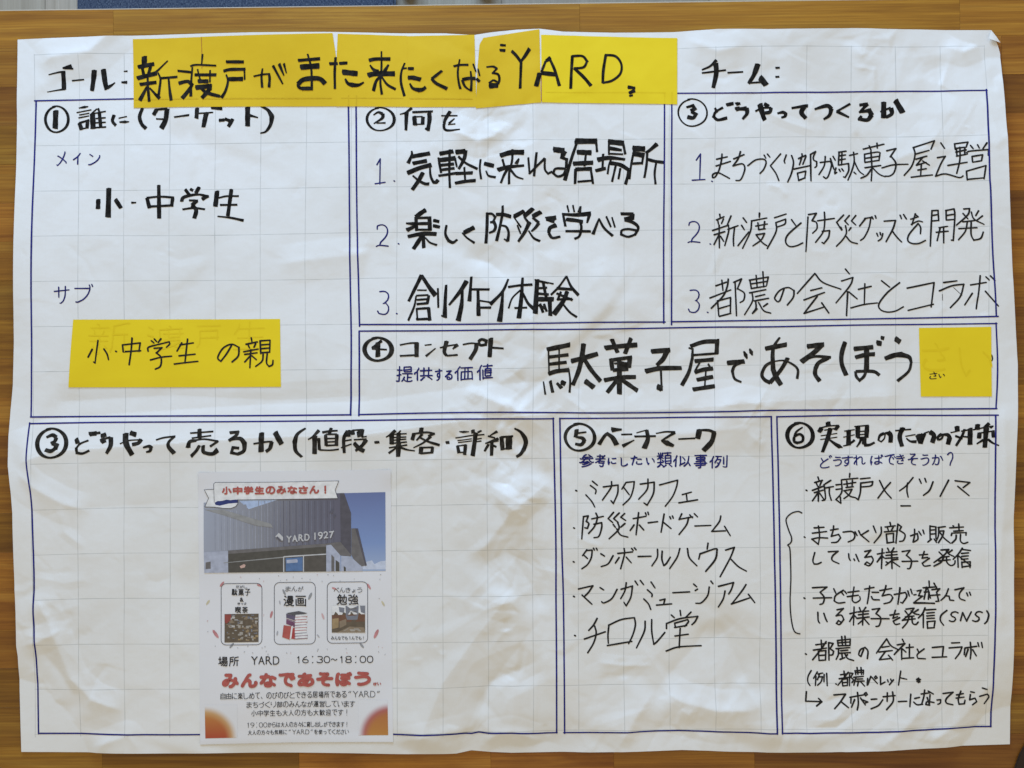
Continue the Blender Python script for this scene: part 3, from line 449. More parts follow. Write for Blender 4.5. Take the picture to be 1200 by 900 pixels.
GL['ポ'] = [[24, 88, 27, 90, 37, 90, 41, 88, 42, 84, 42, 10], [81, 73, 68, 52, 67, 51, 63, 50], [0, 74, 2, 73, 12, 61, 17, 52, 17, 49], [80, 29, 2, 29], [76, 0, 79, 0, 83, 2, 85, 4, 87, 8, 85, 15, 83, 17, 80, 18, 75, 18, 73, 17, 70, 16, 68, 12, 68, 9, 69, 5, 71, 2, 76, 0]]
GL['マ'] = [[0, 10, 1, 12, 3, 13, 87, 13, 89, 14, 90, 15, 88, 23, 78, 37, 62, 54, 47, 68], [17, 49, 22, 49, 41, 65, 46, 68, 49, 73, 64, 90]]
GL['ミ'] = [[67, 90, 40, 82, 0, 73], [13, 0, 50, 7, 68, 12, 71, 14], [7, 35, 32, 40, 59, 47, 64, 47, 69, 45]]
GL['ム'] = [[90, 90, 89, 89, 84, 79, 80, 74, 79, 69, 72, 57, 68, 52, 67, 51], [0, 82, 4, 85, 16, 84, 65, 79, 81, 76], [48, 7, 41, 11], [41, 11, 38, 8], [41, 11, 37, 24, 20, 74, 19, 83]]
GL['メ'] = [[17, 24, 21, 23, 52, 45, 58, 51, 64, 56, 85, 75, 86, 77, 86, 82], [76, 0, 78, 4, 77, 6, 69, 28, 61, 41, 50, 55, 31, 74, 15, 86, 8, 90, 0, 89]]
GL['ュ'] = [[90, 90, 0, 90], [64, 89, 65, 76, 70, 43, 69, 32, 65, 31, 13, 31]]
GL['ラ'] = [[12, 0, 76, 0], [17, 87, 27, 90, 36, 87, 52, 78, 63, 70, 72, 59, 77, 50, 81, 40, 82, 31, 80, 30, 0, 30]]
GL['ル'] = [[27, 9, 23, 13], [90, 56, 90, 62, 77, 74, 62, 85, 54, 87, 53, 86, 52, 84, 52, 13], [20, 10, 23, 13], [23, 13, 23, 33, 20, 61, 16, 72, 11, 81, 4, 89, 0, 90]]
GL['レ'] = [[0, 0, 0, 86, 1, 89, 4, 90, 8, 89, 23, 85, 51, 71, 63, 63, 76, 52, 81, 45, 81, 39]]
GL['ロ'] = [[90, 90, 90, 5, 90, 4, 88, 3, 0, 4, 0, 90], [90, 82, 0, 82]]
GL['ン'] = [[0, 87, 9, 90, 17, 88, 38, 80, 56, 69, 69, 59, 84, 41, 90, 32, 90, 22], [31, 27, 10, 10]]
GL['・'] = [[0, 90, 90, 90]]
GL['ー'] = [[0, 89, 83, 90, 85, 89, 90, 85]]
GL['中'] = [[39, 90, 39, 0], [0, 62, 0, 20, 0, 19, 1, 19, 78, 19, 78, 21, 78, 61], [0, 55, 78, 55]]
GL['事'] = [[90, 59, 0, 59], [87, 7, 2, 7], [29, 90, 32, 90, 40, 89, 43, 88, 44, 85, 44, 81, 44, 0], [9, 74, 74, 74, 77, 73, 78, 70, 78, 49, 77, 46, 10, 46], [44, 33, 75, 33, 76, 31, 76, 21, 74, 20, 14, 20, 13, 22, 13, 30, 15, 33, 44, 33]]
GL['人'] = [[90, 89, 84, 90, 82, 89, 72, 82, 66, 76, 60, 68, 54, 57, 49, 46, 46, 36, 42, 33], [0, 90, 3, 89, 16, 80, 26, 67, 29, 62, 36, 47, 39, 36, 42, 32, 42, 6]]
GL['会'] = [[84, 56, 7, 56], [37, 57, 35, 64, 20, 80, 18, 87], [13, 88, 21, 88, 68, 84, 73, 83], [59, 68, 62, 68, 66, 71, 71, 77, 73, 82, 78, 85, 81, 90], [90, 35, 85, 36, 72, 30, 58, 20, 47, 10], [72, 30, 69, 34, 66, 36, 25, 36, 20, 31], [47, 10, 43, 11, 33, 20, 18, 31, 6, 37, 0, 36], [47, 10, 47, 7, 48, 5]]
GL['似'] = [[36, 73, 43, 71, 56, 62, 58, 57], [36, 9, 36, 71, 32, 82], [90, 85, 86, 75, 79, 60, 75, 58], [60, 38, 56, 26, 50, 12], [13, 90, 13, 34, 12, 29, 14, 19, 20, 3], [57, 85, 61, 82, 67, 73, 75, 56, 80, 25, 81, 5], [12, 31, 6, 34, 1, 42, 0, 47]]
GL['体'] = [[57, 2, 56, 26, 57, 30, 57, 89], [28, 22, 52, 22, 61, 27, 63, 29, 67, 38, 75, 53, 81, 62, 88, 70], [74, 71, 40, 71], [88, 22, 63, 22, 56, 25], [11, 30, 6, 33, 5, 34, 1, 40, 0, 46], [20, 0, 21, 3, 14, 20, 12, 27, 13, 34, 13, 90], [20, 71, 26, 71, 32, 63, 42, 48, 50, 30, 56, 25]]
GL['何'] = [[22, 1, 15, 18, 13, 25, 14, 31, 14, 90], [90, 11, 32, 11], [82, 11, 82, 84, 81, 87, 79, 89, 73, 90, 63, 90, 59, 88], [0, 44, 1, 39, 7, 31, 12, 29], [34, 63, 59, 63, 60, 62, 60, 61, 60, 33, 35, 33, 34, 34, 34, 70]]
GL['作'] = [[89, 19, 56, 19, 45, 18], [56, 90, 56, 19], [31, 38, 42, 20, 45, 16, 46, 11, 49, 4, 49, 1], [56, 41, 87, 41], [14, 90, 14, 34, 14, 29, 15, 20, 24, 3, 23, 0], [88, 65, 56, 65], [13, 31, 7, 33, 1, 40, 0, 45]]
GL['使'] = [[88, 14, 30, 14], [58, 4, 58, 50, 57, 60, 55, 67, 52, 74, 46, 81, 42, 84, 29, 89, 24, 88], [14, 90, 14, 28, 16, 20, 24, 4, 22, 0], [0, 44, 1, 41, 8, 32, 14, 29], [90, 88, 84, 89, 70, 86, 60, 82, 52, 79, 45, 73, 41, 69, 34, 62, 31, 61], [58, 53, 84, 53, 85, 51, 85, 31, 33, 31, 33, 33, 33, 51, 33, 53, 35, 53, 58, 53]]
GL['例'] = [[28, 5, 57, 5], [39, 5, 38, 14, 36, 27, 30, 41, 25, 52, 25, 55], [28, 89, 35, 83, 42, 73, 45, 66, 46, 62, 49, 55, 54, 38, 54, 29, 51, 29, 36, 29], [46, 60, 41, 59, 36, 54], [11, 90, 11, 33, 10, 25, 12, 16, 18, 0], [10, 29, 5, 31, 4, 33, 1, 37, 0, 43], [70, 64, 70, 12], [87, 0, 87, 84, 86, 88, 82, 89, 75, 89, 68, 86]]
GL['供'] = [[0, 44, 1, 40, 6, 34, 7, 33, 12, 30], [30, 58, 90, 58], [88, 89, 74, 72, 70, 71], [32, 24, 89, 24], [14, 90, 14, 33, 13, 27, 15, 20, 21, 8, 23, 2], [74, 3, 74, 57], [46, 3, 46, 57], [31, 89, 39, 81, 45, 72, 51, 70]]
GL['価'] = [[89, 82, 32, 82], [69, 82, 70, 11], [90, 11, 30, 11], [32, 88, 32, 36, 33, 35, 88, 35, 89, 37, 89, 87], [51, 81, 50, 11], [13, 90, 13, 32, 13, 26, 14, 19, 18, 12, 22, 1], [0, 43, 1, 38, 6, 31, 12, 29]]
GL['信'] = [[55, 1, 58, 7], [80, 32, 36, 32], [12, 28, 7, 30, 1, 38, 0, 45], [21, 0, 21, 2, 14, 17, 13, 25, 13, 31, 13, 90], [28, 17, 89, 17], [80, 47, 36, 47], [81, 86, 36, 86, 34, 83, 34, 63, 36, 63, 81, 63, 81, 64, 81, 86]]
GL['個'] = [[14, 90, 14, 30, 14, 24, 15, 15, 22, 0], [62, 45, 73, 45, 75, 46, 75, 67, 74, 68, 52, 68, 51, 67, 50, 46, 51, 45, 62, 45], [62, 45, 62, 15], [90, 84, 35, 84], [90, 89, 89, 5, 36, 5, 35, 5, 35, 6, 35, 90], [79, 27, 46, 27], [13, 27, 8, 30, 6, 31, 1, 39, 0, 45]]
GL['値'] = [[63, 3, 61, 27], [89, 12, 34, 12], [33, 85, 90, 85], [33, 34, 33, 90], [0, 45, 1, 40, 7, 34, 13, 30], [83, 56, 49, 56], [14, 90, 14, 27, 15, 20, 21, 9, 23, 3], [49, 42, 83, 42], [83, 56, 83, 29, 83, 28, 61, 27, 50, 28, 49, 30, 49, 68, 50, 70, 52, 71, 82, 71, 83, 69, 83, 56]]
GL['出'] = [[77, 54, 77, 90], [5, 10, 5, 37, 5, 39, 7, 39, 72, 39, 72, 37, 72, 10], [0, 54, 0, 83, 1, 84, 77, 85], [38, 0, 38, 84]]
GL['創'] = [[47, 90, 47, 70, 47, 69, 45, 69, 20, 69, 19, 69, 18, 70, 18, 90], [67, 87, 73, 90, 80, 89, 84, 88, 86, 84, 86, 2], [47, 85, 18, 85], [29, 6, 50, 20], [0, 25, 4, 25, 10, 22, 18, 15, 28, 5, 30, 1, 34, 0], [65, 13, 65, 63], [47, 44, 12, 44], [11, 57, 45, 57, 47, 56, 47, 34, 46, 33, 12, 33, 12, 34, 12, 54, 10, 65, 7, 75, 3, 84], [34, 25, 31, 24, 28, 19, 26, 18]]
GL['勉'] = [[67, 6, 66, 32, 64, 50, 62, 57, 58, 65, 53, 72], [19, 13, 35, 14, 36, 15, 35, 20, 28, 34, 28, 52, 26, 62, 21, 73, 15, 82, 6, 90, 0, 90], [21, 5, 19, 11, 10, 24, 9, 27, 10, 55, 47, 56, 48, 54, 48, 31], [34, 56, 35, 84, 36, 86, 38, 89, 46, 90, 83, 89, 86, 89, 88, 87, 90, 81, 90, 80], [68, 71, 73, 74, 79, 74, 82, 73, 84, 70, 86, 59, 87, 48, 87, 26, 55, 26, 49, 29, 45, 31, 2, 31]]
GL['参'] = [[64, 60, 58, 61, 48, 66, 30, 73, 25, 74, 19, 72], [0, 60, 6, 61, 17, 53, 27, 44, 29, 38], [3, 37, 30, 38, 35, 37, 86, 37], [35, 37, 39, 22], [61, 38, 63, 44, 72, 53, 85, 61, 90, 59], [16, 22, 20, 21, 36, 22, 43, 21, 61, 20, 66, 20, 69, 18], [22, 21, 25, 15, 38, 5, 43, 5], [21, 57, 27, 58, 40, 54, 50, 49, 54, 49], [15, 89, 20, 90, 40, 86, 57, 80, 67, 76, 71, 72, 78, 71], [79, 24, 75, 21, 69, 18, 66, 14, 60, 9, 58, 8, 53, 8]]
GL['喫'] = [[90, 88, 84, 90, 78, 88, 73, 85, 65, 78, 62, 74, 59, 68, 55, 65], [49, 22, 30, 22], [54, 45, 57, 44, 59, 42, 63, 36, 65, 30, 68, 15, 69, 6], [69, 42, 74, 45, 78, 44, 81, 42, 83, 34, 85, 7, 83, 6, 60, 6], [28, 37, 50, 37], [39, 48, 39, 0], [55, 55, 55, 63, 53, 67, 49, 75, 44, 81, 36, 86, 29, 90, 25, 90, 20, 88], [27, 63, 52, 63, 56, 64, 61, 63, 86, 63], [0, 64, 16, 64, 17, 64, 17, 63, 17, 8, 16, 8, 0, 8, 0, 75], [50, 8, 28, 8]]
GL['営'] = [[0, 32, 0, 19, 0, 18, 2, 18, 82, 18, 83, 19, 83, 32], [79, 0, 74, 3, 68, 10, 66, 17], [15, 18, 14, 10, 10, 4, 8, 2, 4, 1], [34, 0, 38, 1, 42, 9, 42, 18], [66, 40, 66, 34, 65, 33, 18, 33, 17, 34, 17, 51, 18, 52, 65, 52, 66, 50, 66, 40], [8, 90, 73, 90, 75, 87, 75, 69, 74, 68, 10, 68, 9, 69, 8, 90]]
GL['堂'] = [[69, 10, 64, 12], [75, 1, 70, 10, 70, 17], [0, 33, 1, 18, 2, 17, 86, 17, 87, 18, 87, 33], [9, 0, 13, 1, 17, 7, 18, 11, 18, 17], [80, 70, 10, 70], [44, 0, 44, 17], [88, 90, 0, 90], [44, 90, 44, 52], [44, 52, 70, 51, 70, 50, 70, 33, 18, 33, 18, 51, 44, 52]]
GL['場'] = [[50, 89, 53, 88, 62, 79, 69, 67, 70, 63, 71, 57], [25, 56, 21, 58, 16, 60, 12, 63, 0, 68], [14, 60, 13, 0], [90, 43, 30, 43], [45, 43, 44, 48, 40, 55, 37, 58, 27, 67, 21, 67], [27, 84, 33, 84, 42, 76, 52, 63, 54, 57], [82, 16, 41, 16], [67, 87, 71, 90, 76, 90, 80, 89, 82, 87, 85, 78, 87, 60, 86, 57, 85, 57, 54, 57, 41, 56], [24, 22, 1, 22], [82, 16, 82, 3, 81, 2, 42, 1, 41, 2, 41, 29, 41, 30, 81, 30, 82, 29, 82, 16]]
GL['売'] = [[89, 11, 4, 11], [59, 58, 59, 81, 59, 86, 61, 88, 66, 90, 82, 90, 87, 88, 88, 86, 90, 80, 90, 78, 88, 73], [80, 30, 14, 30], [46, 29, 46, 1], [36, 54, 32, 58, 29, 73, 25, 78, 20, 83, 11, 88, 7, 90, 4, 90, 0, 89], [7, 58, 7, 46, 9, 45, 85, 45, 87, 47, 87, 58]]
GL['大'] = [[86, 36, 49, 36, 45, 36, 40, 36, 5, 36], [0, 90, 6, 90, 13, 86, 24, 77, 30, 70, 34, 63, 39, 53, 44, 38, 45, 16, 45, 7], [45, 38, 48, 42, 52, 53, 58, 64, 64, 73, 68, 77, 74, 82, 83, 89, 87, 90, 90, 89]]
GL['子'] = [[11, 5, 70, 5, 74, 6, 80, 5], [73, 6, 71, 11, 70, 13, 60, 20, 48, 27, 46, 30, 45, 82, 44, 88, 42, 89, 35, 90, 27, 90, 22, 88], [90, 46, 0, 46]]
GL['学'] = [[84, 61, 0, 61], [60, 37, 57, 43, 44, 50, 42, 53, 42, 81, 40, 88, 39, 89, 34, 90, 26, 90, 18, 87], [10, 2, 12, 4, 17, 11, 18, 19], [82, 32, 82, 19, 66, 19, 2, 19, 1, 20, 1, 32], [17, 36, 61, 37, 67, 36], [66, 18, 67, 12, 71, 6, 73, 3], [35, 0, 39, 1, 43, 8, 44, 11, 43, 13, 43, 19]]
GL['実'] = [[90, 88, 83, 90, 71, 87, 64, 83, 58, 79, 52, 73, 50, 71, 49, 65], [45, 14, 44, 7, 43, 4, 38, 2], [5, 26, 5, 15, 6, 14, 81, 14, 83, 14, 83, 16, 83, 26, 75, 33, 13, 33], [3, 64, 85, 64], [44, 25, 44, 45, 43, 60, 36, 72, 30, 77, 19, 85, 6, 90, 0, 88], [75, 48, 15, 48]]
GL['客'] = [[17, 68, 67, 68], [17, 62, 17, 87, 19, 90, 63, 90, 66, 89, 67, 87, 67, 71, 69, 62], [82, 25, 82, 14, 81, 13, 44, 13, 2, 13, 1, 14, 1, 25], [22, 34, 30, 41, 36, 46, 38, 50], [1, 42, 6, 43, 10, 40, 20, 34, 24, 30, 28, 29, 30, 26, 31, 22, 37, 20], [46, 50, 40, 50, 35, 53, 16, 62, 0, 66], [46, 50, 48, 46, 56, 40, 61, 36, 62, 30, 60, 29, 32, 29, 29, 28], [46, 50, 48, 52, 49, 53, 71, 62, 83, 64, 90, 61], [44, 12, 41, 4, 40, 3, 37, 1]]
GL['対'] = [[14, 2, 19, 4, 24, 11, 23, 20], [25, 56, 21, 54, 8, 38], [25, 63, 25, 58, 28, 53, 32, 39, 34, 30, 33, 27], [58, 87, 64, 90, 69, 90, 76, 89, 77, 88, 78, 85, 78, 2], [60, 62, 51, 45], [48, 27, 90, 27], [40, 20, 1, 20], [0, 87, 3, 87, 9, 83, 17, 74, 22, 66, 25, 63], [25, 63, 29, 65, 34, 72, 37, 77, 36, 80]]
GL['小'] = [[14, 27, 15, 30, 15, 32, 11, 48, 4, 61, 2, 65, 0, 67], [24, 89, 27, 90, 39, 89, 41, 88, 43, 86, 43, 83, 43, 6], [90, 69, 86, 67, 78, 45, 70, 30]]
GL['居'] = [[10, 39, 89, 39], [1, 90, 0, 85, 6, 71, 10, 48, 10, 1, 11, 0, 82, 0, 83, 2, 83, 18, 81, 19, 10, 19], [54, 20, 54, 59], [27, 84, 79, 84, 81, 81, 81, 60, 79, 59, 27, 60, 27, 61, 27, 84]]
GL['屋'] = [[82, 67, 23, 67], [84, 54, 79, 50, 75, 48, 72, 46, 67, 38, 67, 33], [20, 50, 24, 51, 34, 51, 69, 49, 73, 48], [87, 33, 18, 33], [52, 51, 52, 85], [90, 86, 15, 86], [39, 34, 37, 39, 31, 45, 30, 50], [1, 90, 0, 85, 5, 72, 9, 52, 10, 34, 10, 2, 10, 1, 82, 1, 83, 2, 83, 17, 81, 18, 10, 18]]
GL['強'] = [[86, 27, 84, 23, 79, 19, 78, 15, 73, 10, 72, 9], [60, 86, 60, 32], [35, 87, 38, 88, 55, 87, 83, 84], [89, 90, 83, 82, 81, 77, 78, 73], [3, 87, 8, 90, 16, 90, 20, 89, 22, 84, 25, 64, 25, 54, 24, 54, 1, 53, 0, 48, 2, 30, 25, 30, 25, 7, 25, 6, 24, 5, 0, 5], [79, 21, 75, 22, 48, 24, 38, 24, 34, 23], [41, 24, 43, 18, 54, 2, 56, 0], [60, 63, 83, 63, 83, 61, 83, 42, 81, 42, 39, 42, 39, 63, 60, 63]]
GL['戸'] = [[90, 4, 2, 4], [81, 55, 13, 55], [81, 61, 81, 26, 81, 24, 14, 24, 13, 25, 13, 52, 11, 64, 8, 77, 5, 82, 0, 90]]
GL['所'] = [[6, 24, 33, 24, 34, 24, 35, 26, 35, 47, 34, 48, 6, 48], [41, 2, 36, 1, 26, 4, 7, 7, 6, 8, 6, 58, 3, 74, 0, 85, 1, 90], [89, 34, 53, 34], [77, 34, 77, 87], [89, 1, 84, 0, 71, 4, 55, 7, 53, 8, 53, 43, 52, 57, 48, 73, 44, 80, 41, 85, 41, 87]]
GL['提'] = [[38, 73, 41, 74, 45, 80, 50, 85, 61, 89, 66, 90, 84, 90, 90, 86], [40, 61, 38, 73, 32, 83, 29, 88], [2, 58, 11, 56, 18, 53, 25, 51], [0, 87, 5, 90, 9, 90, 12, 89, 14, 87, 14, 83, 14, 7], [38, 23, 78, 23], [1, 26, 25, 26], [58, 67, 79, 67], [58, 49, 58, 87], [84, 49, 33, 49], [38, 23, 38, 10, 39, 9, 77, 9, 78, 10, 78, 34, 77, 36, 39, 36, 38, 35, 38, 23]]
GL['新'] = [[41, 54, 0, 54], [39, 76, 34, 65], [21, 37, 21, 83, 21, 86, 20, 88, 17, 89, 14, 89, 10, 87], [42, 37, 0, 37], [8, 66, 1, 79], [88, 6, 81, 5, 54, 11, 53, 50, 52, 62, 50, 76, 45, 87, 46, 90], [10, 37, 10, 32, 11, 28, 10, 23, 9, 20], [41, 13, 1, 13], [22, 12, 22, 8, 20, 2, 18, 1, 15, 0], [33, 20, 30, 30, 30, 36], [53, 37, 88, 37], [77, 38, 77, 90]]
GL['方'] = [[86, 18, 0, 18], [44, 18, 45, 7, 42, 0], [0, 89, 8, 84, 13, 78, 18, 72, 22, 63, 26, 52, 28, 40, 30, 18], [40, 86, 47, 90, 61, 90, 65, 89, 67, 87, 69, 83, 72, 72, 74, 44, 73, 43, 28, 43]]
GL['来'] = [[44, 4, 44, 90], [77, 24, 74, 26, 72, 28, 65, 40], [2, 49, 37, 49, 41, 50, 52, 49, 85, 49], [7, 16, 81, 16], [25, 40, 23, 39, 17, 26, 14, 25], [0, 83, 3, 84, 13, 78, 27, 67, 37, 55, 44, 51], [44, 51, 50, 53, 52, 56, 57, 63, 65, 70, 75, 79, 84, 84, 87, 84, 90, 83]]
GL['楽'] = [[85, 62, 55, 62, 48, 64, 40, 64, 34, 62, 4, 62], [44, 6, 42, 15], [85, 46, 72, 38, 68, 36], [51, 64, 55, 70, 69, 80, 83, 87, 85, 87, 90, 85], [3, 47, 20, 38, 22, 34], [0, 86, 5, 88, 20, 80, 33, 70, 35, 68, 37, 64], [6, 12, 11, 16, 17, 22], [82, 11, 71, 22, 70, 23, 67, 24], [29, 31, 59, 31], [44, 48, 44, 90], [29, 31, 29, 17, 30, 16, 58, 15, 59, 16, 59, 45, 59, 47, 44, 48, 30, 47, 29, 45, 29, 31]]
GL['様'] = [[72, 66, 75, 64, 84, 55], [62, 60, 66, 62, 69, 64, 72, 66], [46, 87, 52, 90, 59, 89, 61, 87, 62, 58, 61, 15], [37, 15, 86, 15], [72, 66, 71, 70, 78, 77, 86, 83, 90, 83], [28, 25, 2, 25], [16, 3, 16, 32, 15, 39, 16, 45, 16, 89], [35, 43, 87, 43], [82, 1, 76, 4, 74, 9, 73, 15], [53, 69, 51, 72, 50, 73, 32, 83], [46, 63, 40, 55, 38, 54], [28, 56, 28, 52, 22, 43, 19, 41, 15, 41], [40, 28, 83, 28], [49, 15, 49, 9, 46, 3], [15, 41, 10, 45, 5, 57, 0, 67, 0, 74]]
GL['歓'] = [[8, 85, 42, 85, 44, 85, 47, 88, 49, 89, 50, 88, 56, 83, 59, 76, 65, 61, 67, 56, 67, 36], [28, 85, 28, 42, 28, 38, 26, 36, 25, 35], [8, 90, 9, 46, 10, 38, 18, 25, 19, 20, 19, 18], [43, 45, 12, 45, 2, 49, 0, 51], [58, 19, 83, 19, 85, 20, 85, 26, 82, 38], [51, 40, 50, 37, 58, 18, 61, 3], [44, 28, 0, 28], [44, 11, 9, 10], [67, 58, 71, 60, 79, 78, 87, 88], [42, 71, 8, 71], [42, 58, 8, 58], [2, 20, 10, 8, 11, 3, 16, 0]]
GL['段'] = [[39, 41, 42, 41, 44, 40, 49, 32, 51, 25, 52, 11, 53, 9, 72, 9, 73, 11, 73, 32, 74, 36, 77, 37, 86, 37, 90, 35], [45, 51, 77, 51, 78, 52, 77, 56, 73, 66, 70, 70, 60, 80, 53, 85, 46, 88, 40, 90, 39, 90], [49, 51, 49, 58, 52, 64, 57, 71, 66, 80, 76, 86, 83, 89, 90, 87], [0, 72, 2, 73, 5, 73, 35, 68], [37, 7, 32, 6, 12, 13, 10, 15, 10, 89], [32, 50, 10, 50], [32, 30, 10, 30]]
GL['気'] = [[0, 35, 4, 34, 7, 30, 20, 11, 22, 3, 27, 0], [20, 12, 24, 13, 86, 13], [11, 43, 71, 43, 73, 74, 77, 85, 80, 88, 82, 90, 85, 90, 88, 88, 90, 82, 90, 79, 88, 72], [76, 27, 22, 27], [48, 51, 49, 53, 42, 62, 29, 75, 18, 84, 8, 90, 6, 90, 1, 89], [54, 84, 38, 71, 19, 58, 16, 57, 15, 57]]
GL['渡'] = [[2, 87, 9, 72, 14, 60], [0, 32, 2, 32, 10, 37, 13, 38, 13, 40], [87, 30, 38, 30], [76, 22, 76, 45, 75, 46, 50, 46, 49, 46, 49, 45, 49, 21], [90, 88, 85, 89, 78, 88, 68, 83, 59, 77, 53, 71, 49, 66, 48, 63, 47, 59], [17, 11, 6, 3], [40, 58, 78, 58, 79, 59, 79, 62, 77, 67, 70, 74, 58, 82, 49, 86, 38, 90, 33, 89], [20, 89, 25, 77, 28, 66, 30, 49, 30, 12, 32, 11, 87, 11], [61, 11, 59, 2, 58, 1, 56, 0]]
GL['漫'] = [[48, 52, 48, 37], [36, 16, 78, 16], [0, 34, 1, 34, 4, 35, 14, 42], [61, 81, 63, 78, 71, 72, 74, 69, 76, 64, 75, 63, 27, 62], [90, 87, 84, 90, 80, 89, 65, 85, 59, 81, 55, 81, 43, 86, 31, 89, 26, 90, 21, 88], [65, 37, 65, 52], [4, 86, 17, 62, 16, 58], [6, 6, 9, 7, 19, 13], [52, 81, 50, 78, 44, 74, 39, 69, 37, 63], [48, 52, 82, 51, 83, 50, 83, 38, 81, 37, 31, 37, 30, 39, 30, 50, 31, 51, 48, 52], [36, 16, 36, 7, 38, 5, 76, 5, 78, 6, 78, 24, 78, 26, 76, 27, 38, 27, 36, 24, 36, 16]]
GL['災'] = [[0, 87, 6, 89, 12, 88, 22, 84, 30, 79, 35, 74, 37, 70, 44, 56, 44, 45], [25, 4, 20, 6, 11, 17, 10, 20, 11, 23, 22, 35, 25, 36], [83, 37, 80, 36, 68, 23, 67, 20, 68, 17, 78, 6, 80, 5], [19, 47, 20, 50, 20, 51, 14, 60, 9, 65, 4, 66], [53, 5, 49, 6, 40, 16, 38, 19, 39, 22, 50, 34, 52, 35], [90, 88, 84, 90, 75, 88, 66, 84, 56, 75, 52, 69, 48, 60, 44, 57], [69, 65, 79, 50, 84, 48]]
GL['現'] = [[69, 57, 69, 85, 70, 89, 76, 90, 83, 90, 87, 89, 89, 87, 90, 81, 88, 75], [29, 7, 1, 7], [15, 7, 15, 67], [30, 64, 17, 67, 11, 69, 0, 72], [51, 57, 49, 70, 43, 80, 39, 84, 31, 89, 29, 90, 23, 88], [28, 36, 2, 36], [83, 22, 41, 22], [83, 40, 41, 40], [69, 57, 81, 57, 83, 56, 83, 6, 42, 6, 42, 56, 43, 57, 69, 57]]
GL['生'] = [[84, 22, 14, 21], [12, 54, 80, 54], [2, 38, 14, 19, 18, 5, 18, 2], [45, 1, 45, 90], [90, 90, 0, 90]]
GL['由'] = [[75, 90, 74, 20, 1, 20, 0, 20, 0, 21, 0, 90], [37, 0, 37, 83], [0, 52, 75, 52], [0, 84, 75, 84]]
GL['画'] = [[86, 0, 0, 0], [43, 21, 43, 65], [67, 43, 19, 43], [87, 29, 87, 90], [1, 30, 1, 83, 1, 85, 87, 85], [43, 21, 66, 21, 67, 22, 67, 64, 67, 66, 21, 66, 19, 65, 19, 21, 43, 21]]
GL['発'] = [[0, 43, 2, 43, 12, 37, 16, 36], [3, 90, 8, 90, 16, 85, 24, 78, 27, 74, 29, 69, 30, 60, 30, 40], [72, 36, 70, 31, 65, 27, 60, 22, 58, 17, 54, 12, 50, 4], [70, 29, 84, 17, 86, 16], [81, 63, 7, 63], [57, 40, 57, 84, 58, 88, 61, 90, 77, 90, 80, 89, 82, 88, 83, 83, 83, 80, 82, 75], [8, 7, 33, 7, 34, 8, 34, 12, 31, 17, 24, 26, 21, 29, 17, 34, 16, 36], [20, 28, 8, 18], [72, 36, 68, 40, 57, 40, 19, 40, 18, 39, 16, 36], [90, 42, 85, 43, 76, 37, 72, 36], [72, 5, 65, 11, 58, 16]]
GL['社'] = [[33, 57, 33, 55, 24, 46, 18, 45], [0, 58, 11, 48, 18, 45], [17, 90, 18, 47, 21, 37, 29, 25, 30, 19, 29, 18, 2, 18], [88, 34, 43, 34], [66, 0, 66, 86], [90, 86, 37, 86], [20, 8, 16, 2, 13, 0]]
GL['策'] = [[85, 34, 4, 34], [90, 84, 85, 86, 75, 82, 63, 76, 53, 68, 45, 66], [65, 13, 66, 18, 69, 23], [87, 13, 57, 13, 54, 12], [69, 68, 75, 68, 77, 67, 78, 66, 79, 60, 79, 50, 79, 49, 77, 48, 13, 48, 12, 49, 12, 67], [13, 12, 40, 13], [0, 23, 4, 22, 12, 11, 15, 4], [45, 66, 39, 68, 27, 77, 12, 84, 6, 86, 0, 85], [26, 23, 23, 19, 22, 13], [55, 4, 53, 10, 46, 19, 44, 25, 45, 29, 45, 90], [44, 23, 39, 23]]
GL['細'] = [[44, 83, 87, 83], [44, 90, 44, 9, 44, 8, 45, 8, 85, 8, 87, 9, 87, 89], [65, 83, 65, 8], [32, 56, 29, 51, 29, 47, 27, 42, 24, 40], [30, 53, 12, 56, 7, 55, 2, 56], [27, 19, 22, 28, 17, 35, 15, 39, 7, 50, 7, 54], [17, 33, 6, 33, 5, 32, 4, 29, 5, 27, 10, 18, 17, 4, 17, 3, 16, 0], [3, 69, 2, 81, 0, 89], [14, 68, 16, 69, 16, 72, 18, 85], [26, 66, 28, 67, 32, 81], [87, 46, 44, 46], [7, 54, 9, 53, 7, 54]]
GL['考'] = [[86, 5, 83, 7, 65, 25, 63, 30], [5, 31, 51, 32, 63, 31, 90, 31], [49, 32, 47, 38, 40, 43, 37, 47, 32, 50, 26, 51, 5, 60, 4, 60, 0, 59], [38, 47, 41, 49, 80, 49], [72, 18, 65, 13, 15, 13], [41, 87, 46, 90, 62, 90, 66, 89, 69, 87, 71, 81, 73, 71, 74, 66], [42, 31, 42, 0], [32, 51, 30, 52, 32, 51], [78, 63, 75, 65, 72, 66, 31, 66, 30, 65, 33, 55, 32, 51]]
GL['自'] = [[65, 89, 65, 15, 63, 14, 2, 14, 1, 14, 0, 16, 0, 90], [65, 61, 0, 61], [30, 0, 28, 8, 27, 14], [65, 85, 0, 85], [65, 38, 0, 38]]
GL['茶'] = [[74, 57, 16, 57], [45, 45, 45, 84, 45, 87, 43, 89, 40, 90, 35, 90, 32, 88], [26, 4, 26, 23], [61, 69, 64, 69, 66, 70, 81, 85], [64, 23, 64, 4], [4, 13, 86, 13], [0, 49, 6, 50, 19, 44, 31, 37, 43, 27, 46, 26, 60, 37, 75, 46, 86, 50, 90, 49], [24, 69, 20, 75, 12, 82, 9, 85, 6, 85]]
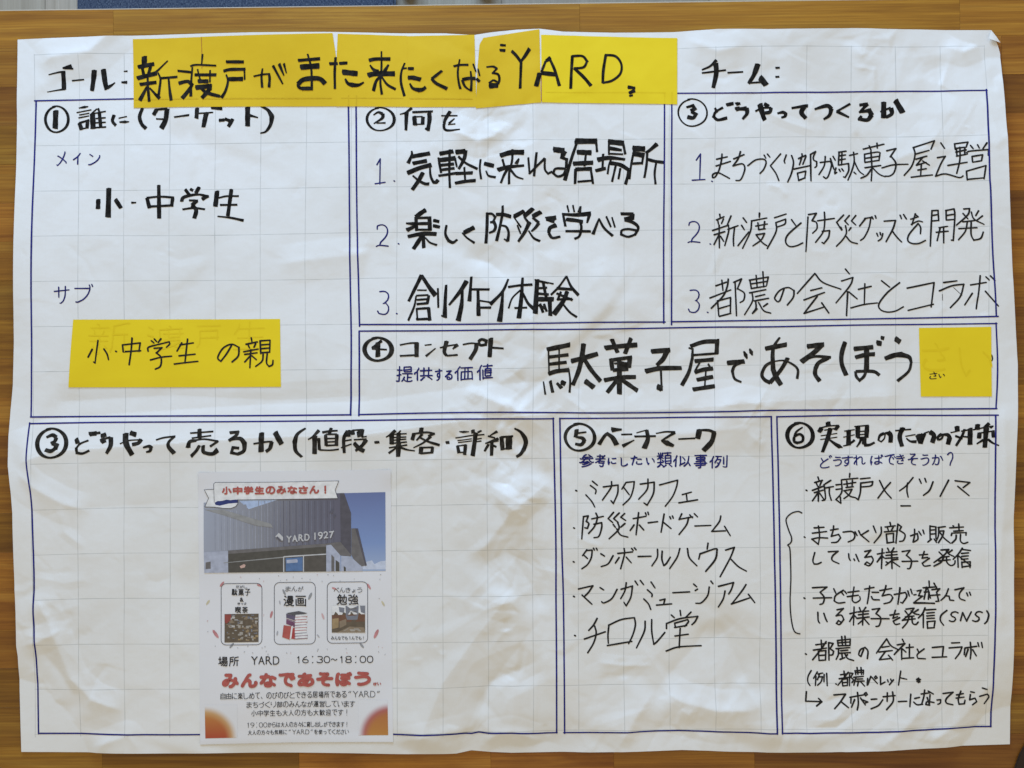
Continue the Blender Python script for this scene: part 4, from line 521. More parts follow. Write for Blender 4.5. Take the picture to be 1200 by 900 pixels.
GL['菓'] = [[45, 28, 45, 90], [76, 41, 15, 41], [90, 87, 86, 88, 82, 88, 67, 81, 56, 73, 54, 68], [86, 67, 38, 68, 4, 67], [27, 18, 27, 6], [5, 13, 86, 13], [0, 86, 4, 88, 7, 88, 23, 80, 34, 73, 36, 68], [62, 18, 62, 6], [45, 28, 75, 28, 76, 30, 76, 53, 75, 54, 74, 55, 15, 54, 15, 52, 15, 29, 15, 28, 17, 27, 45, 28]]
GL['親'] = [[2, 13, 38, 13], [21, 13, 20, 6, 19, 3, 15, 2], [33, 21, 30, 31, 28, 38], [2, 79, 7, 71, 9, 65], [87, 74, 90, 79, 89, 86, 88, 89, 84, 90, 77, 90, 74, 89, 73, 86, 73, 59], [50, 24, 83, 24], [40, 38, 0, 38], [38, 75, 34, 65], [38, 54, 1, 54], [22, 38, 22, 83, 21, 86, 21, 88, 19, 89, 14, 89, 11, 88], [50, 42, 83, 42], [57, 59, 57, 68, 54, 77, 52, 81, 48, 86, 44, 89, 41, 90, 36, 89], [9, 38, 10, 34, 12, 30, 10, 24, 9, 21], [50, 24, 50, 8, 51, 7, 81, 7, 83, 7, 83, 57, 83, 59, 53, 59, 51, 59, 50, 57, 50, 24]]
GL['詳'] = [[85, 44, 45, 44], [88, 22, 43, 22], [77, 22, 77, 13, 82, 2, 81, 0], [14, 1, 18, 9, 17, 12], [4, 32, 28, 32], [53, 22, 53, 13, 48, 2], [4, 89, 5, 61, 28, 60, 28, 61, 29, 62, 28, 84, 4, 84], [65, 22, 65, 90], [90, 68, 41, 68], [4, 46, 28, 46], [0, 18, 32, 18]]
GL['誰'] = [[45, 29, 41, 30, 38, 33, 37, 40], [47, 60, 86, 60], [88, 18, 49, 18], [70, 18, 70, 82], [18, 7, 14, 0], [47, 82, 90, 82], [47, 90, 47, 32, 46, 25, 47, 21, 49, 16, 50, 11, 54, 1], [86, 39, 47, 39], [4, 31, 29, 31], [68, 0, 72, 9], [32, 17, 0, 17], [5, 84, 28, 84, 29, 83, 30, 82, 30, 61, 29, 60, 5, 60, 5, 60, 5, 89], [4, 45, 29, 45]]
GL['販'] = [[42, 35, 80, 35, 81, 36, 82, 37, 81, 42, 78, 52, 71, 68, 65, 75, 59, 82, 51, 89, 48, 90], [49, 35, 51, 42, 56, 57, 61, 66, 65, 70, 69, 76, 75, 82, 84, 90, 90, 89], [86, 6, 82, 5, 65, 7, 45, 9, 43, 10, 42, 49, 40, 65, 38, 75, 34, 85, 32, 86, 29, 85, 27, 84, 22, 76], [0, 88, 7, 75], [26, 46, 3, 46], [3, 27, 26, 27], [26, 46, 26, 8, 3, 8, 3, 64, 5, 65, 26, 65, 26, 46]]
GL['貸'] = [[35, 4, 29, 6, 20, 15, 15, 17, 6, 22, 0, 22], [3, 89, 9, 90, 23, 85, 30, 82, 36, 82], [22, 30, 21, 15], [75, 51, 17, 51], [55, 83, 61, 82, 82, 90, 90, 90], [17, 63, 75, 63], [50, 16, 48, 5], [33, 18, 85, 15], [76, 8, 66, 5, 61, 5], [56, 17, 57, 21, 60, 24, 66, 28, 74, 32, 80, 33, 84, 31, 86, 28, 85, 24], [75, 51, 75, 41, 73, 40, 19, 40, 17, 42, 17, 74, 19, 75, 74, 75, 75, 73, 75, 51]]
GL['軽'] = [[66, 49, 66, 87], [37, 12, 1, 12], [54, 6, 53, 14, 57, 21, 64, 30, 72, 37, 80, 42, 87, 45, 90, 44], [2, 42, 33, 42, 45, 45, 54, 42, 64, 35, 72, 27, 76, 22, 82, 13, 83, 7, 81, 6, 47, 6], [19, 90, 19, 53, 19, 1], [85, 63, 49, 63], [89, 87, 42, 87], [0, 72, 38, 72], [36, 43, 36, 56, 36, 57, 3, 57, 2, 56, 2, 27, 4, 27, 36, 27, 36, 28, 36, 43]]
GL['農'] = [[55, 30, 55, 0], [85, 42, 9, 42, 8, 44, 8, 62, 6, 72, 5, 78, 0, 89], [62, 81, 64, 78, 77, 73, 79, 69, 79, 65], [8, 65, 87, 65], [25, 65, 25, 85, 27, 88, 30, 88, 46, 85, 49, 81], [31, 0, 31, 30], [90, 88, 84, 90, 73, 88, 63, 84, 60, 81, 54, 78, 49, 73, 47, 71, 46, 65], [21, 54, 76, 54], [78, 19, 9, 19], [55, 30, 58, 31, 76, 31, 78, 30, 78, 29, 78, 8, 77, 6, 11, 6, 9, 7, 9, 28, 10, 31, 51, 31, 55, 30]]
GL['迎'] = [[90, 85, 85, 89, 81, 89, 43, 90, 34, 89, 31, 87, 27, 86, 18, 80, 14, 79], [17, 20, 4, 11], [14, 79, 14, 41, 12, 40, 0, 40], [14, 79, 7, 83, 1, 89], [59, 78, 59, 11, 82, 11, 83, 12, 83, 59, 82, 63, 81, 65, 75, 66, 74, 66, 68, 63], [53, 6, 48, 5, 33, 12, 32, 15, 32, 61, 35, 62, 39, 62, 50, 58, 53, 54]]
GL['遊'] = [[14, 79, 19, 80, 28, 86, 31, 87, 35, 89, 43, 90, 81, 89, 85, 89, 90, 85], [14, 79, 14, 41, 13, 40, 0, 40], [14, 79, 7, 83, 1, 89], [40, 18, 39, 12, 37, 6, 33, 4], [24, 18, 52, 18, 55, 20, 57, 26, 62, 30, 79, 30, 80, 31, 79, 35, 74, 41, 73, 44, 73, 73, 72, 76, 69, 77, 64, 77, 59, 75], [33, 18, 32, 49, 29, 64, 24, 73], [69, 2, 65, 4, 63, 13, 59, 20, 57, 22], [33, 35, 48, 35, 49, 36, 48, 60, 48, 67, 46, 74, 45, 77, 43, 77, 38, 77, 35, 76], [63, 15, 86, 15], [87, 53, 59, 53], [14, 21, 4, 12, 1, 11]]
GL['運'] = [[55, 16, 55, 76], [78, 45, 32, 45], [0, 90, 1, 84, 9, 77, 14, 75], [34, 21, 75, 21], [84, 68, 26, 68], [13, 19, 6, 9, 3, 7], [90, 82, 84, 86, 65, 87, 46, 87, 35, 85, 28, 83, 18, 76, 14, 75], [83, 17, 83, 7, 82, 5, 29, 5, 27, 6, 27, 17], [14, 75, 13, 44, 12, 43, 0, 43], [78, 45, 78, 34, 77, 33, 33, 32, 32, 34, 32, 55, 33, 57, 77, 57, 78, 55, 78, 45]]
GL['部'] = [[2, 13, 45, 13], [47, 41, 0, 41], [6, 85, 39, 85, 41, 84, 42, 81, 42, 60, 42, 58, 6, 58, 6, 59, 6, 90], [16, 33, 15, 32, 11, 21], [25, 13, 24, 6, 22, 0, 21, 0], [69, 73, 73, 75, 79, 75, 83, 73, 85, 68, 86, 62, 84, 51, 80, 44, 76, 39, 75, 37, 84, 12, 85, 8, 84, 6, 82, 6, 62, 6, 60, 6, 60, 90], [33, 41, 34, 35, 39, 21]]
GL['都'] = [[24, 3, 24, 30, 27, 37, 27, 40, 23, 44, 20, 48, 15, 51, 12, 54, 8, 55, 4, 57, 0, 57], [21, 49, 24, 50, 45, 51, 45, 81, 44, 83, 42, 84, 14, 84], [8, 14, 36, 14, 43, 18], [14, 54, 14, 90], [45, 67, 14, 67], [49, 33, 3, 33], [70, 74, 75, 77, 81, 77, 86, 75, 89, 71, 90, 64, 87, 54, 84, 48, 78, 42, 77, 39, 78, 35, 87, 15, 88, 9, 87, 8, 61, 9, 61, 90], [49, 7, 45, 16, 38, 27, 36, 33]]
GL['開'] = [[15, 88, 19, 88, 21, 87, 24, 83, 28, 76, 29, 69, 30, 45], [66, 44, 18, 44], [0, 15, 33, 15], [16, 64, 68, 64], [0, 31, 31, 31, 33, 30, 33, 29, 33, 2, 32, 0, 2, 0, 0, 1, 0, 90], [84, 15, 51, 15], [65, 86, 72, 90, 81, 89, 83, 87, 84, 83, 84, 1, 82, 0, 53, 0, 52, 0, 51, 2, 51, 29, 51, 31, 84, 31], [53, 45, 53, 88]]
GL['防'] = [[53, 86, 58, 89, 62, 90, 69, 89, 73, 86, 75, 80, 76, 74, 77, 43, 76, 42, 47, 42], [19, 88, 24, 87, 30, 83, 37, 74, 41, 65, 44, 54, 47, 40, 47, 19], [54, 0, 56, 1, 58, 9, 58, 11, 56, 14, 56, 18], [31, 18, 84, 18], [0, 90, 0, 5, 1, 5, 20, 5, 22, 5, 23, 7, 22, 11, 15, 29, 15, 33, 22, 46, 24, 56, 23, 61, 21, 65, 19, 67, 14, 67, 11, 66]]
GL['集'] = [[77, 39, 15, 39], [47, 51, 47, 17, 49, 9, 46, 3, 42, 1], [44, 60, 44, 90], [2, 66, 35, 66, 41, 68, 56, 66, 87, 66], [38, 68, 35, 72, 19, 82, 4, 88, 0, 87], [81, 14, 23, 14, 19, 13], [77, 26, 15, 26], [90, 86, 86, 88, 84, 87, 68, 81, 54, 72, 52, 67], [14, 21, 15, 23, 15, 49, 17, 51, 84, 52], [27, 1, 22, 3, 20, 7, 19, 11, 16, 14, 13, 20, 8, 23, 1, 28]]
GL['類'] = [[34, 6, 31, 14], [31, 50, 36, 54, 35, 59, 33, 61, 0, 61], [37, 22, 22, 22, 13, 29, 7, 37, 0, 41], [48, 40, 83, 40], [0, 88, 4, 86, 9, 83, 13, 79, 17, 73, 18, 69, 19, 52], [48, 56, 83, 56], [8, 14, 6, 12, 4, 6], [19, 42, 19, 4], [36, 38, 26, 32, 22, 30, 15, 22, 0, 22], [45, 8, 86, 8], [90, 90, 87, 90, 76, 81, 73, 81], [37, 90, 41, 90, 49, 86, 55, 81, 57, 81], [35, 82, 22, 73, 18, 72], [65, 8, 62, 23], [48, 40, 48, 25, 49, 24, 81, 24, 83, 25, 83, 71, 81, 72, 49, 71, 48, 40]]
GL['駄'] = [[5, 19, 34, 19], [1, 62, 3, 65, 0, 80, 1, 85], [34, 35, 5, 35], [87, 90, 87, 85, 81, 75, 76, 65, 73, 55, 70, 42, 66, 39], [46, 28, 88, 28], [65, 0, 65, 24, 66, 32, 66, 37, 63, 42, 61, 54, 55, 68, 48, 80, 43, 86], [36, 4, 6, 4, 5, 4, 5, 51, 35, 51, 37, 53, 36, 75, 33, 85, 32, 87, 29, 88, 23, 88, 20, 87], [12, 78, 12, 73, 11, 64], [23, 4, 23, 51], [18, 62, 20, 65, 22, 75], [26, 61, 30, 70, 36, 70], [56, 69, 58, 70, 62, 72, 70, 82]]
GL['験'] = [[87, 26, 79, 19, 72, 12, 67, 5, 64, 4, 61, 5, 51, 19, 41, 27], [33, 38, 6, 38], [22, 53, 22, 8], [34, 73, 30, 72, 26, 63], [20, 87, 23, 90, 27, 90, 30, 89, 32, 87, 34, 79, 36, 56, 35, 54, 33, 53, 7, 53, 6, 53, 6, 8, 6, 8, 35, 8], [47, 23, 52, 28, 77, 28], [64, 29, 64, 62, 60, 72, 56, 78, 49, 84, 43, 88, 38, 88], [18, 64, 20, 68, 22, 77], [65, 64, 68, 66, 69, 69, 73, 76, 80, 84, 85, 88, 90, 87], [33, 22, 6, 22], [6, 63, 4, 66, 3, 76, 0, 84], [12, 80, 11, 66], [65, 64, 61, 62, 47, 62, 46, 61, 45, 60, 45, 44, 46, 43, 82, 43, 83, 43, 83, 61, 82, 62, 70, 62, 65, 64]]
GL['？'] = [[0, 14, 9, 7, 19, 2, 29, 0, 40, 0, 49, 2, 56, 6, 65, 17, 67, 25, 65, 38, 60, 48, 42, 67, 35, 75, 33, 82, 32, 90]]
GL['～'] = [[90, 76, 85, 78, 81, 83, 76, 87, 72, 89, 66, 90, 60, 90, 55, 89, 47, 84, 35, 74, 29, 71, 22, 70, 14, 72, 9, 74, 4, 78, 0, 83]]
for key in GL: GL[key] = [np.array(s, float).reshape(-1, 2) for s in GL[key]]
GL['1'] = [np.array([(0, 18), (20, 0), (20, 90)], float)]
GL['1_'] = [np.array([(10, 20), (28, 0), (26, 90)], float), np.array([(0, 90), (50, 86)], float)]
GL['|'] = [np.array([(10, 0), (10, 90)], float)]
GL['・'] = [np.array([(40, 45), (50, 46)], float)]
GL['ー'] = [np.array([(0, 50), (90, 46)], float)]
GL['!'] = [np.array([(10, 0), (10, 60)], float), np.array([(10, 86), (10, 90)], float)]
GL[':'] = [np.array([(5, 20), (14, 17)], float), np.array([(5, 72), (14, 69)], float)]
GL['い'] = [np.array([(0, 5), (4, 50), (18, 80), (26, 66)], float), np.array([(70, 14), (86, 34), (90, 56)], float)]
GL['り'] = [np.array([(5, 5), (2, 45), (12, 48)], float), np.array([(60, 0), (64, 40), (50, 72), (30, 90)], float)]
GL['”'] = [np.array([(0, 60), (30, 0)], float), np.array([(50, 60), (80, 0)], float)]
GL['。'] = [np.array([(0, 30), (60, 0)], float), np.array([(15, 90), (75, 55)], float), np.array([(5, 50), (70, 25)], float)]
GL['、'] = [np.array([(0, 60), (14, 90)], float)]
GL['↳'] = [np.array([(0, 0), (8, 66), (90, 62)], float), np.array([(66, 38), (90, 62), (64, 88)], float)]
def catmull(P, step):
    P = np.asarray(P, float)
    if len(P) == 2:
        n = max(2, int(np.hypot(*(P[1] - P[0])) / step) + 1); t = np.linspace(0, 1, n)[:, None]; return P[0] * (1 - t) + P[1] * t
    Q = np.vstack([2 * P[0] - P[1], P, 2 * P[-1] - P[-2]]); out = []
    for i in range(1, len(Q) - 2):
        L = np.hypot(*(Q[i + 1] - Q[i])); n = max(1, int(L / step)); t = (np.arange(n) / n)[:, None]
        a, b, c, d = Q[i - 1], Q[i], Q[i + 1], Q[i + 2]
        out.append(0.5 * ((2 * b) + (c - a) * t + (2 * a - 5 * b + 4 * c - d) * t ** 2 + (3 * b - a - 3 * c + d) * t ** 3))
    out.append(P[-1][None]); return np.vstack(out)
def split_corners(P, ang=52):
    P = np.asarray(P, float); keep = [P[0]]
    for q in P[1:]:
        if np.hypot(*(q - keep[-1])) > 0.25: keep.append(q)
    P = np.array(keep) if len(keep) > 1 else P[:2]
    res = []; s = 0
    for i in range(1, len(P) - 1):
        a = P[i] - P[i - 1]; b = P[i + 1] - P[i]
        c = np.dot(a, b) / (np.hypot(*a) * np.hypot(*b) + 1e-9)
        if c < math.cos(math.radians(ang)): res.append(P[s:i + 1]); s = i
    res.append(P[s:]); return res
class Ink:
    def __init__(self, base, seed=1): self.v = []; self.f = []; self.o = []; self.base = base; self.k = 0; self.r = np.random.default_rng(seed); self.n = 0
    def stroke(self, P, a, b, ang, press=0.18, wob=0.0, step=1.5):
        P = np.asarray(P, float)
        if wob: P = P + self.r.normal(0, wob, P.shape)
        for S in split_corners(P, 70): self._rib(catmull(S, step), a, b, ang, press)
    def _rib(self, S, a, b, ang, press):
        if len(S) < 2: return
        T = np.gradient(S, axis=0); l = np.hypot(T[:, 0], T[:, 1]); l[l < 1e-9] = 1; T /= l[:, None]
        A = np.array([[math.cos(ang) * a, -math.sin(ang) * b], [math.sin(ang) * a, math.cos(ang) * b]])
        def sup(D): 
            w = D @ A; w /= np.maximum(np.hypot(w[:, 0], w[:, 1]), 1e-9)[:, None]; return w @ A.T
        n = len(S); t = np.linspace(0, 1, n)
        pr = 1 - press * (t ** 2) + self.r.normal(0, 0.03) + 0.04 * np.sin(t * self.r.uniform(3, 9) + self.r.uniform(0, 6)); pr = pr[:, None]
        Nn = np.stack([-T[:, 1], T[:, 0]], 1); C = sup(Nn) * pr
        base = self.n; V = np.stack([S + C, S, S - C], 1).reshape(-1, 2)
        F = []
        for i in range(n - 1):
            q = base + i * 3
            F.append((q, q + 1, q + 4, q + 3)); F.append((q + 1, q + 2, q + 5, q + 4))
        extra = []
        for end, sg in ((0, -1), (n - 1, 1)):
            d = T[end] * sg; nn = Nn[end]; ths = np.radians([60, 25, -10, -35, -65] if False else [55, 20, -20, -55])
            D = np.array([nn * math.sin(th) + d * math.cos(th) for th in ths]); c = S[end] + sup(D) * pr[end]
            ids = [base + end * 3] + [base + n * 3 + len(extra) + j for j in range(len(c))] + [base + end * 3 + 2]
            extra += list(c); ctr = base + end * 3 + 1
            for j in range(len(ids) - 1): F.append((ctr, ids[j], ids[j + 1]))
        V = np.vstack([V, np.array(extra)])
        self.v.append(V); self.f += F; self.n += len(V)
        self.k += 1; self.o.append(np.full(len(V), self.base + 0.012 * (self.k % 9)))
    def glyph(self, ch, x0, y0, x1, y1, a, b, ang, shear=0.0, wob=0.6, press=0.18):
        S = GL.get(ch)
        if S is None: print("NOGLYPH", ch); return
        al = np.vstack(S); lo = al.min(0); hi = al.max(0); sz = hi - lo
        wv = self.r.uniform(0, 6, 4); am = wob * 1.3
        rot = self.r.normal(0, 0.02)
        R = []
        for s in S:
            s = s - (lo + hi) / 2
            s = s + np.stack([am * np.sin(s[:, 1] / 18 + wv[0]), am * np.sin(s[:, 0] / 18 + wv[1])], 1)
            s = s + self.r.normal(0, wob * 0.9, 2) 
            if len(s) >= 2:
                s = s.copy(); s[0] += self.r.normal(0, wob, 2); s[-1] += self.r.normal(0, wob * 1.3, 2)
            s = np.stack([s[:, 0] - rot * s[:, 1], s[:, 1] - (shear - rot) * s[:, 0]], 1); R.append(s)
        al = np.vstack(R); lo2 = al.min(0); hi2 = al.max(0)
        w2, h2 = np.maximum(hi2 - lo2, 1e-6)
        ins = min(a, b) + 0.25 * abs(a - b)
        bx0, by0, bx1, by1 = x0 + ins, y0 + ins, x1 - ins, y1 - ins
        sx = (bx1 - bx0) / w2 if sz[0] > 12 else 0.0; sy = (by1 - by0) / h2 if sz[1] > 12 else 0.0
        if sx == 0 and sy == 0: sx = sy = 0.04
        if sx == 0: sx = sy * 0.6
        if sy == 0: sy = sx * 0.8
        c = np.array([(x0 + x1) / 2, (y0 + y1) / 2]); m = (lo2 + hi2) / 2
        for s in R: self.stroke((s - m) * [sx, sy] + c, a, b, ang, press)
    def dot(self, x, y, r): self.stroke([(x - r * .3, y - r * .2), (x + r * .3, y + r * .2)], r, r * .8, 0.4, 0)
    def circle(self, x0, y0, x1, y1, a, b, ang):
        c = np.array([(x0 + x1) / 2, (y0 + y1) / 2]); rx, ry = (x1 - x0) / 2 - a * .6, (y1 - y0) / 2 - a * .6
        t = np.linspace(-1.9, -1.9 + 2 * math.pi + 0.12, 30)
        P = np.stack([c[0] + rx * np.cos(t) * (1 + .02 * np.sin(2 * t)), c[1] + ry * np.sin(t) * (1 + .02 * np.cos(3 * t)) + (t - t[0]) * .12], 1)
        self.stroke(P, a, b, ang, 0.1)
    def chisel(self, spec, ox, oy, s):
        for st in spec.split(';'):
            q = st.split()
            if len(q) < 5: continue
            wd = [float(x) for x in q[0].split('/')]; w0, w1 = wd[0] / s * 1.08 + 0.25, wd[-1] / s * 1.08 + 0.25
            P = np.array([float(x) for x in q[1:]]).reshape(-1, 2) / s + [ox, oy]
            tot = np.hypot(*np.diff(P, axis=0).T).sum(); acc = 0; parts = split_corners(P, 70)
            for j, S in enumerate(parts):
                S = catmull(S, 1.2); L = np.hypot(*np.diff(S, axis=0).T).sum()
                wa = w0 + (w1 - w0) * acc / tot; wb = w0 + (w1 - w0) * (acc + L) / tot; acc += L
                if len(S) < 2: continue
                if j > 0: d = S[0] - S[1]; S[0] = S[0] + d / (np.hypot(*d) + 1e-9) * wa * .35
                if j < len(parts) - 1: d = S[-1] - S[-2]; S[-1] = S[-1] + d / (np.hypot(*d) + 1e-9) * wb * .35
                T = np.gradient(S, axis=0); l = np.hypot(T[:, 0], T[:, 1]); l[l < 1e-9] = 1; T /= l[:, None]
                Nn = np.stack([-T[:, 1], T[:, 0]], 1); n = len(S); tt = np.linspace(0, 1, n)
                hw = (wa + (wb - wa) * tt) / 2 * (1 + 0.05 * np.sin(tt * self.r.uniform(4, 12) + self.r.uniform(0, 6))) 
                hw = np.maximum(hw, 0.45); sk = self.r.normal(0.0, 0.10, 2)
                C = Nn * hw[:, None]; Sk = T * (hw * 0.28)[:, None]
                A = S + C; B = S - C; A[0] += T[0] * hw[0] * (.2 + sk[0]); B[0] -= T[0] * hw[0] * (.05 + sk[0]); A[-1] += T[-1] * hw[-1] * (.1 + sk[1]); B[-1] += T[-1] * hw[-1] * (.1 - sk[1])
                V = np.stack([A, S, B], 1).reshape(-1, 2); base = self.n; F = []
                for i in range(n - 1):
                    q_ = base + i * 3; F.append((q_, q_ + 1, q_ + 4, q_ + 3)); F.append((q_ + 1, q_ + 2, q_ + 5, q_ + 4))
                e0 = S[0] - T[0] * hw[0] * .18; e1 = S[-1] + T[-1] * hw[-1] * .22
                V = np.vstack([V, e0, e1]); k0 = base + n * 3
                F += [(k0, base + 1, base), (k0, base + 2, base + 1), (k0 + 1, base + n * 3 - 3, base + n * 3 - 2), (k0 + 1, base + n * 3 - 2, base + n * 3 - 1)]
                self.v.append(V); self.f += F; self.n += len(V); self.k += 1; self.o.append(np.full(len(V), self.base + 0.012 * (self.k % 9)))
    def build(self, name, m, parent, label=None):
        V = np.vstack(self.v); O = np.concatenate(self.o)
        z = to_world(V, 0.0); z[:, 2] += O * 0.001
        o = obj(name, z, self.f, m, parent, False)
        if label: o['label'] = label
        return o
R_ = math.radians
def parse(spec, ox, oy):
    out = []
    for it in spec.split(';'):
        q = it.split()
        if len(q) == 5: out.append((q[0], *[ox + float(q[1]) / 4, oy + float(q[2]) / 4, ox + float(q[3]) / 4, oy + float(q[4]) / 4]))
        elif q: print("BAD", it)
    return out
seed = [0]
def write(label, parent, m, nib, specs, base=0.14, shear=0.06, wob=1.0, press=0.15, extra=None, name="handwriting", lean=0.0):
    seed[0] += 1; ink = Ink(base, seed[0]); a, b, g = nib; g = R_(g)
    if m is PEN and shear: shear = 0.12
    if m is PEN: wob = 1.4
    for ox, oy, sp in specs:
        for ch, x0, y0, x1, y1 in parse(sp, ox, oy):
            if ch == '○': ink.circle(x0, y0, x1, y1, a * .8, b, g)
            elif ch == '・' : ink.dot((x0 + x1) / 2, (y0 + y1) / 2, max(a, b) * 1.05)
            else: ink.glyph(ch, x0, y0, x1, y1, a, b, g, shear if ch not in '1234567890ー()' else 0.0, wob, press)
    if extra: extra(ink)
    return ink.build(name, m, parent, label)

def hand(label, parent, m, specs, base=0.14, circ=None, nib=None, extra=None):
    seed[0] += 1; ink = Ink(base, seed[0])
    if circ: ink.circle(*circ, *nib)
    for ox, oy, s, sp in specs: ink.chisel(sp, ox, oy, s)
    if extra: extra(ink)
    return ink.build("handwriting", m, parent, label)

def pen(label, parent, m, specs, rad=1.10, base=0.14):
    seed[0] += 1; ink = Ink(base, seed[0])
    for ox, oy, s, sp in specs:
        for st in sp.split(';'):
            q = st.split()
            if len(q) == 2: ink.dot(ox + float(q[0]) / s, oy + float(q[1]) / s, rad * 1.1)
            elif len(q) > 3: ink.stroke(np.array([float(x) for x in q]).reshape(-1, 2) / s + [ox, oy], rad * ink.r.uniform(.96, 1.06), rad * .86, 0.6, 0.12, 0.0, 1.3)
    return ink.build("handwriting", m, parent, label)

# blue ruled boxes
frames = [
 ("blue ruled box around the target section", [[(40.5, 117), (39, 200), (37.5, 300), (37.3, 400), (37, 440), (36.5, 488.7)], [(39, 117), (100, 116.3), (157, 115.4)],
   [(36, 488.7), (200, 487.6), (300, 487), (411.5, 486)], [(408.2, 124), (408.8, 200), (409.5, 260), (410.3, 330), (411.2, 400), (411.3, 486.5)]]),
 ("blue ruled box around the what section", [[(417.2, 124), (417.6, 200), (418.3, 260), (420, 330), (421.3, 382.5)], [(421, 380.3), (520, 380.2), (600, 379.5), (700, 378), (779.5, 377.5)],
   [(778.7, 122), (778.4, 200), (777.8, 280), (778, 378.5)]]),
 ("blue ruled box around the how to make it section", [[(787.5, 122), (787, 200), (787, 280), (787.2, 380.5)], [(794, 108.8), (900, 108.5), (1000, 107.2), (1080, 106.3), (1156.5, 105.5)],
   [(1156, 105), (1157, 200), (1158.3, 225), (1161, 290), (1164.5, 340), (1166.2, 371)], [(788, 377), (900, 375.5), (1000, 374), (1100, 372), (1168, 370.7)]]),
 ("blue ruled box around the concept section", [[(420.8, 388), (421, 430), (421, 487)], [(421, 388), (520, 387.5), (600, 386.5), (700, 385.7), (828, 383.5), (900, 382.8), (1000, 381), (1100, 380), (1166.5, 379.3)],
   [(1166, 378.5), (1167.3, 420), (1166.5, 450), (1165, 478.5)], [(421, 485.6), (510, 484), (600, 483), (700, 484), (800, 483), (852, 482.3), (900, 481), (1000, 480), (1165.5, 478.7)]]),
 ("blue ruled box around the how to sell section", [[(35, 495.5), (33.5, 520), (34, 545), (38, 575), (39.5, 610), (40.5, 675), (40, 720), (41.5, 770), (43, 861.5)],
   [(35, 496.3), (120, 495), (200, 494.3), (300, 493.8), (372, 493.2), (450, 492.2), (540, 491), (649, 490.7)],
   [(648.3, 490), (650, 560), (651.2, 640), (651.5, 700), (652, 760), (652.5, 860)], [(43, 861), (120, 861), (234.5, 861)], [(461, 859.5), (500, 859.6), (540, 859.5), (553, 860), (561, 858.5), (572, 859.5), (600, 859.3), (625, 860.5), (653, 859.8)]]),
 ("blue ruled box around the benchmark section", [[(656, 490.5), (657.2, 560), (658.5, 640), (660, 700), (661, 780), (661.8, 860.5)],
   [(656, 490.3), (750, 490), (800, 489), (904, 488.4)], [(903.5, 488), (906, 560), (907, 640), (908, 700), (909, 780), (910, 859)],
   [(661, 859.6), (720, 857.8), (790, 856), (850, 857.5), (910, 858.5)]]),
 ("blue ruled box around the measures section", [[(910.5, 488), (912.5, 560), (914, 675), (915, 780), (916.3, 859)], [(910.5, 488.6), (1000, 487), (1100, 486.8), (1167, 486.2)],
   [(1164, 486.5), (1164.5, 560), (1165, 640), (1165.2, 720), (1164.3, 790), (1163.3, 853.5)], [(916, 858.2), (1000, 857), (1060, 855), (1120, 853.6), (1163.5, 852.8)]]),
]
for i, (lb, pl) in enumerate(frames):
    ink = Ink(0.2, 50 + i)
    for p in pl: ink.stroke(p, 0.95, 0.85, 0, 0.0, 0.12, 3.0)
    ink.build("ruled_frame", FRAME, poster, lb)

B1 = (2.5, 1.1, 15)
hand("goal heading ゴール", poster, BLACK, [(45, 70, 8, "8/18 85 134 190 112 245 110;38 226 110 228 272;5/16 68 294 150 280 235 268;14/42 222 76 308 62;14 240 78 322 82;12 305 190 420 180;46/34 522 95 495 285;44/40 605 86 618 200 634 272;34/9 632 262 680 235 712 210;8/14 795 105 830 104;14/26 772 207 825 208")])
hand("team heading チーム", poster, BLACK, [(790, 60, 4.286, "14/7 212 46 180 76 140 93;8 140 109 260 95;25/17 208 62 212 110 197 183;8 268 108 346 104;27/14 420 65 400 120 374 162;8 374 160 440 155;26/27 430 130 462 170;9 508 85 529 84;9 508 130 527 129")])
hand("section heading 誰に(ターゲット)", poster, BLACK, [(45, 70, 8, "46 152 468 148 638;8/22 370 448 430 438;18/6 430 438 460 434;10 350 491 490 465;10 375 514 470 497;10 368 541 468 522;34 376 585 400 652;18 380 588 470 562;30 455 560 450 638;12 395 645 460 634;12 542 455 480 512;46 500 500 508 642;12 500 502 626 480;30 565 490 580 632;12 530 548 625 540;12 530 588 626 583;14 520 634 630 628;18 552 450 572 500;28/26 706 514 690 570 722 614;10 748 546 826 529;12/24 755 582 815 580;20/6 815 580 848 579;28/32 972 450 945 530 965 600 1005 642;34 1075 515 1105 465;18 1095 466 1205 458;44 1205 460 1190 560 1150 640;13 1100 552 1190 556"), (190, 120, 8.571, "14/18 120 148 272 128;36 352 55 345 160;12 350 112 512 100;46/38 445 100 415 247;30 492 52 602 62;28 570 180 625 176;28 630 166 685 186;34 710 165 665 242;46 858 45 858 236;26/10 880 130 962 152;14/44 985 34 1060 75 1102 140;44/12 1102 135 1088 220 1040 290 985 308")],
     circ=(50.7, 122.5, 80, 155), nib=(1.7, 1.0, 0.1))
write("blue small heading メイン", poster, BLUE, (0.95, 0.75, 40), [(0, 0, "メ 262 708 312 778;イ 340 715 378 772;ン 412 720 470 775")])
hand("marker words 小・中学生", poster, BLACK, [(100, 210, 6, "28 92 140 90 208;31/36 165 62 160 266;26 210 140 250 202;14/8 322 165 356 164;24 432 130 450 202;13 430 131 520 122 622 128;22 614 128 605 190;14 445 192 616 183;22/28 515 40 518 274;20 700 70 728 106;18 735 68 756 79;24 800 54 775 98;24/12 676 157 690 127 760 109 810 107;13/24 805 107 856 120 820 140;13 728 148 790 150;22 786 150 748 182;24/28 748 180 778 218 765 274;13 682 212 760 202 840 211;30 925 80 913 190;11 935 131 990 118 1076 117;24 1025 68 1000 256;13 945 180 1066 178;8/18 928 260 1020 270 1110 289")])
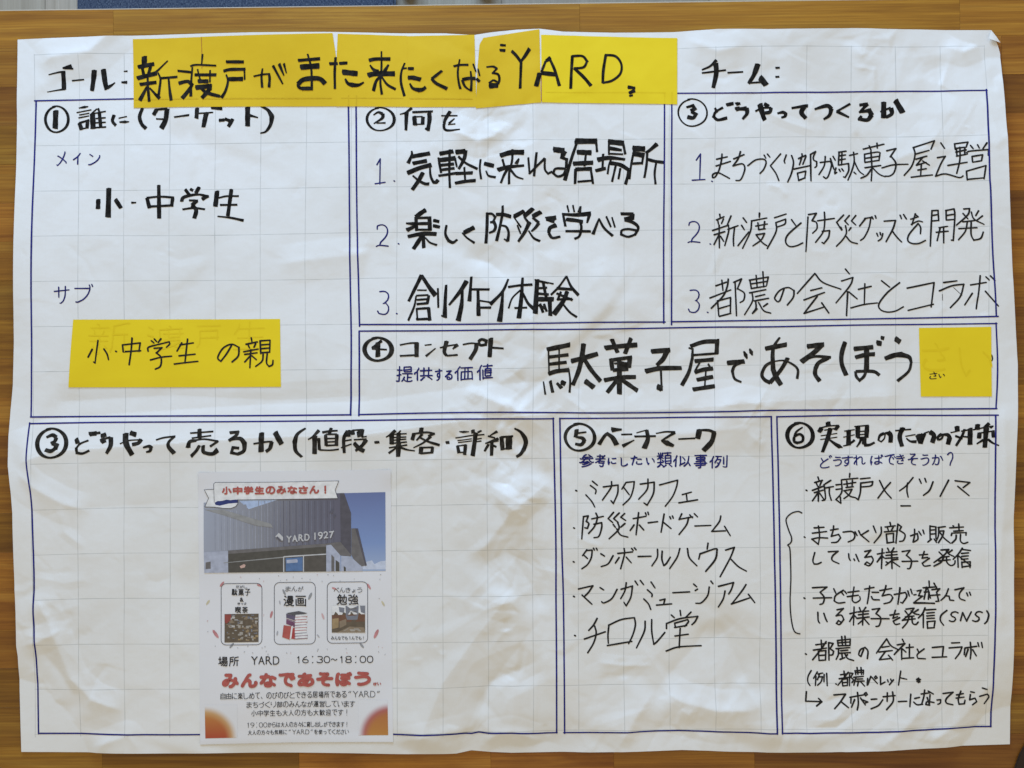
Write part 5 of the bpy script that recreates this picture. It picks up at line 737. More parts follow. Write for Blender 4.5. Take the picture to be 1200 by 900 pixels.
write("blue small heading サブ", poster, BLUE, (0.95, 0.75, 40), [(0, 225, "サ 255 440 330 525;ブ 350 430 438 520")])
hand("section heading 何を", poster, BLACK, [(425, 120, 10, "12/34 125 145 180 112 228 130;40/12 235 128 228 180 130 246;12/18 160 240 266 237;30/10 575 60 500 115 435 136;46/28 512 110 505 322;22 580 110 820 101;46 602 155 612 262;14 600 165 700 160;40 705 165 700 255;14 620 252 700 250;48/40 778 115 782 200 762 325;20 730 300 770 325;14 920 153 1110 152;40/28 1025 100 965 200 955 255;12/24 1076 185 1010 245;12 1000 257 1085 252;30/14 950 250 958 308 1010 328 1140 318")],
     circ=(428.7, 124.5, 463, 153.5), nib=(1.9, 0.9, 0.0))
HN = (3.1, 1.45, 72)
hand("first marker line 気軽に来れる居場所", poster, BLACK, [(470, 165, 8, "14/34 98 92 100 130 66 208;36 100 146 268 116;34 108 211 240 186;38 58 302 170 255 282 224;15/22 270 215 275 320 300 385;26/34 296 384 325 388 346 366;34 205 295 165 370 105 457;14/28 108 325 170 375 225 402 262 402;36 360 120 488 98;20 350 155 362 230 375 300;38 360 180 480 166 508 160;20/14 505 160 523 246;26 365 228 495 216;24 370 272 500 256;22 350 327 520 302;20 455 80 452 300 458 440;40 510 106 600 98;34/24 605 90 590 170 540 264;20/22 535 145 610 210 716 263;28 510 306 670 300;17 592 245 601 372;28 505 397 600 380 698 371;17 745 170 738 260 750 358;36 778 210 868 232;12/22 795 278 820 325 886 340;42 928 137 1030 110 1150 112;20 1045 80 1040 190 1015 290 1012 406;19 950 170 968 236;34/14 1078 218 1106 168;42/20 905 272 1000 246 1152 235;24/18 1000 260 965 320 935 394;20/12 1025 270 1080 335 1146 361"),
     (610, 155, 6.667, "17 125 160 105 346;14 60 200 70 322;13/19 66 330 130 265 190 206;15 190 206 190 290 215 325 246 308;40 255 136 340 145;44/22 342 148 320 206;20 310 195 360 212 356 280;17 354 285 335 330 290 345 255 320 275 285 345 284;40 424 70 596 70;16 590 66 598 155;17/28 437 90 400 200 346 374;36 440 156 552 160;15 510 175 500 266;32 410 246 565 238;20 430 285 426 402;27 430 290 556 285;17 548 285 566 402;15 445 386 552 378;38 684 75 806 86;14 690 70 690 176;17 800 80 819 172;30/18 695 125 790 140;13 690 168 800 172;36/18 600 216 690 200 816 212;16 645 168 640 292;24 585 301 665 282;13 705 215 690 260 680 326;28 700 240 780 255 842 292;15 745 255 730 320 715 386;15 780 280 765 366;18/22 845 290 835 350 820 406;40 875 125 970 131;15 885 150 865 250 850 366;36 875 165 966 181;15 960 180 948 250;18 870 245 950 240;32/18 1068 90 1010 140 978 160;17 990 165 985 250 968 355;22 990 210 1050 226 1126 236;15 1060 235 1048 320 1055 406")])
hand("second marker line 楽しく防災を学べる", poster, BLACK, [(470, 235, 8, "38 232 86 180 120 138 152;28 138 150 146 282;22 140 162 270 160;34 265 150 270 280;26 150 216 270 213;18 150 272 270 272;12/34 45 212 125 218;38/24 52 277 130 240;28 300 184 356 196;28 298 234 362 248;32/36 62 337 200 310 330 312;30 205 295 212 442;36/34 195 330 115 452;12/18 225 345 270 392 335 416;18/26 425 228 415 310 442 372;30/18 438 370 485 392 526 364;38 686 250 590 300;12/20 572 300 620 350 688 396;26 808 110 805 250 795 400;20 800 124 850 122 882 152 862 195 835 202;30/18 868 195 886 240 870 282 825 302;30 890 128 960 130 1030 150;20/26 952 45 950 120 925 250 895 376;16/26 935 230 985 245 1008 300 1000 382;18/10 1000 378 964 358"),
     (600, 235, 7.5, "34 108 92 20 140;9/14 12 138 80 236;36 186 70 105 142;13/24 105 142 152 205;36 256 100 180 142;18/24 180 150 236 196;30/14 236 198 205 240 170 272;13 46 215 76 292;36/18 155 188 110 280 55 360;12/20 145 265 190 330 246 358;10/38 290 150 385 150;24 385 150 350 182;36/22 372 180 300 166;38/24 390 215 335 240 322 285;24/18 322 285 355 328 425 316;13 485 40 500 100;13 535 38 548 100;14/32 603 48 592 102;22/36 440 118 560 125 692 114;20 450 124 470 226;30/14 682 120 660 196;30 475 164 560 174 622 186;20 600 188 610 240 592 312 550 336;20 470 268 692 270;28/12 712 296 766 156;15/22 764 158 810 240 886 310;15 828 138 870 232;13 878 145 906 236;26 955 116 1066 119;36 1058 118 1056 152 990 166;28/20 990 168 1070 196 1110 240 1080 302;18 1084 298 1020 318 960 298 966 262 1020 250 1092 262")])
hand("third marker line 創作体験", poster, BLACK, [(470, 315, 5.217, "22/15 126 38 90 110 46 198;17/28 125 40 170 110 210 162;8 98 130 156 131;10 92 164 166 160;16 170 162 160 212;11 95 190 160 185;13 95 216 165 210;9/13 92 165 80 230 44 316;10 95 240 100 312;13 95 245 175 240;19 168 240 176 316;14 92 309 180 306;11 225 118 228 238;14/24 276 98 270 200 268 298;9 246 286 276 298;28/11 402 74 360 140 294 222;14/30 375 132 370 220 350 317;13/22 430 48 418 198;13 418 126 540 127;15/24 470 130 474 287;9 480 195 550 206;13 480 238 550 238;11/20 656 62 620 140 546 218;13/30 622 138 615 230 602 322;13/28 743 54 735 180 720 302;13 654 112 730 101 802 97;9 730 130 680 180 657 243;11/20 745 150 775 210 812 246;11 693 241 770 238;24/28 832 66 820 274;8 816 68 932 93;10 845 78 900 88;16 868 85 888 180;12 840 120 892 116;14 830 152 902 158;26 836 187 932 187;22 908 190 912 287;16 848 215 868 268;13 873 215 890 262;14 840 222 884 245;10/13 1012 44 965 110 916 160;11/18 1010 44 1040 110 1084 162;16 950 120 1042 126;13 950 150 1048 192;13 978 140 958 188 1045 184;22/30 1016 138 990 200 934 278;10/13 988 214 1030 265 1074 296")])
for n, pts in (("1", (300, 0, "1_ 555 740 608 865;・ 644 844 652 852")), ("2", (300, 225, "2 560 150 622 258;・ 664 238 672 246")), ("3", (300, 225, "3 567 462 625 577;・ 656 566 664 574"))):
    write("blue numeral %s before a line of the what section" % n, poster, BLUE, (0.95, 0.8, 30), [pts], shear=0, name="numeral")
hand("section heading どうやってつくるか", poster, BLACK, [(790, 60, 4.286, "9/20 62 281 95 272 104 288 86 300;14/18 86 302 110 316 96 334 68 329;10 205 284 216 308;10/15 246 282 210 304 198 328 220 345 266 335;16 262 270 298 262;8 306 262 324 259;12 312 268 332 262;20 308 292 328 287;12/22 320 290 362 288;22/10 364 284 366 312 344 341;9 408 302 440 286 486 284;16 486 284 480 306 455 311;27/18 430 264 445 320 455 346;17 452 264 474 277;9/18 518 313 548 307 562 318;16/9 560 316 556 328 538 334;10/16 590 286 650 276 672 274;24/18 652 280 640 308 662 336;10/22 706 291 770 272 792 288;22/9 792 286 782 320 753 341;10 888 261 820 300;15/9 818 299 882 329;14 934 268 976 262;18/9 974 262 934 306;10/24 938 302 985 295 996 318;22/12 996 316 975 342 934 338 945 322;24 1056 252 1056 332;9 1040 302 1090 281;22/13 1092 284 1096 312 1068 330;26 1114 243 1150 307")],
     circ=(794.3, 115, 829.3, 148), nib=(1.1, 0.9, 0.5))
FP = (1.05, 0.85, 60)
pen("first pen line まちづくり部が駄菓子屋運営", poster, PEN, [(800, 165, 6.3158, "252 136 330 118;248 186 354 152;292 98 286 150 268 220 240 268 222 272 224 248 262 236 310 258 346 278;378 134 454 102;428 80 410 134 372 186 440 170 460 200 448 250 426 290 394 294;482 184 540 142 600 136 618 160 600 210 572 242;604 106 616 128;628 98 646 120;726 96 650 184 690 240 712 294;768 104 752 150 758 164;808 108 822 160 806 240 778 304;886 94 888 118;860 130 914 104;882 128 866 176;916 112 892 172;826 208 944 182;852 240 860 294;852 238 914 222 906 276;860 292 908 272;950 100 952 294;950 98 988 76 970 120 976 142 996 150 994 186 982 196;1022 158 1098 148 1106 180 1080 262 1062 276 1046 264;1060 112 1052 180 1012 248;1098 128 1124 208;1118 112 1134 140"),
     (980, 160, 6.3158, "24 112 78 104;26 112 20 208;48 108 44 208;28 140 74 132;26 170 72 162;22 208 96 196 96 250 70 300 58 296;2 230 -8 262;26 240 34 256;46 236 58 252;-6 272 8 262;104 136 164 122;134 112 138 180 120 250 90 320;140 184 172 250 206 280;136 262 150 274;208 88 356 54;250 66 262 98;306 46 308 82;216 126 216 186;216 126 308 112 328 118 320 176;218 158 316 144;218 188 316 174;218 228 332 212;262 108 268 230 262 326;262 240 230 284 186 306;276 232 320 276 364 296;376 104 442 88 400 150;408 148 440 200 430 262 400 290 364 292;342 230 420 210 528 206;566 84 718 36 694 98;568 86 578 140 556 220 502 288;586 132 680 106;586 170 664 148;632 160 590 214 660 194;636 184 684 214;602 250 662 240;626 206 622 296;554 302 620 294 708 286;766 52 794 92;742 160 800 150 770 200 730 296 800 280 900 308 928 296;868 58 872 100;868 58 964 46 950 84;880 92 940 84;876 120 950 104;880 150 948 138;880 92 884 150;940 88 940 136;818 218 956 196;906 84 904 180 882 278;982 72 1000 96;1032 68 1044 92;1100 54 1070 98;958 134 966 116 1112 104 1108 146;992 156 996 196;992 154 1068 142 1060 186 1000 196;952 262 958 326;952 262 1092 222 1078 320;960 322 1080 312")])
pen("second pen line 新渡戸と防災グッズを開発", poster, PEN, [(800, 240, 6.3158, "274 70 278 94;250 112 306 88;260 116 264 140;302 104 288 138;222 190 340 150;234 222 312 198;270 150 272 318;270 220 232 294;280 232 304 270;358 82 330 150;336 152 342 190 312 302;336 182 410 154;384 164 376 250 378 304;448 98 472 130;436 152 456 184;410 302 490 200;568 62 566 92;508 120 622 98;510 122 500 200 444 322;540 158 626 142;556 134 562 184;606 124 600 178;562 184 610 178;544 222 606 212 580 260 520 304;548 230 590 280 622 302;680 96 766 68;690 132 762 106 756 142 702 164;690 132 690 200 626 324;806 110 836 152;876 134 780 220 762 274 790 308 840 304 888 282;928 90 912 346;932 72 990 62 958 118 990 130 994 176 962 210;1000 118 1124 100;1050 54 1052 120 1040 200 984 278;1034 196 1088 190 1080 240 1046 286 1032 278"),
     (980, 235, 6.3158, "56 106 4 160 40 218;98 110 64 150 90 178;146 110 114 150 146 180;34 196 44 216;110 200 94 222;70 186 76 240 48 290 2 338;76 266 110 304 158 318;216 134 174 188;212 132 258 124 244 200 210 270 182 294;266 120 274 136;290 112 296 130;302 242 310 264;326 236 330 254;346 244 336 280 312 298;356 152 440 146 420 210 370 304;414 222 450 270 484 306;474 108 484 134;500 104 520 136;552 138 606 120 582 100;586 98 560 180;556 176 606 152 638 158;606 170 624 200 622 246;604 172 540 250 530 296 560 318 610 318 658 296;706 80 694 338;706 76 750 74 756 150;708 112 752 104;706 152 756 148;808 76 810 146;806 76 866 64 872 120 862 296 848 294;812 112 862 104;812 146 864 142;758 202 820 192;738 236 824 228;766 204 744 298;790 196 792 314;936 66 978 62 964 110 884 184;930 98 966 138;990 88 1010 140 1082 180;1042 80 1022 116;1070 118 1030 150;930 160 1012 152;902 210 1032 204;962 160 948 230 900 292;990 160 990 250 1010 296 1060 282 1078 236")])
pen("third pen line 都農の会社とコラボ", poster, PEN, [(800, 315, 6.3158, "246 126 326 98;290 84 298 160;202 216 356 156;338 76 330 130 300 200 212 292;258 238 268 348;256 238 354 212 352 330;264 296 350 270;272 352 356 330;388 98 398 348;378 100 436 74 404 150;412 150 456 180 452 230 424 250;498 84 508 144;494 84 634 60 622 120;504 112 628 92;508 146 618 128;544 48 552 140;594 22 600 134;496 178 616 154;514 180 516 240 458 340;540 206 608 190;530 238 636 218;540 240 542 290 516 330 552 296;562 250 600 310 652 328;628 258 598 280;752 150 720 236 700 242 682 214 720 160 780 138 826 160 820 210 776 268;980 34 850 182;980 34 1040 100 1172 150;950 160 1032 140;900 230 1052 174;998 204 900 330 1044 284;1032 252 1084 326"),
     (980, 312, 6.1538, "68 20 96 54;40 106 122 80 100 140 0 264;84 184 76 356;92 184 152 234;162 166 254 144;208 126 204 274;108 300 200 276 298 264;328 104 386 150;458 118 370 190 310 270 320 312 370 330 430 322 486 292;512 158 704 118 684 294;520 318 700 274;772 118 866 106;742 178 830 142 916 130 890 220 820 300;964 136 1074 118;1032 70 1022 180 1004 308;976 196 922 280;1068 182 1158 288;1072 78 1094 100;1104 72 1134 104")])
for n, pts in (("1", (600, 0, "1_ 842 718 908 848;・ 934 846 942 854")), ("2", (600, 225, "2 822 135 884 240;・ 926 240 934 248")), ("3", (600, 225, "3 825 456 882 568;・ 914 560 922 568"))):
    write("blue numeral %s before a line of the how to make it section" % n, poster, BLUE, (0.95, 0.8, 30), [pts], shear=0, name="numeral")
hand("section heading コンセプト", poster, GREY, [(420, 385, 6.667, "24/12 182 95 104 152;12 104 158 222 165;34 152 108 152 220;22 108 150 150 142;11 324 129 400 115 466 112;32 455 112 455 220;13 324 214 460 207;9 518 131 572 125;7/17 604 154 528 216;11 638 151 700 136 776 125;28/10 776 126 738 160;34/20 690 98 672 180 690 212;13 690 213 776 206;11 816 126 880 115 930 118;30/27 924 116 915 170 873 240;20 938 104 962 85 1000 96 994 126 955 131 938 108;34/30 1036 74 1025 222;14 1046 150 1134 156")],
     circ=(425.3, 394, 460.8, 424), nib=(2.9, 1.5, 0.0))
write("blue small line 提供する価値", poster, BLUE, (1.05, 0.8, 40), [(300, 225, "提 655 815 735 892;供 740 820 830 886;す 838 828 875 886;る 885 835 922 882;価 930 815 1018 886;値 1035 805 1112 884")])
hand("large marker slogan 駄菓子屋であそぼう", poster, GREY, [(630, 390, 6.667, "34 72 132 252 94;11 84 140 90 322;11 168 115 168 296;24 90 190 240 172;24 90 246 226 230;30 84 322 150 300 246 290;11/16 244 284 255 380 250 466;9/13 45 380 60 482;22 98 374 118 466;18/28 150 392 188 432;34 182 384 216 400;36 360 84 346 202;36/28 346 198 320 300 276 408;34 262 222 360 196 470 164;30 365 205 420 290 492 378;36 370 375 440 427;34 525 119 640 105 778 94;30 580 48 626 154;30 732 40 684 162;30 574 200 586 292;26 562 216 738 190;32 722 186 716 272;14 600 240 700 236;62 640 252 694 268;28 588 292 708 282;36 640 220 640 478;30 520 371 640 350 768 345;30 622 368 545 466;30 660 368 782 452;34 888 146 1036 134;42/28 1015 130 985 200 934 252;20 938 250 960 282;38/28 842 301 960 278 1126 275;14 965 292 972 452;40 934 418 970 438"),
     (800, 390, 8, "36 75 126 200 85 342 80;36 325 60 320 192;20 100 209 335 192;14/26 58 140 96 152 92 250;26/34 92 240 60 370 -5 492;34 115 266 290 250;16 162 280 122 350;36 115 371 200 345 286 334;16 240 290 282 352;13 222 350 210 502;36 135 442 286 412;36 97 532 302 500;40 418 283 580 268;16/28 562 278 490 310 468 362;24/18 468 355 490 430 552 462;12/34 574 172 594 212;34/10 592 208 606 243;12/34 628 148 644 182;34/10 642 178 656 212;40 775 149 976 110;18/44 912 42 860 120 845 200 850 350;44 850 345 880 420 922 487;34 988 234 920 350 820 467;34/22 822 468 770 440 745 390 780 310 850 268;11/22 845 269 950 260 1040 300 1082 350 1074 430"),
     (930, 385, 8, "42 128 168 286 150;44 268 150 200 220 76 312;24 90 300 200 262 352 270;34/36 330 274 240 320 208 372;36 208 362 205 430 246 492;38 486 124 455 230 455 330 496 437;38 567 191 746 174;36 581 271 680 246 762 240;44 686 178 688 300 685 402;24 684 398 660 450 620 486 590 450 584 402;24/30 586 402 680 400 760 405 806 437;44 778 132 824 142;30/34 818 84 848 92;44 952 92 1000 126;38/46 857 282 950 250 1020 244;46/22 1012 245 1085 268 1106 322;20/27 1106 308 1080 400 976 492")])
hand("section heading どうやって売るか(値段・集客・詳細)", poster, GREY, [(40, 495, 6.667, "18/30 104 116 150 98 180 116;30/16 180 116 170 146 140 160;22/34 148 164 188 176 178 204;26/28 180 200 145 222 102 212;30 335 124 350 162;13 432 139 370 165 340 200;20/16 340 192 345 236 390 241 442 218;32 434 92 490 85;18 488 84 520 80;30 526 106 565 94;38 528 150 562 134;14 540 132 600 114;36/22 604 116 606 180 574 241;9 678 166 740 141 846 134;30/24 842 130 822 160 774 172;44/36 718 84 725 160 772 252;34 752 80 800 96;11/28 858 196 905 185 926 200;26/12 920 198 912 222 882 231;10/14 958 136 1020 118 1108 108;13/34 1102 110 1060 150 1058 190 1100 240"),
     (210, 495, 6.667, "30 162 50 165 122;11 90 83 270 70;11 104 122 255 102;34/18 76 197 90 150 140 140;11/14 100 145 200 130 312 146;16 312 144 248 187;20/24 166 178 140 220 98 264;26 194 178 195 228 232 243;22/34 220 243 270 243 306 214;20/22 398 80 462 74 450 100 395 142;14/34 400 136 480 125 516 162;34/22 516 155 510 220 462 247;20 465 247 413 236 425 195 472 200;38 650 78 645 228;13 586 166 690 150 736 149;30/22 730 149 715 200 684 226;38 754 74 806 167;13/34 992 44 930 90 908 152;34/18 908 145 915 220 962 269;24/9 1098 60 1050 110 1013 132;36/32 1065 103 1062 243"),
     (380, 495, 8, "20/14 -12 92 60 80 132 75;28 72 50 56 100;28 20 110 25 216;30 126 108 120 216;14 25 110 125 108;13 30 150 120 148;13 30 182 120 178;15 20 216 125 210;26 -44 145 -40 255;13 -42 256 60 259 142 250;34/24 228 78 190 150 192 284;11 163 236 262 200;30 242 70 236 130;13 190 126 240 125;13 200 171 262 160;34 270 70 276 112;13 270 72 372 66;30 365 64 356 130;11 356 137 404 130;34 325 80 336 132;13 284 161 402 154;36/22 400 158 360 215 298 264;36 284 190 330 240 378 267;22 475 186 520 183;30/9 672 74 620 115 584 137;11 722 74 690 106;40 636 108 636 202;11 650 110 776 104;11 650 140 772 135;11 650 166 772 155;13 618 197 777 182;36 702 94 697 192;44/38 700 198 695 318;13 610 237 780 210;13/20 682 234 608 287;20/9 720 234 780 255 852 266;36 916 48 910 87;32 846 98 828 163;17 840 106 960 92 1038 105;20 1038 103 978 127;24/13 922 108 868 167;24/9 1002 130 930 190 838 237;15/24 898 140 980 180 1082 212;36 912 228 905 293;15 905 236 1022 232;26 1017 232 1010 288;17 905 290 1012 281;24 1140 189 1173 186"),
     (510, 495, 10, "8/24 284 106 335 112;24/8 335 110 398 108;13 238 182 450 148;11 263 213 430 190;11 268 236 430 215;34 262 268 280 357;14 265 276 366 260;36 357 258 346 377;13 280 352 360 345;40 442 84 447 122;18/22 545 94 500 117;15 460 150 577 141;13 480 196 546 186;13 480 226 542 216;46 476 118 460 250 440 389;30/11 728 104 640 156;18 618 160 702 182;30/14 742 188 588 246;13 600 242 742 216;36 666 208 660 387;30/22 627 254 578 337;22 680 270 717 287;46 776 162 790 322;22 770 172 912 160;70 866 166 862 312;13 790 312 900 300;18/46 928 68 1000 110 1052 182;46 1050 175 1062 240 1036 322;46/26 1040 310 1000 370 952 402")],
     circ=(43.7, 500.6, 80.6, 537.2), nib=(2.6, 1.3, 0.0))
hand("section heading ベンチマーク", poster, GREY, [(655, 490, 6.154, "26 128 80 120 136;11 130 109 197 100;11/30 120 136 170 145 182 166;26/18 184 162 160 191 118 186;26/18 288 190 328 128 350 110;22/36 342 108 385 140 416 192;34/12 378 84 452 82;11 448 118 527 116;24/7 458 202 542 158;7 637 84 558 106;13 543 132 697 129;24/34 632 88 640 150 615 217;7/14 698 110 770 98 836 101;20/11 836 102 738 163;12/36 738 162 780 180;36/18 775 178 827 200;11 860 151 982 145;36 1012 80 1000 147;13/22 1008 86 1080 88 1128 108;30/36 1118 104 1100 170 1043 234")],
     circ=(661, 495.2, 698, 529), nib=(2.2, 1.3, 0.3))
write("blue small line 参考にしたい類似事例", poster, BLUE, (1.05, 0.8, 40), [(600, 450, "参 315 328 385 392;考 388 328 440 390;に 448 345 490 380;し 507 343 545 388;た 555 335 612 383;い 628 345 670 380;類 678 318 752 393;似 755 333 838 390;事 852 330 916 397;例 925 333 1013 397")])
pen("benchmark line ミカタカフェ", poster, PEN, [(665, 555, 6, "62 120;176 54 210 82;162 84 200 115 196 142;130 150 170 195 192 235;252 94 356 80 352 140 322 210 306 190;310 56 305 100 246 186;412 62 382 110;412 62 470 56 462 110 440 170 390 220;395 96 434 148;512 74 610 60 604 140 560 222 538 206;566 38 560 110 500 180;648 80 775 46 768 90 740 160 688 230;808 148 872 130;836 144 842 194;784 206 915 184")])
pen("benchmark line 防災ボードゲーム", poster, PEN, [(665, 555, 6, "46 382;112 306 100 458;112 302 146 296 132 336 150 350 140 384 122 380;170 318 252 300;200 278 210 310 190 370 148 420;186 356 240 344 240 380 220 440 186 450;324 272 286 316 318 344;364 276 324 316 356 342;402 280 374 306 408 328;322 358 336 376;404 350 374 376;352 340 360 390 292 458;346 388 372 430 424 446;462 316 552 300;500 274 482 430;468 360 440 400;506 362 536 396;548 276 554 292;566 272 570 288;568 346 634 338;680 284 658 412;672 340 728 386;720 304 726 318;738 298 744 314;804 282 784 324;792 320 880 304;852 308 836 360 784 428;860 290 878 310;892 282 914 304;896 368 1008 364;1078 298 1066 340 1014 406;1014 406 1110 402;1104 370 1144 436")])
pen("benchmark line ダンボールハウス", poster, PEN, [(665, 635, 5.4545, "40 128;124 50 96 88;124 54 158 52 152 100 128 144 92 172;104 84 128 106;166 40 172 52;184 40 190 52;214 76 236 90;292 88 260 140 216 158;322 74 416 64;362 42 364 80 340 172;330 100 306 136;376 98 408 134;410 42 420 54;428 38 438 50;452 94 534 92;576 48 574 100 540 154;606 60 604 110 616 152 632 140 658 98;718 42 700 100 654 172;766 42 778 100 826 152;898 8 892 46;846 78 838 110;846 76 940 44 956 46 944 110 882 188;1010 52 1066 34 1040 100 974 222;1044 110 1090 156 1142 186")])
pen("benchmark line マンガミュージアム", poster, PEN, [(665, 675, 5.217, "40 126;68 80 156 60 130 100 106 124;90 118 150 174;200 72 222 86;304 82 270 140 222 166 210 158;328 82 398 62 388 130 360 184 346 162;360 42 352 90 326 140;414 32 430 56;446 28 466 54;512 38 536 74;490 86 518 112 516 128;468 142 496 172 510 206;566 150 598 142 588 176;546 180 638 172;646 104 748 98;772 50 790 66;782 90 796 80;876 30 888 46;866 66 856 120 820 164 786 168;922 62 1014 38 1000 80 984 108;962 90 950 140 922 190;1090 50 1064 90 1002 170;1000 170 1110 132;1104 110 1142 160")])
pen("benchmark line チロル堂", poster, PEN, [(665, 675, 5.217, "46 364;182 260 160 300 130 334;104 386 232 342;166 306 176 350 160 410 124 470;254 300 248 360 250 412;252 302 330 268 410 256 416 300 400 360 374 414;244 426 394 400;476 278 470 340 422 440;516 268 516 340 528 418 550 400 596 346;636 240 654 256;690 212 694 244;756 222 722 256;606 322 606 292 690 262 798 248 782 280 762 300;660 310 656 290 736 268 742 280 718 310;656 316 730 304;690 322 684 440;658 368 740 358;604 460 680 436 820 430")])
hand("section heading 実現のための対策", poster, BLACK, [(915, 490, 9.23, "15/26 238 98 170 150 145 220;28 145 208 150 255 190 270;26 186 269 236 250 241 200 205 174 162 192;48 510 40 515 87;44 413 152 442 108;13 430 106 520 85 632 79;36 624 78 590 128;11 470 131 600 110;9 433 192 612 165;9 428 232 612 206;46/32 538 108 510 210 453 368;18/40 520 228 590 280 640 310;34/8 636 306 670 318;11 688 141 802 125;46 737 128 735 292;9 678 207 802 180;11/24 676 302 740 285 802 238;13 798 92 952 78;46 836 83 836 212;44 936 78 930 208;11 840 146 930 140;11 840 182 930 172;15 828 214 942 205;30/13 872 214 860 260 823 312;44 906 214 906 284;30/22 904 292 960 291 1018 264;34/18 1122 163 1075 190 1058 242;13 1058 240 1090 256 1122 220 1132 170;13/42 1108 169 1165 162 1188 185"),
     (1040, 490, 8.889, "44 8 148 36 180 34 252;13 83 131 247 116;46/40 162 98 130 190 152 293;9/11 188 190 292 171;12/30 198 210 240 242 302 246;46 312 172 345 252;13 320 190 360 160;46 377 162 343 263;13 380 160 432 139;44 438 142 482 180 466 254;32/22 562 163 520 200 530 227;18 530 228 562 210 577 170;18/44 565 170 625 175 642 212;44 642 202 626 272;46 715 82 720 133;11 650 151 742 130;24 792 113 770 180 708 287;20 698 184 772 212;13 758 136 862 114;46 850 102 850 273;15 770 190 830 196;46 926 62 920 117;13 878 121 1002 94;36/18 1042 52 988 97;11 1000 92 1082 80;18 1052 102 1072 84;50/40 1012 96 1000 303;13 928 157 1092 130;40 946 148 940 208;30 1077 138 1082 198;24/12 987 222 918 267;24/11 1030 218 1080 258 1137 282")],
     circ=(921.3, 494, 954.3, 526), nib=(2.6, 1.3, 0.2))
write("blue small line どうすればできそうか？", poster, BLUE, (0.9, 0.75, 40), [(900, 450, "ど 245 333 302 397;う 305 340 347 387;す 345 335 400 387;れ 400 333 458 382;ば 478 330 542 382;で 545 328 600 380;き 600 328 642 377;そ 655 325 705 382;う 715 330 757 384;か 768 330 822 382;？ 838 318 868 384")])
pen("measure line 新渡戸×イツノマ", poster, PEN, [(935, 550, 5.217, "56 130;126 48 132 66;106 82 154 68;116 84 124 104;148 74 138 100;92 130 160 104;104 144 158 128;130 106 128 196;126 146 92 194;136 146 166 190;204 68 162 96;164 98 172 180 152 192;166 116 220 106;196 112 196 150 208 190;318 26 316 48;270 64 366 54;236 96 264 92;236 124 266 120;268 66 270 140 236 186 264 208;262 170 266 208;282 92 354 80;300 72 304 110;334 68 332 104;296 112 340 106;284 132 332 122 314 156 284 180;290 136 320 164 354 174;382 58 440 52;384 84 456 74 446 100 386 108;384 84 382 140 370 186 354 174;498 68 530 130 570 176;566 80 530 120 488 176;706 50 664 100 622 132;672 84 668 130 676 170;744 60 756 86;778 56 786 78;828 76 806 130 770 160;922 66 900 110 872 166;962 70 1050 80 1010 112;978 104 1046 160;632 224 690 224")])
pen("measure line まちづくり部が販売", poster, PEN, [(920, 605, 5.217, "120 128;180 72 240 68;168 104 256 94;206 60 212 120 204 172 190 160 164 140 206 132 262 134;280 86 328 78;300 60 296 90 284 124 330 112 342 132 320 158 286 162;358 98 410 94 428 116 420 142 388 158;430 96 442 118;452 90 464 116;510 88 466 116 514 156;540 60 556 100;588 66 586 110 546 164;642 38 646 56;612 66 674 58;626 70 634 90;662 66 650 88;608 96 678 90;620 110 626 164;620 110 664 104 662 158;624 164 666 158;690 50 678 164;690 48 712 64 700 86 734 112 724 148 700 154;768 120 810 106 812 140 786 158;794 80 792 120 782 158;820 94 834 116;846 86 852 108;890 60 888 140;890 62 926 66 924 136;892 86 920 84;892 110 920 108;896 140 872 158;914 140 926 160;940 70 984 64;944 74 940 120 926 150;948 92 974 90 966 120 938 162;950 100 974 134 1010 164;1030 60 1034 60;1010 72 1092 66;1064 48 1066 90;1034 92 1090 88;1018 118 1022 104 1108 100 1106 116;1048 116 1044 140 1020 164;1074 112 1072 150 1090 166 1116 158")])
pen("measure line している様子を発信", poster, PEN, [(920, 605, 5.217, "182 222 170 270 178 292 200 292 222 282;266 218 326 214 292 244 290 270 330 290;390 230 392 256 400 270;434 234 448 268 452 276;422 262 426 270;488 216 526 208 488 252 530 246 540 270 516 302 488 294 500 280 518 290;566 232 608 224;596 200 590 320;594 240 564 280;598 246 608 256;628 196 636 212;666 194 656 212;620 222 684 216;618 240 686 234;614 258 690 252;652 214 654 320;650 274 616 300;620 280 632 286;656 268 690 262;660 280 700 308;716 216 764 208 740 240;744 240 772 270 764 316 748 320;716 276 810 274;820 236 870 232;850 214 836 256 870 250;880 256 838 286 850 304 886 300;952 206 1000 202 970 236 908 282;940 218 962 240;984 212 1000 230 1028 244;1020 206 996 224;950 250 1000 244;936 272 1006 264;966 250 950 280 908 304;984 246 986 280 1010 300 1032 290 1036 270;1082 194 1056 230 1024 262;1052 236 1054 310;1082 202 1130 208;1076 226 1118 222;1076 244 1116 240;1074 262 1114 258;1076 278 1078 312;1076 280 1128 276 1126 312;1080 308 1122 302;1056 240 1130 300")])
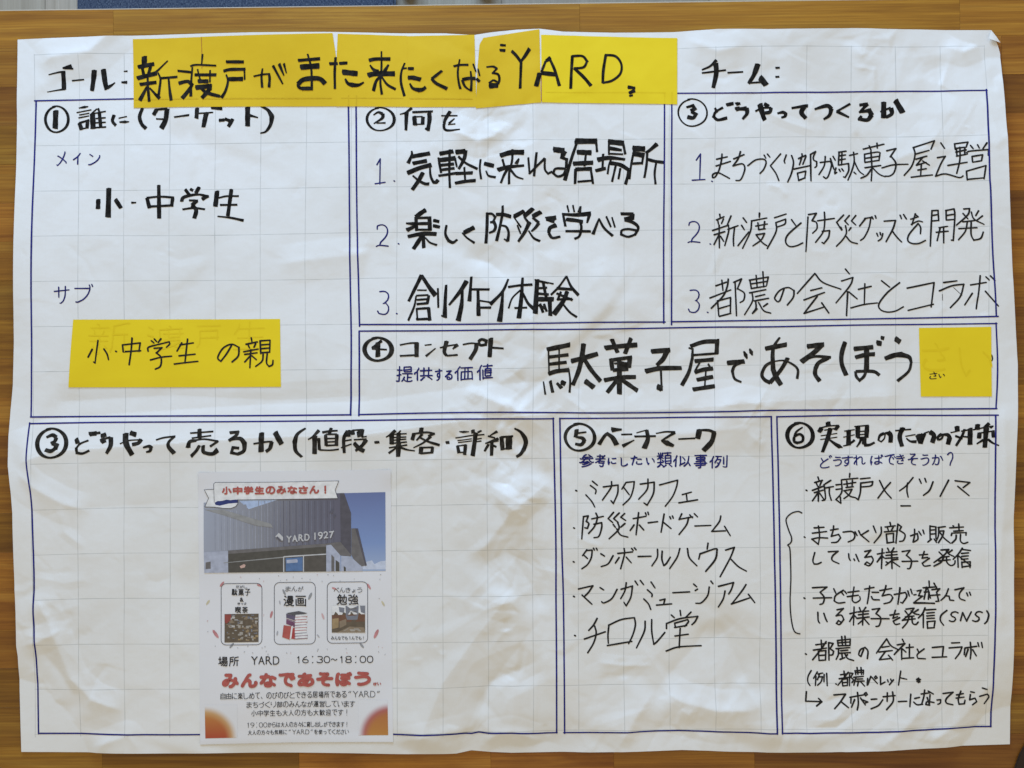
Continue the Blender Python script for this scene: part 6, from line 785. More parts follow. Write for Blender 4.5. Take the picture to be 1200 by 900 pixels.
pen("measure line 子どもたちが遊んで", poster, PEN, [(920, 675, 4.8, "108 124;154 66 236 62 196 92;198 92 220 120 214 152 196 160;158 124 262 122;274 72 286 98;328 80 284 110 276 140 300 152 336 148;318 92 330 108;336 86 346 100;388 62 382 100 378 136 396 150 422 134 420 116;354 92 416 84;350 116 412 108;448 74 500 64;476 56 470 110 462 156;490 92 526 92;486 116 496 132 530 134;534 82 600 70;568 54 560 84 546 112 590 104 606 122 590 146 556 156;614 104 676 92 684 114 660 152 650 148;646 66 642 100 634 158;690 84 698 112;706 74 714 100;724 106 736 104;742 84 764 78 750 110 772 112 740 136 722 150 780 150 838 154;724 152 838 152;808 28 810 60;776 66 850 60;794 62 780 130;800 66 816 124;836 40 850 66;824 76 868 70 850 90;850 90 862 140 846 142;820 108 868 104;782 90 808 88 804 130;916 70 900 110 874 136;898 110 920 112 924 134 946 136;952 76 1002 64 978 96 980 124 1008 136;1018 94 1024 110;1034 90 1040 106")])
pen("measure line いる様子を発信(SNS)", poster, PEN, [(920, 675, 4.8, "184 204 186 250 194 264;218 210 228 240 236 256;292 190 328 182 286 224 316 220 330 244 306 272 288 266 300 250 318 262;364 212 404 202;388 174 384 276;386 216 362 256;392 224 402 236;418 178 424 194;454 176 442 192;410 202 470 196;412 218 468 212;404 238 472 230;438 196 436 276;434 250 410 270;446 242 472 272;490 188 532 182 510 212;512 212 538 236 530 278 512 284;484 240 584 240;590 220 640 212;620 192 606 238 632 228;644 234 608 254 620 272 644 268;680 186 724 180 704 210 658 250;674 196 690 216;708 196 730 212 752 216;748 188 724 204;676 230 724 224;664 248 730 240;696 232 686 260 660 292;712 226 716 264 734 272 748 258;786 178 772 210 748 236;776 214 776 290;790 190 846 186;796 208 838 204;796 224 838 220;796 238 838 236;798 256 800 294;798 256 842 252 836 290;800 292 838 290;908 192 876 220 872 250 890 276;970 206 956 200 938 204 930 216 938 226 952 232 957 242 950 252 936 255 922 250;984 250 996 204 1018 252 1044 200;1104 203 1090 198 1074 202 1066 214 1074 224 1086 231 1088 242 1080 251 1066 254 1052 249;1130 194 1140 216 1132 250 1118 266")])
pen("measure line 都農の会社とコラボ", poster, PEN, [(920, 740, 4.8, "116 126;172 74 230 66;202 48 204 90;158 104 232 92;230 56 200 100 154 158;186 110 190 162;186 110 228 106 226 160;190 134 224 132;190 162 226 160;244 62 246 160;244 62 270 66 252 96 272 110 266 130 250 132;294 50 298 80;294 50 366 42 364 78;296 64 364 58;298 80 362 78;318 28 322 78;336 26 340 78;286 96 362 90;300 96 298 130 286 156;312 108 352 104;302 122 366 118;318 122 320 150 308 156 334 146;334 122 350 150 384 162;350 130 342 138;442 100 426 140 414 130 424 102 450 90 466 110 462 152;572 42 514 122;572 42 596 80 632 100;546 90 586 84;528 116 604 108;566 112 530 158 590 152;582 134 604 160;660 44 668 60;632 76 674 68 614 130;656 100 656 158;660 98 680 116;682 92 722 88;700 72 700 146;662 152 724 148;744 100 752 116;782 98 744 130 748 152 790 154;828 90 890 84 884 140;828 146 908 142;936 64 980 62;922 92 994 86 980 120 956 152;1010 94 1006 130;1012 92 1076 82;1040 60 1044 110 1040 154;1028 100 1014 140;1054 102 1074 136;1082 62 1088 84;1102 60 1108 90")])
pen("measure line (例 都農ペレット", poster, PEN, [(920, 740, 4.8, "146 218 128 250 126 280 138 302;180 226 158 262;172 250 168 302;184 238 210 232;192 238 180 270;190 254 208 252 200 280 180 300;218 240 216 280;232 234 234 302;282 292 286 294;310 242 352 236;330 222 332 254;302 264 358 256;354 228 330 258 294 300;318 268 322 304;318 268 350 264 348 302;320 286 348 284;322 304 348 302;362 232 360 304;362 232 380 234 368 256 384 270 374 286;392 220 396 242;392 220 440 216 438 240;404 202 408 240;426 202 428 240;394 230 438 228;384 256 438 250;396 256 384 300;402 266 434 264;396 278 442 276;410 278 404 304;420 278 444 304;462 262 458 300;462 296 480 250 516 290;500 256 508 248 516 258 506 264 500 256;534 252 534 296 560 282;574 270 578 282;592 266 596 278;608 270 584 298;650 222 636 300;648 260 684 268;744 266 750 288;752 262 758 286;740 272 762 270;742 282 760 280")], rad=1.0)
pen("measure line スポンサーになってもらう", poster, PEN, [(920, 740, 4.8, "118 336 114 390 202 392;186 374 204 392 174 416;272 354 338 350 310 390 274 430;312 392 352 424;368 374 366 400;362 368 440 352;404 340 408 400 402 438;388 380 370 422;420 370 446 408;442 346 452 340 458 350 448 358 442 346;430 380 460 392 440 400;480 378 512 376;478 430 520 412 546 380;548 364 616 358;572 342 570 390;602 338 604 390 566 436;634 392 682 390;706 352 698 420;728 376 756 370;722 396 740 410 772 408;766 352 812 346;786 330 780 370 768 404;806 336 834 352;800 372 812 414 790 410 800 394 838 400;816 356 812 410;856 386 876 384 874 404 860 410;890 350 946 342 908 380 910 404 946 414;990 336 976 380 980 410 1010 408 1014 388;966 358 1004 350;964 376 1008 370;1046 340 1066 344;1044 356 1040 386 1070 376 1080 396 1056 414;1110 318 1136 326;1096 366 1140 354 1150 372 1126 410")])
ink = Ink(0.25, 77)
ink.stroke([(940, 601.3), (936, 599.5), (929, 601), (923.5, 605), (921.3, 609), (922, 614), (924.5, 622), (927.3, 629), (927.5, 634), (925.5, 637), (923, 638.6)], .85, .75, 0, 0, 0, 1.5)
ink.stroke([(923, 638.6), (925, 641), (926, 650), (926.5, 675), (926, 690), (925.5, 705), (926.5, 722), (929, 736), (932, 741), (937, 742.5)], .85, .75, 0, 0, 0, 2)
ink.build("curly_brace", PEN, poster)
for p, w_ in (([(1117, 337), (1127, 346.5)], .35), ([(1104, 345), (1104.3, 352)], .35), ([(1160.5, 416), (1161.5, 420), (1160.7, 423)], .8)):
    ink = Ink(0.16, 78); ink.stroke(p, w_, w_ * .8, 0); ink.build("pen_mark", GREY, poster)

# ---------------------------------------------------------------- yellow sheets stuck on the poster
def sheet_mesh(name, quad, off, m, parent, step=2.5, lift=None):
    """quad: left edge polyline, right edge polyline (top to bottom); rows between; thin slab with an underside"""
    Lp, Rp = [np.array(q, float) for q in quad]
    hgt = max(Lp[-1, 1] - Lp[0, 1], 10); nv = int(hgt / step) + 2
    def res(P, n):
        d = np.r_[0, np.cumsum(np.hypot(*np.diff(P, axis=0).T))]; t = np.linspace(0, d[-1], n)
        return np.stack([np.interp(t, d, P[:, 0]), np.interp(t, d, P[:, 1])], 1)
    A = res(Lp, nv); B = res(Rp, nv); nu = int(np.hypot(*(B[0] - A[0])) / step) + 2
    u = np.linspace(0, 1, nu)[None, :, None]; G = A[:, None] * (1 - u) + B[:, None] * u
    w_ = to_world(G.reshape(-1, 2), off)
    if lift is not None: w_[:, 2] += lift(G.reshape(-1, 2)) * 0.001
    id_ = np.arange(nu * nv).reshape(nv, nu)
    f = np.stack([id_[:-1, :-1], id_[1:, :-1], id_[1:, 1:], id_[:-1, 1:]], -1).reshape(-1, 4)
    rg = np.concatenate([id_[0, :], id_[1:, -1], id_[-1, -2::-1], id_[-2:0:-1, 0]]); lw = w_[rg].copy(); lw[:, 2] -= 0.00012
    r = np.arange(len(rg)); r2 = (r + 1) % len(rg); n0 = len(w_); n1 = n0 + len(rg); rm = np.stack([n0 + r2, n0 + r, n1 + r, n1 + r2], 1)
    return grid_obj(name, np.vstack([w_, w_[rg], lw]), np.vstack([f, rm]), m, parent)
def yellow(label, quad, off, m=YEL, cat="yellow paper", group=None):
    e = empty("yellow_paper", label, cat, group=group); sheet_mesh("sheet", quad, off, m, e); return e
TS = "yellow sheets making up the title strip"
y1 = yellow("leftmost yellow sheet of the title strip, carrying 新", ([(155.8, 46), (156.2, 126)], [(236.5, 43.8), (237.5, 125.2)]), 0.44, group=TS)
y2 = yellow("wide yellow sheet of the title strip, carrying 渡戸がま", ([(235.6, 43.6), (236.6, 125.2)], [(390, 39.3), (393, 60), (395.5, 80), (396.5, 124.2)]), 0.36, group=TS)
y3 = yellow("yellow sheet right of the white slit, carrying た来", ([(396, 40), (395, 60), (393.8, 80), (393.5, 124.4)], [(477, 41.3), (478, 124.8)]), 0.46, group=TS)
y4 = yellow("yellow sheet with a diagonal fold, carrying たくな", ([(476, 41.6), (476.5, 125)], [(556, 40.7), (557, 80), (558.3, 125)]), 0.38, group=TS)
y5 = yellow("yellow sheet curling at its top, carrying る and Y", ([(566.5, 44.5), (562, 52), (559.5, 80), (557.5, 126.6)], [(632, 34.6), (634, 120.6)]), 0.42, group=TS)
y6 = yellow("rightmost yellow sheet of the title strip, carrying ARD", ([(634.2, 41.2), (634.6, 120.3)], [(793.6, 44.6), (793.7, 122)]), 0.48, YEL2, group=TS)
TB = 0.62
TN = (2.2, 1.0, 75)
hand("title character 新", y1, BLACK, [(150, 60, 8, "46 152 46 150 122;34 90 147 242 118;26 130 150 146 222;26 210 140 190 212;36 82 252 267 205;30 108 310 264 291;15/26 182 210 185 330 197 470;20/34 178 328 108 458;13/30 200 342 265 412 297 442;11/20 372 88 270 185 235 206;13/26 278 198 303 260 295 350 282 438")], TB)
hand("title characters 渡戸がま", y2, BLACK, [(150, 60, 8, "20 300 253 462 241;15/28 380 255 392 370 406 462;20 465 184 590 197;30 475 302 560 284 606 322;24/38 602 318 560 380 510 442;16/10 700 28 690 132;15 585 142 640 128 827 136;13/24 604 150 592 300 590 424;26 625 222 827 222;13 652 168 672 250 692 288;13 770 178 768 292;34 655 282 752 283;40 633 342 782 326;15 780 310 776 362;28 690 350 740 390 862 424;34 772 348 720 410 694 438;26 920 101 1086 102;26 896 187 960 172 1100 170;13 1092 162 1094 268;36 940 262 1076 260;13/28 920 218 937 280 915 370 877 437"), (300, 55, 8, "14 -22 276 60 259 127 254;13/22 62 203 52 280 58 380;20/23 122 248 128 300 122 378;22/13 160 176 205 260 251 347;28/10 218 160 262 268;20/8 262 156 286 247;26 395 129 600 112;46 415 191 592 178;15/20 485 68 515 180 522 280 522 404;40 392 350 440 308 530 294 600 300 647 342;24 392 345 400 375 445 397;32 430 389 524 388")], TB)
hand("title characters た来", y3, BLACK, [(300, 55, 8, "26 688 158 765 156;26 780 156 856 151;22/20 747 98 738 230 739 390;46 808 236 950 251;14/40 835 298 862 342 910 358;40/14 900 357 960 357 1010 331"), (430, 55, 8, "30 18 126 80 112 216 110;13/20 135 38 135 200 125 330 139 443;13/34 28 168 60 210 107 229;34/15 163 227 202 163;44 8 266 80 250 258 248;20/30 130 270 85 320 60 410;15/24 135 274 190 350 267 394")], TB)
hand("title characters たくな", y4, BLACK, [(430, 55, 8, "15/24 354 146 322 230 318 330 350 457;15 325 201 372 195;26 383 200 437 200;36 383 285 430 285 502 302;13/36 400 338 430 385 490 401;36/28 475 402 520 396 550 374;22/26 704 223 608 297;22/32 604 294 650 340 750 390;13/20 870 116 852 230 860 330 876 392;18 812 183 870 170 950 168;13 995 158 1010 200 1022 232;13/24 972 226 980 320 975 412;28 895 306 960 294 1015 296;24/11 893 308 920 370 977 412;24 1026 296 1056 324;13 1040 205 1058 272")], TB)
hand("title characters る“Y", y5, BLACK, [(300, 0, 4, "6/10 1080 314 1112 312 1130 322;9/7 1130 320 1108 344;8/11 1105 342 1134 348 1141 372 1134 394;24/20 1092 402 1134 400;8 1092 390 1112 376 1130 384"), (600, 0, 4, "12/13 -2 240 20 262 42 292;10/17 40 292 62 262 82 230;11 43 282 38 416"), (586, 53, 1, "2.5 0 0 6.5 .5;3 -.5 6 6 6.5")], TB)
hand("title characters ARD”", y6, BLACK, [(600, 0, 4, "22/12 182 274 158 288;10 158 288 138 340;20/19 130 344 113 406;10/14 176 276 200 330 222 403;18 136 344 206 351;12 283 260 278 340 275 416;10 282 264 330 264 352 288 335 316 290 322;12/15 290 320 335 362 370 403;12 440 256 428 330 425 391;10 435 258 485 264 512 300 508 345 470 378 426 389;15/11 542 409 577 413;13/17 548 438 575 424;8 549 451 566 447")], TB)
def lines(name, m, parent, pls, a=0.5, base=0.55, label=None):
    seed[0] += 1; k = Ink(base, seed[0])
    for p in pls: k.stroke(p, a, a * .9, 0, 0, 0, 2.5)
    return k.build(name, m, parent, label)
lines("show_through_line", GHOST, y1, [[(158, 116.5), (232, 115.6)]], .7)
lines("show_through_line", GHOST, y2, [[(240, 115.5), (388, 114.5)]], .7)
lines("show_through_line", GHOST, y3, [[(400, 114.8), (472, 114.8)], [(408.4, 112), (408.4, 124)], [(417.6, 112), (417.6, 124)]], .7)
lines("show_through_line", GHOST, y4, [[(480, 114.8), (553, 115.5)]], .7)
lines("show_through_line", GHOST2, y6, [[(640, 108.5), (780, 108.5)], [(779, 108), (779, 121)], [(787.5, 108), (787.5, 121)]], .6)
lines("seam", SEAM, y1, [[(236.3, 44.5), (236.8, 66), (236.6, 80)]], .35, 0.6)
lines("seam", SEAM, y6, [[(634.4, 80), (634.6, 119)]], .35, 0.6)
SB = "yellow sheets under the サブ heading"
s1 = yellow("wider left yellow sheet under the サブ heading, carrying 小・中学生", ([(86.2, 374.6), (83, 415), (80.2, 454)], [(247, 374.2), (247, 453.7)]), 0.42, YEL2, group=SB)
s2 = yellow("narrow right yellow sheet under the サブ heading, carrying の親", ([(246.2, 374.3), (246.2, 453.8)], [(327.8, 373.7), (329, 453.3)]), 0.36, YEL2, group=SB)
pen("pen words 小・中学生", s1, PEN, [(95, 375, 5, "100 120 90 190 82 252 74 246;66 172 42 218;134 170 152 200 160 232;204 184;242 146 246 186;242 146 346 134 338 184;246 186 348 180;298 106 292 180 280 262;412 122 426 134;430 112 442 126;468 110 452 132;392 182 394 160 450 144 516 128 520 140 500 160;428 166 474 162 440 194;440 192 468 220 464 270 434 288;406 234 470 218 530 212;590 134 562 182;580 146 658 134;624 112 616 180 608 252;574 210 668 200;546 258 610 250 684 242")], base=0.56)
pen("pen words の親", s2, PEN, [(95, 375, 5, "880 150 850 200 818 242 800 220 830 166 880 142 924 160 920 210 884 246;996 104 1000 126;966 142 1032 128;978 146 986 164;1022 138 1012 160;952 186 1036 170;958 202 1030 192;994 174 988 280;990 210 958 246;1000 210 1026 232;1048 122 1052 196;1048 122 1106 118 1104 188;1052 146 1102 142;1052 168 1102 164;1054 192 1104 188;1066 200 1060 240 1022 272;1090 196 1086 250 1100 272 1120 262 1124 236")], base=0.56)
write(None, s1, GHOST2, (0.9, 0.6, 60), [(0, 225, "新 415 612 610 760;渡 690 625 865 740;戸 920 622 1035 730")], .51, name="show_through_writing")
write(None, s2, GHOST2, (0.9, 0.6, 60), [(0, 225, "生 1090 605 1250 740")], .46, name="show_through_writing")
s3 = yellow("square yellow sheet beside the slogan, carrying small さい", ([(1077, 384.3), (1077.8, 420), (1079, 464.7)], [(1160, 383.2), (1160.2, 464.6)]), 0.42, YEL2)
write("tiny pen word さい", s3, PEN, (0.6, 0.5, 0), [(900, 225, "さ 755 842 792 878;い 797 852 826 872")], .56)
write(None, s3, GHOST2, (1.6, 1.0, 60), [(900, 225, "さ 720 705 850 840;い 890 730 1045 865")], .51, name="show_through_writing")

# ---------------------------------------------------------------- flyer
flyer = empty("flyer", "white printed event flyer with a building photo, stuck in the lower left box", "flyer")
def fl_lift(G):
    x, y = G[:, 0], G[:, 1]
    return 0.9 * np.exp(-((x - 458) / 14) ** 2 - ((y - 551) / 14) ** 2) + 0.8 * np.exp(-((x - 233) / 16) ** 2 - ((y - 553) / 18) ** 2) + 0.5 * np.exp(-((y - 870) / 8) ** 2)
sheet_mesh("sheet", ([(233, 553.5), (232.6, 600), (233.4, 700), (234, 800), (234.6, 872.5)], [(458.2, 550.2), (458.5, 600), (459.3, 750), (461, 868.5)]), 0.26, FLY, flyer, 2.5, fl_lift)
cm = {}
def pm(c, rough=0.4):
    if c not in cm:
        m = mat("print_%02d" % len(cm), c, rough, 0.4); v = mapping(m)
        n = N(m, 'ShaderNodeTexNoise', Scale=160.0, Detail=2.0); LK(m, v, n.inputs['Vector'])
        LK(m, ramp(m, n.outputs[0], [(0.3, tuple(x * .88 for x in c)), (0.7, tuple(min(1, x * 1.12) for x in c))]), bsdf(m).inputs['Base Color']); cm[c] = m
    return cm[c]
def lfz(P):
    P = np.asarray(P, float); return fl_lift(P)
def flat(name, polys, parent, base=0.62, label=None, grid=6.0, dz=0.012):
    V = []; F = []; FM = []; mats = []
    for k, (poly, m) in enumerate(polys):
        if m not in mats: mats.append(m)
        P = [Vector(p) for p in poly]; pts = []; 
        for a, b in zip(P, P[1:] + P[:1]):
            n = max(1, int((b - a).length / grid)); pts += [a + (b - a) * (i / n) for i in range(n)]
        nb_ = len(pts); xs = [p[0] for p in pts]; ys = [p[1] for p in pts]
        x = min(xs) + grid * .5
        while x < max(xs):
            y = min(ys) + grid * .5
            while y < max(ys):
                pts.append(Vector((x, y))); y += grid
            x += grid
        vv, ee, ff, *_ = delaunay_2d_cdt(pts, [], [list(range(nb_))], 1, 1e-4)
        A = np.array([(q[0], q[1]) for q in vv])
        ww = to_world(A, base + dz * k); ww[:, 2] += lfz(A) * 0.001
        o0 = len(V); V += [tuple(q) for q in ww]
        for f in ff:
            F.append(tuple(o0 + i for i in reversed(f))); FM.append(mats.index(m))
    o = obj(name, V, F, mats, parent, False, FM)
    if label: o['label'] = label
    return o
# printed photograph of the building
SKYB = pm((0.20, 0.28, 0.50)); WALLD = pm((0.14, 0.145, 0.18)); WALLL = pm((0.27, 0.285, 0.35)); SIDE = pm((0.095, 0.09, 0.11)); DARK = pm((0.085, 0.08, 0.07))
EAVE = pm((0.16, 0.15, 0.15)); PALE = pm((0.42, 0.45, 0.55)); LITE = pm((0.55, 0.60, 0.70)); GLS = pm((0.10, 0.09, 0.08)); BLUEP = pm((0.10, 0.18, 0.35)); CREAM = pm((0.55, 0.55, 0.56))
SKYL = pm((0.42, 0.52, 0.72)); CLOUD = pm((0.55, 0.60, 0.72)); BEAM = pm((0.30, 0.30, 0.30)); STRIPE = pm((0.19, 0.20, 0.26)); STRD = pm((0.115, 0.115, 0.15)); PINK = pm((0.62, 0.42, 0.36))
NAVY = pm((0.025, 0.04, 0.17)); RED = pm((0.44, 0.10, 0.085)); OUT = pm((0.04, 0.045, 0.07))
SKYM = bpy.data.materials.new("printed_sky"); 
def sky_print():
    m = mat("printed_sky_blue", (0.14, 0.22, 0.5), 0.4); sp = N(m, 'ShaderNodeSeparateXYZ'); LK(m, mapping(m), sp.inputs[0])
    f = math_(m, 'DIVIDE', math_(m, 'SUBTRACT', sp.outputs[1], wy(668)), wy(576) - wy(668))
    LK(m, ramp(m, f, [(0.0, (0.36, 0.44, 0.60)), (0.35, (0.22, 0.31, 0.55)), (1.0, (0.15, 0.19, 0.38))]), bsdf(m).inputs['Base Color']); return m
def wall_print():
    m = mat("printed_cladding", (0.2, 0.2, 0.25), 0.4); v = mapping(m); sp = N(m, 'ShaderNodeSeparateXYZ'); LK(m, v, sp.inputs[0])
    f = math_(m, 'DIVIDE', math_(m, 'SUBTRACT', sp.outputs[0], wx(239)), wx(400) - wx(239))
    n = N(m, 'ShaderNodeTexNoise', Scale=20.0, Detail=2.0); LK(m, v, n.inputs['Vector'])
    LK(m, ramp(m, math_(m, 'ADD', f, math_(m, 'MULTIPLY_ADD', n.outputs[0], 0.2, -0.1)), [(0.0, (0.36, 0.385, 0.46)), (0.4, (0.27, 0.275, 0.31)), (0.7, (0.165, 0.165, 0.205)), (1.0, (0.135, 0.13, 0.17))]), bsdf(m).inputs['Base Color']); return m  # lighter left end: the haze washed over the cladding is put into the colour
SKYP = sky_print(); WALLP = wall_print()
ph = [([(385, 578.2), (451.8, 576.5), (452, 669), (385, 669.5)], SKYP)]
ph += [([(424, 664), (430, 658), (436, 656.5), (439, 661), (446, 657.5), (452, 657), (452, 667), (424, 667)], CLOUD)]
ph += [([(239, 596), (239, 589), (292, 586), (327, 585), (347, 584.5), (395, 577.8), (403.5, 577.6), (411, 601), (411, 652), (400, 651), (383, 637), (300, 646), (239, 652)], WALLP)]
ph += [([(280, 586), (327, 585), (292, 596.5)], SKYL)]
for i in range(40):
    x = 252 + i * 3.65
    m_ = (STRIPE if x > 320 else PALE) if i % 2 else STRD if x > 330 else WALLL
    top = 598 if x < 300 else 586.5
    if x > 394: continue
    bot = 645 - max(0, (x - 300)) * 0.1
    ph += [([(x, top), (x + (0.75 if m_ is not PALE else .4), top), (x + (0.75 if m_ is not PALE else .4), bot), (x, bot)], m_)]
ph += [([(240, 597), (262, 597), (318, 613.5), (320, 618), (300, 615.5), (262, 603)], BEAM)]
ph += [([(398.8, 577.8), (403.6, 577.6), (411.6, 601), (411.6, 651.5), (399.5, 635)], SIDE)]
ph += [([(398.8, 634.5), (411.6, 650), (410.5, 652), (399, 650.5), (388, 638)], EAVE)]
ph += [([(412, 619), (419, 619), (430, 662), (420, 664.5), (411.8, 650)], EAVE), ([(416.5, 619), (419.6, 619), (430, 662.3), (428.2, 663)], SIDE)]
ph += [([(400, 651), (411, 652), (425, 664.5), (425, 669), (400, 669.4)], PALE)]
ph += [([(239, 647), (268, 645.5), (268, 671), (239.5, 671.3)], PALE), ([(241, 659), (247, 658), (247, 666.5), (241, 667)], EAVE)]
ph += [([(267.5, 645.5), (300, 646), (382.5, 637.3), (383, 669.6), (267.5, 671)], DARK)]
ph += [([(262, 659.2), (332, 652.2), (332, 653.5), (262, 660)], BEAM)]
ph += [([(267.5, 645), (382.5, 636.8), (398, 634.8), (400, 637), (383, 640.3), (267.5, 649)], EAVE)]
ph += [([(333, 651.5), (383.5, 648.5), (383.5, 649.8), (333, 653)], CREAM), ([(332, 652), (333.3, 652), (333.3, 670), (332, 670)], CREAM), ([(355.2, 651), (356.4, 651), (356.4, 669.7), (355.2, 669.8)], CREAM), ([(335, 654), (354.8, 652.7), (354.8, 669), (335, 669.3)], BLUEP), ([(336, 656), (349, 655), (349, 659), (336, 660)], PALE),
       ([(356.6, 651.8), (381, 650.5), (381, 668.8), (356.6, 669)], GLS)]
ph += [([(382.5, 639), (388, 638), (399, 650.5), (399, 669.3), (382.5, 669.6)], PALE), ([(388.5, 649.5), (392, 653), (392, 669.4), (388.5, 669.4)], EAVE), ([(393.5, 656), (398, 659), (398, 669.3), (393.5, 669.3)], DARK), ([(403, 663), (405.5, 665), (405.5, 669.2), (403, 669.2)], DARK)]
ph += [([(281, 663.5), (286, 660.8), (288, 662), (287, 664.8), (282.5, 666)], PINK)]
ph += [([(386, 601), (389, 595.8), (390.8, 597), (389.5, 601.5)], STRD), ([(390, 604), (393, 601.5), (394, 604.5), (391.5, 606.5)], STRD)]
flat("printed_photo", ph, flyer, 0.43, "printed photo of a dark clad building under blue sky reading YARD 1927", 7.0, 0.004)
def printed(label, m, spec, r, ang=0, base=0.56, name="printed_text", b=None, tilt=0.0, wob=0.0, split=None):
    """spec: list of (string, x0, y0, x1, y1): characters spread evenly over the box"""
    seed[0] += 1; k = Ink(base, seed[0]); b = b or r
    for s, x0, y0, x1, y1 in spec:
        n = len(s); cw = (x1 - x0) / n; h = y1 - y0
        for i, c in enumerate(s):
            if c == ' ': continue
            cx = x0 + cw * i; dy = tilt * (cx - x0); g = cw * 0.05
            bx = [cx + g, y0 + dy, cx + cw - g, y1 + dy]
            if c in 'っゃゅょッ': bx[1] += h * .35; bx[0] += cw * .12; bx[2] -= cw * .1
            if c in 'ー～': bx[1] += h * .35; bx[3] -= h * .35
            if c in '、': bx = [cx + cw * .1, y0 + dy + h * .7, cx + cw * .35, y1 + dy]
            if c in '”': bx = [cx + cw * .25, y0 + dy, cx + cw * .75, y0 + dy + h * .3]
            if c in '1|!:': bx[0] += cw * .3; bx[2] -= cw * .3
            k.glyph(c, *bx, r, b, 0.0, 0.0, wob, 0.0)
    V = np.vstack(k.v); O = np.concatenate(k.o); z = to_world(V, 0.0); z[:, 2] += (O + lfz(V)) * 0.001
    o = obj(name, z, k.f, m, flyer, False)
    if label: o['label'] = label
    return o
printed("white lettering YARD 1927 on the printed photo", CREAM, [("YARD", 335.5, 627.2, 363.5, 635.6), ("1927", 366, 623.6, 392, 632.4)], 0.78, tilt=-0.10, base=0.9)
flat("printed_logo", [([(323, 628.5), (327, 624), (332, 629), (332, 633), (329, 633.5)], CREAM), ([(324, 629.5), (325.5, 628.2), (330.5, 633), (328.5, 633.6)], STRD)], flyer, 0.9)
# ribbon banner
bn = [([(240, 573.5), (251, 573), (251, 592.5), (268, 595), (278, 594), (279.5, 589), (262, 592), (241, 593.5), (245, 583)], CREAM)]
FW = pm((0.78, 0.78, 0.78))
def outline(poly, w_, m, out):
    for a, b in zip(poly[:-1], poly[1:]):
        a = np.array(a, float); b = np.array(b, float); d = b - a; L = np.hypot(*d)
        if L < .2: continue
        n_ = np.array([-d[1], d[0]]) / L * w_ / 2; e_ = d / L * w_ * .4; out.append(([tuple(a + n_ - e_), tuple(b + n_ + e_), tuple(b - n_ + e_), tuple(a - n_ - e_)], m))
bn = [([(240, 573.8), (252, 573.2), (252, 594), (241, 593.6), (245, 583.5)], FW), ([(252, 594), (262, 595.2), (270, 595.5), (276, 593.5), (279.3, 590), (279, 585), (252, 588)], FW),
      ([(251.5, 566.5), (253, 565.3), (397.3, 563.4), (393.2, 574), (396, 583.7), (279, 585.7), (252, 588.2)], FW),
      ([(252, 589), (256, 586.5), (266, 585.2), (279.3, 585.2), (279.3, 589), (268, 590), (258, 592.4), (253, 591.5)], NAVY)]
outline([(251.5, 588.5), (251, 567), (253, 565.2), (325, 564.8), (397.5, 563.3), (393, 574), (396.2, 583.8), (279, 585.5)], 0.5, OUT, bn)
outline([(251, 573.2), (240, 573.8), (245, 583.5), (240.5, 593.7), (252, 594), (262, 595.3), (271, 595.5), (277, 593), (279.3, 589.5), (279.3, 585)], 0.5, OUT, bn)
flat("ribbon_banner", bn, flyer, 0.70, None, 7.0, 0.006)
printed("red banner lettering 小中学生のみなさん！", RED, [("小中学生のみなさん!", 260, 569.8, 388, 579.5)], 1.05, tilt=-0.010, base=0.95)
# cards
def rrect(x0, y0, x1, y1, r, dy=0.0):
    out = []
    for cx, cy, a0 in ((x0 + r, y0 + r, 180), (x1 - r, y0 + r, 270), (x1 - r, y1 - r, 0), (x0 + r, y1 - r, 90)):
        for i in range(5):
            a = R_(a0 + i * 22.5); x = cx + r * math.cos(a); out.append((x, cy + r * math.sin(a) + dy * (x - x0)))
    return out + [out[0]]
def ellip(cx, cy, rx, ry, rot, n=8):
    c, s = math.cos(rot), math.sin(rot)
    return [(cx + rx * math.cos(t) * c - ry * math.sin(t) * s, cy + rx * math.cos(t) * s + ry * math.sin(t) * c) for t in [2 * math.pi * i / n for i in range(n)]]
rp = random.Random(5)
PET = [pm((0.55, 0.24, 0.25)), pm((0.62, 0.42, 0.42)), pm((0.62, 0.56, 0.38)), pm((0.30, 0.31, 0.33)), pm((0.42, 0.42, 0.45))]
pet = []
for x, y, L, a, c in ((252.5, 743, 6, 55, 0), (260, 684.5, 4, -50, 0), (304, 686, 3.4, 20, 0), (318, 720, 4.5, -75, 0), (378.5, 722, 4, 70, 1), (392, 689.5, 3.4, 20, 0), (432.5, 687, 4, 60, 0), (441, 742.5, 6, -65, 0),
                      (243.5, 706, 3.6, -55, 2), (449, 707, 3.6, 60, 2), (333, 694, 4, 65, 3), (363.5, 698.5, 4.8, -65, 3), (271.5, 756.5, 4, -50, 3), (424, 756, 4, 50, 3), (328, 706, 2.5, 80, 4), (325, 742, 3, -80, 4), (373, 745, 2.5, 50, 4)):
    pet.append((ellip(x, y, L, L * .32, R_(a)), PET[c]))
for i in range(46):
    x = rp.uniform(240, 452); y = rp.choice([rp.uniform(673, 682), rp.uniform(757, 768), rp.uniform(673, 768)])
    if any(a < x < b for a, b in ((261, 305), (324, 367), (386, 429))) and 683 < y < 755: continue
    pet.append((ellip(x, y, rp.uniform(.5, 1.1), rp.uniform(.35, .6), rp.uniform(0, 3), 6), rp.choice([PET[3], PET[4], PET[4], PET[1]])))
flat("petal_print", pet, flyer, 0.45, "scattered pink and grey petals printed around the cards", 9, 0.003)
PHB = [pm((0.13, 0.10, 0.07)), pm((0.26, 0.20, 0.14)), pm((0.38, 0.35, 0.31)), pm((0.30, 0.07, 0.06)), pm((0.20, 0.21, 0.25)), pm((0.36, 0.26, 0.14)), pm((0.50, 0.48, 0.46))]
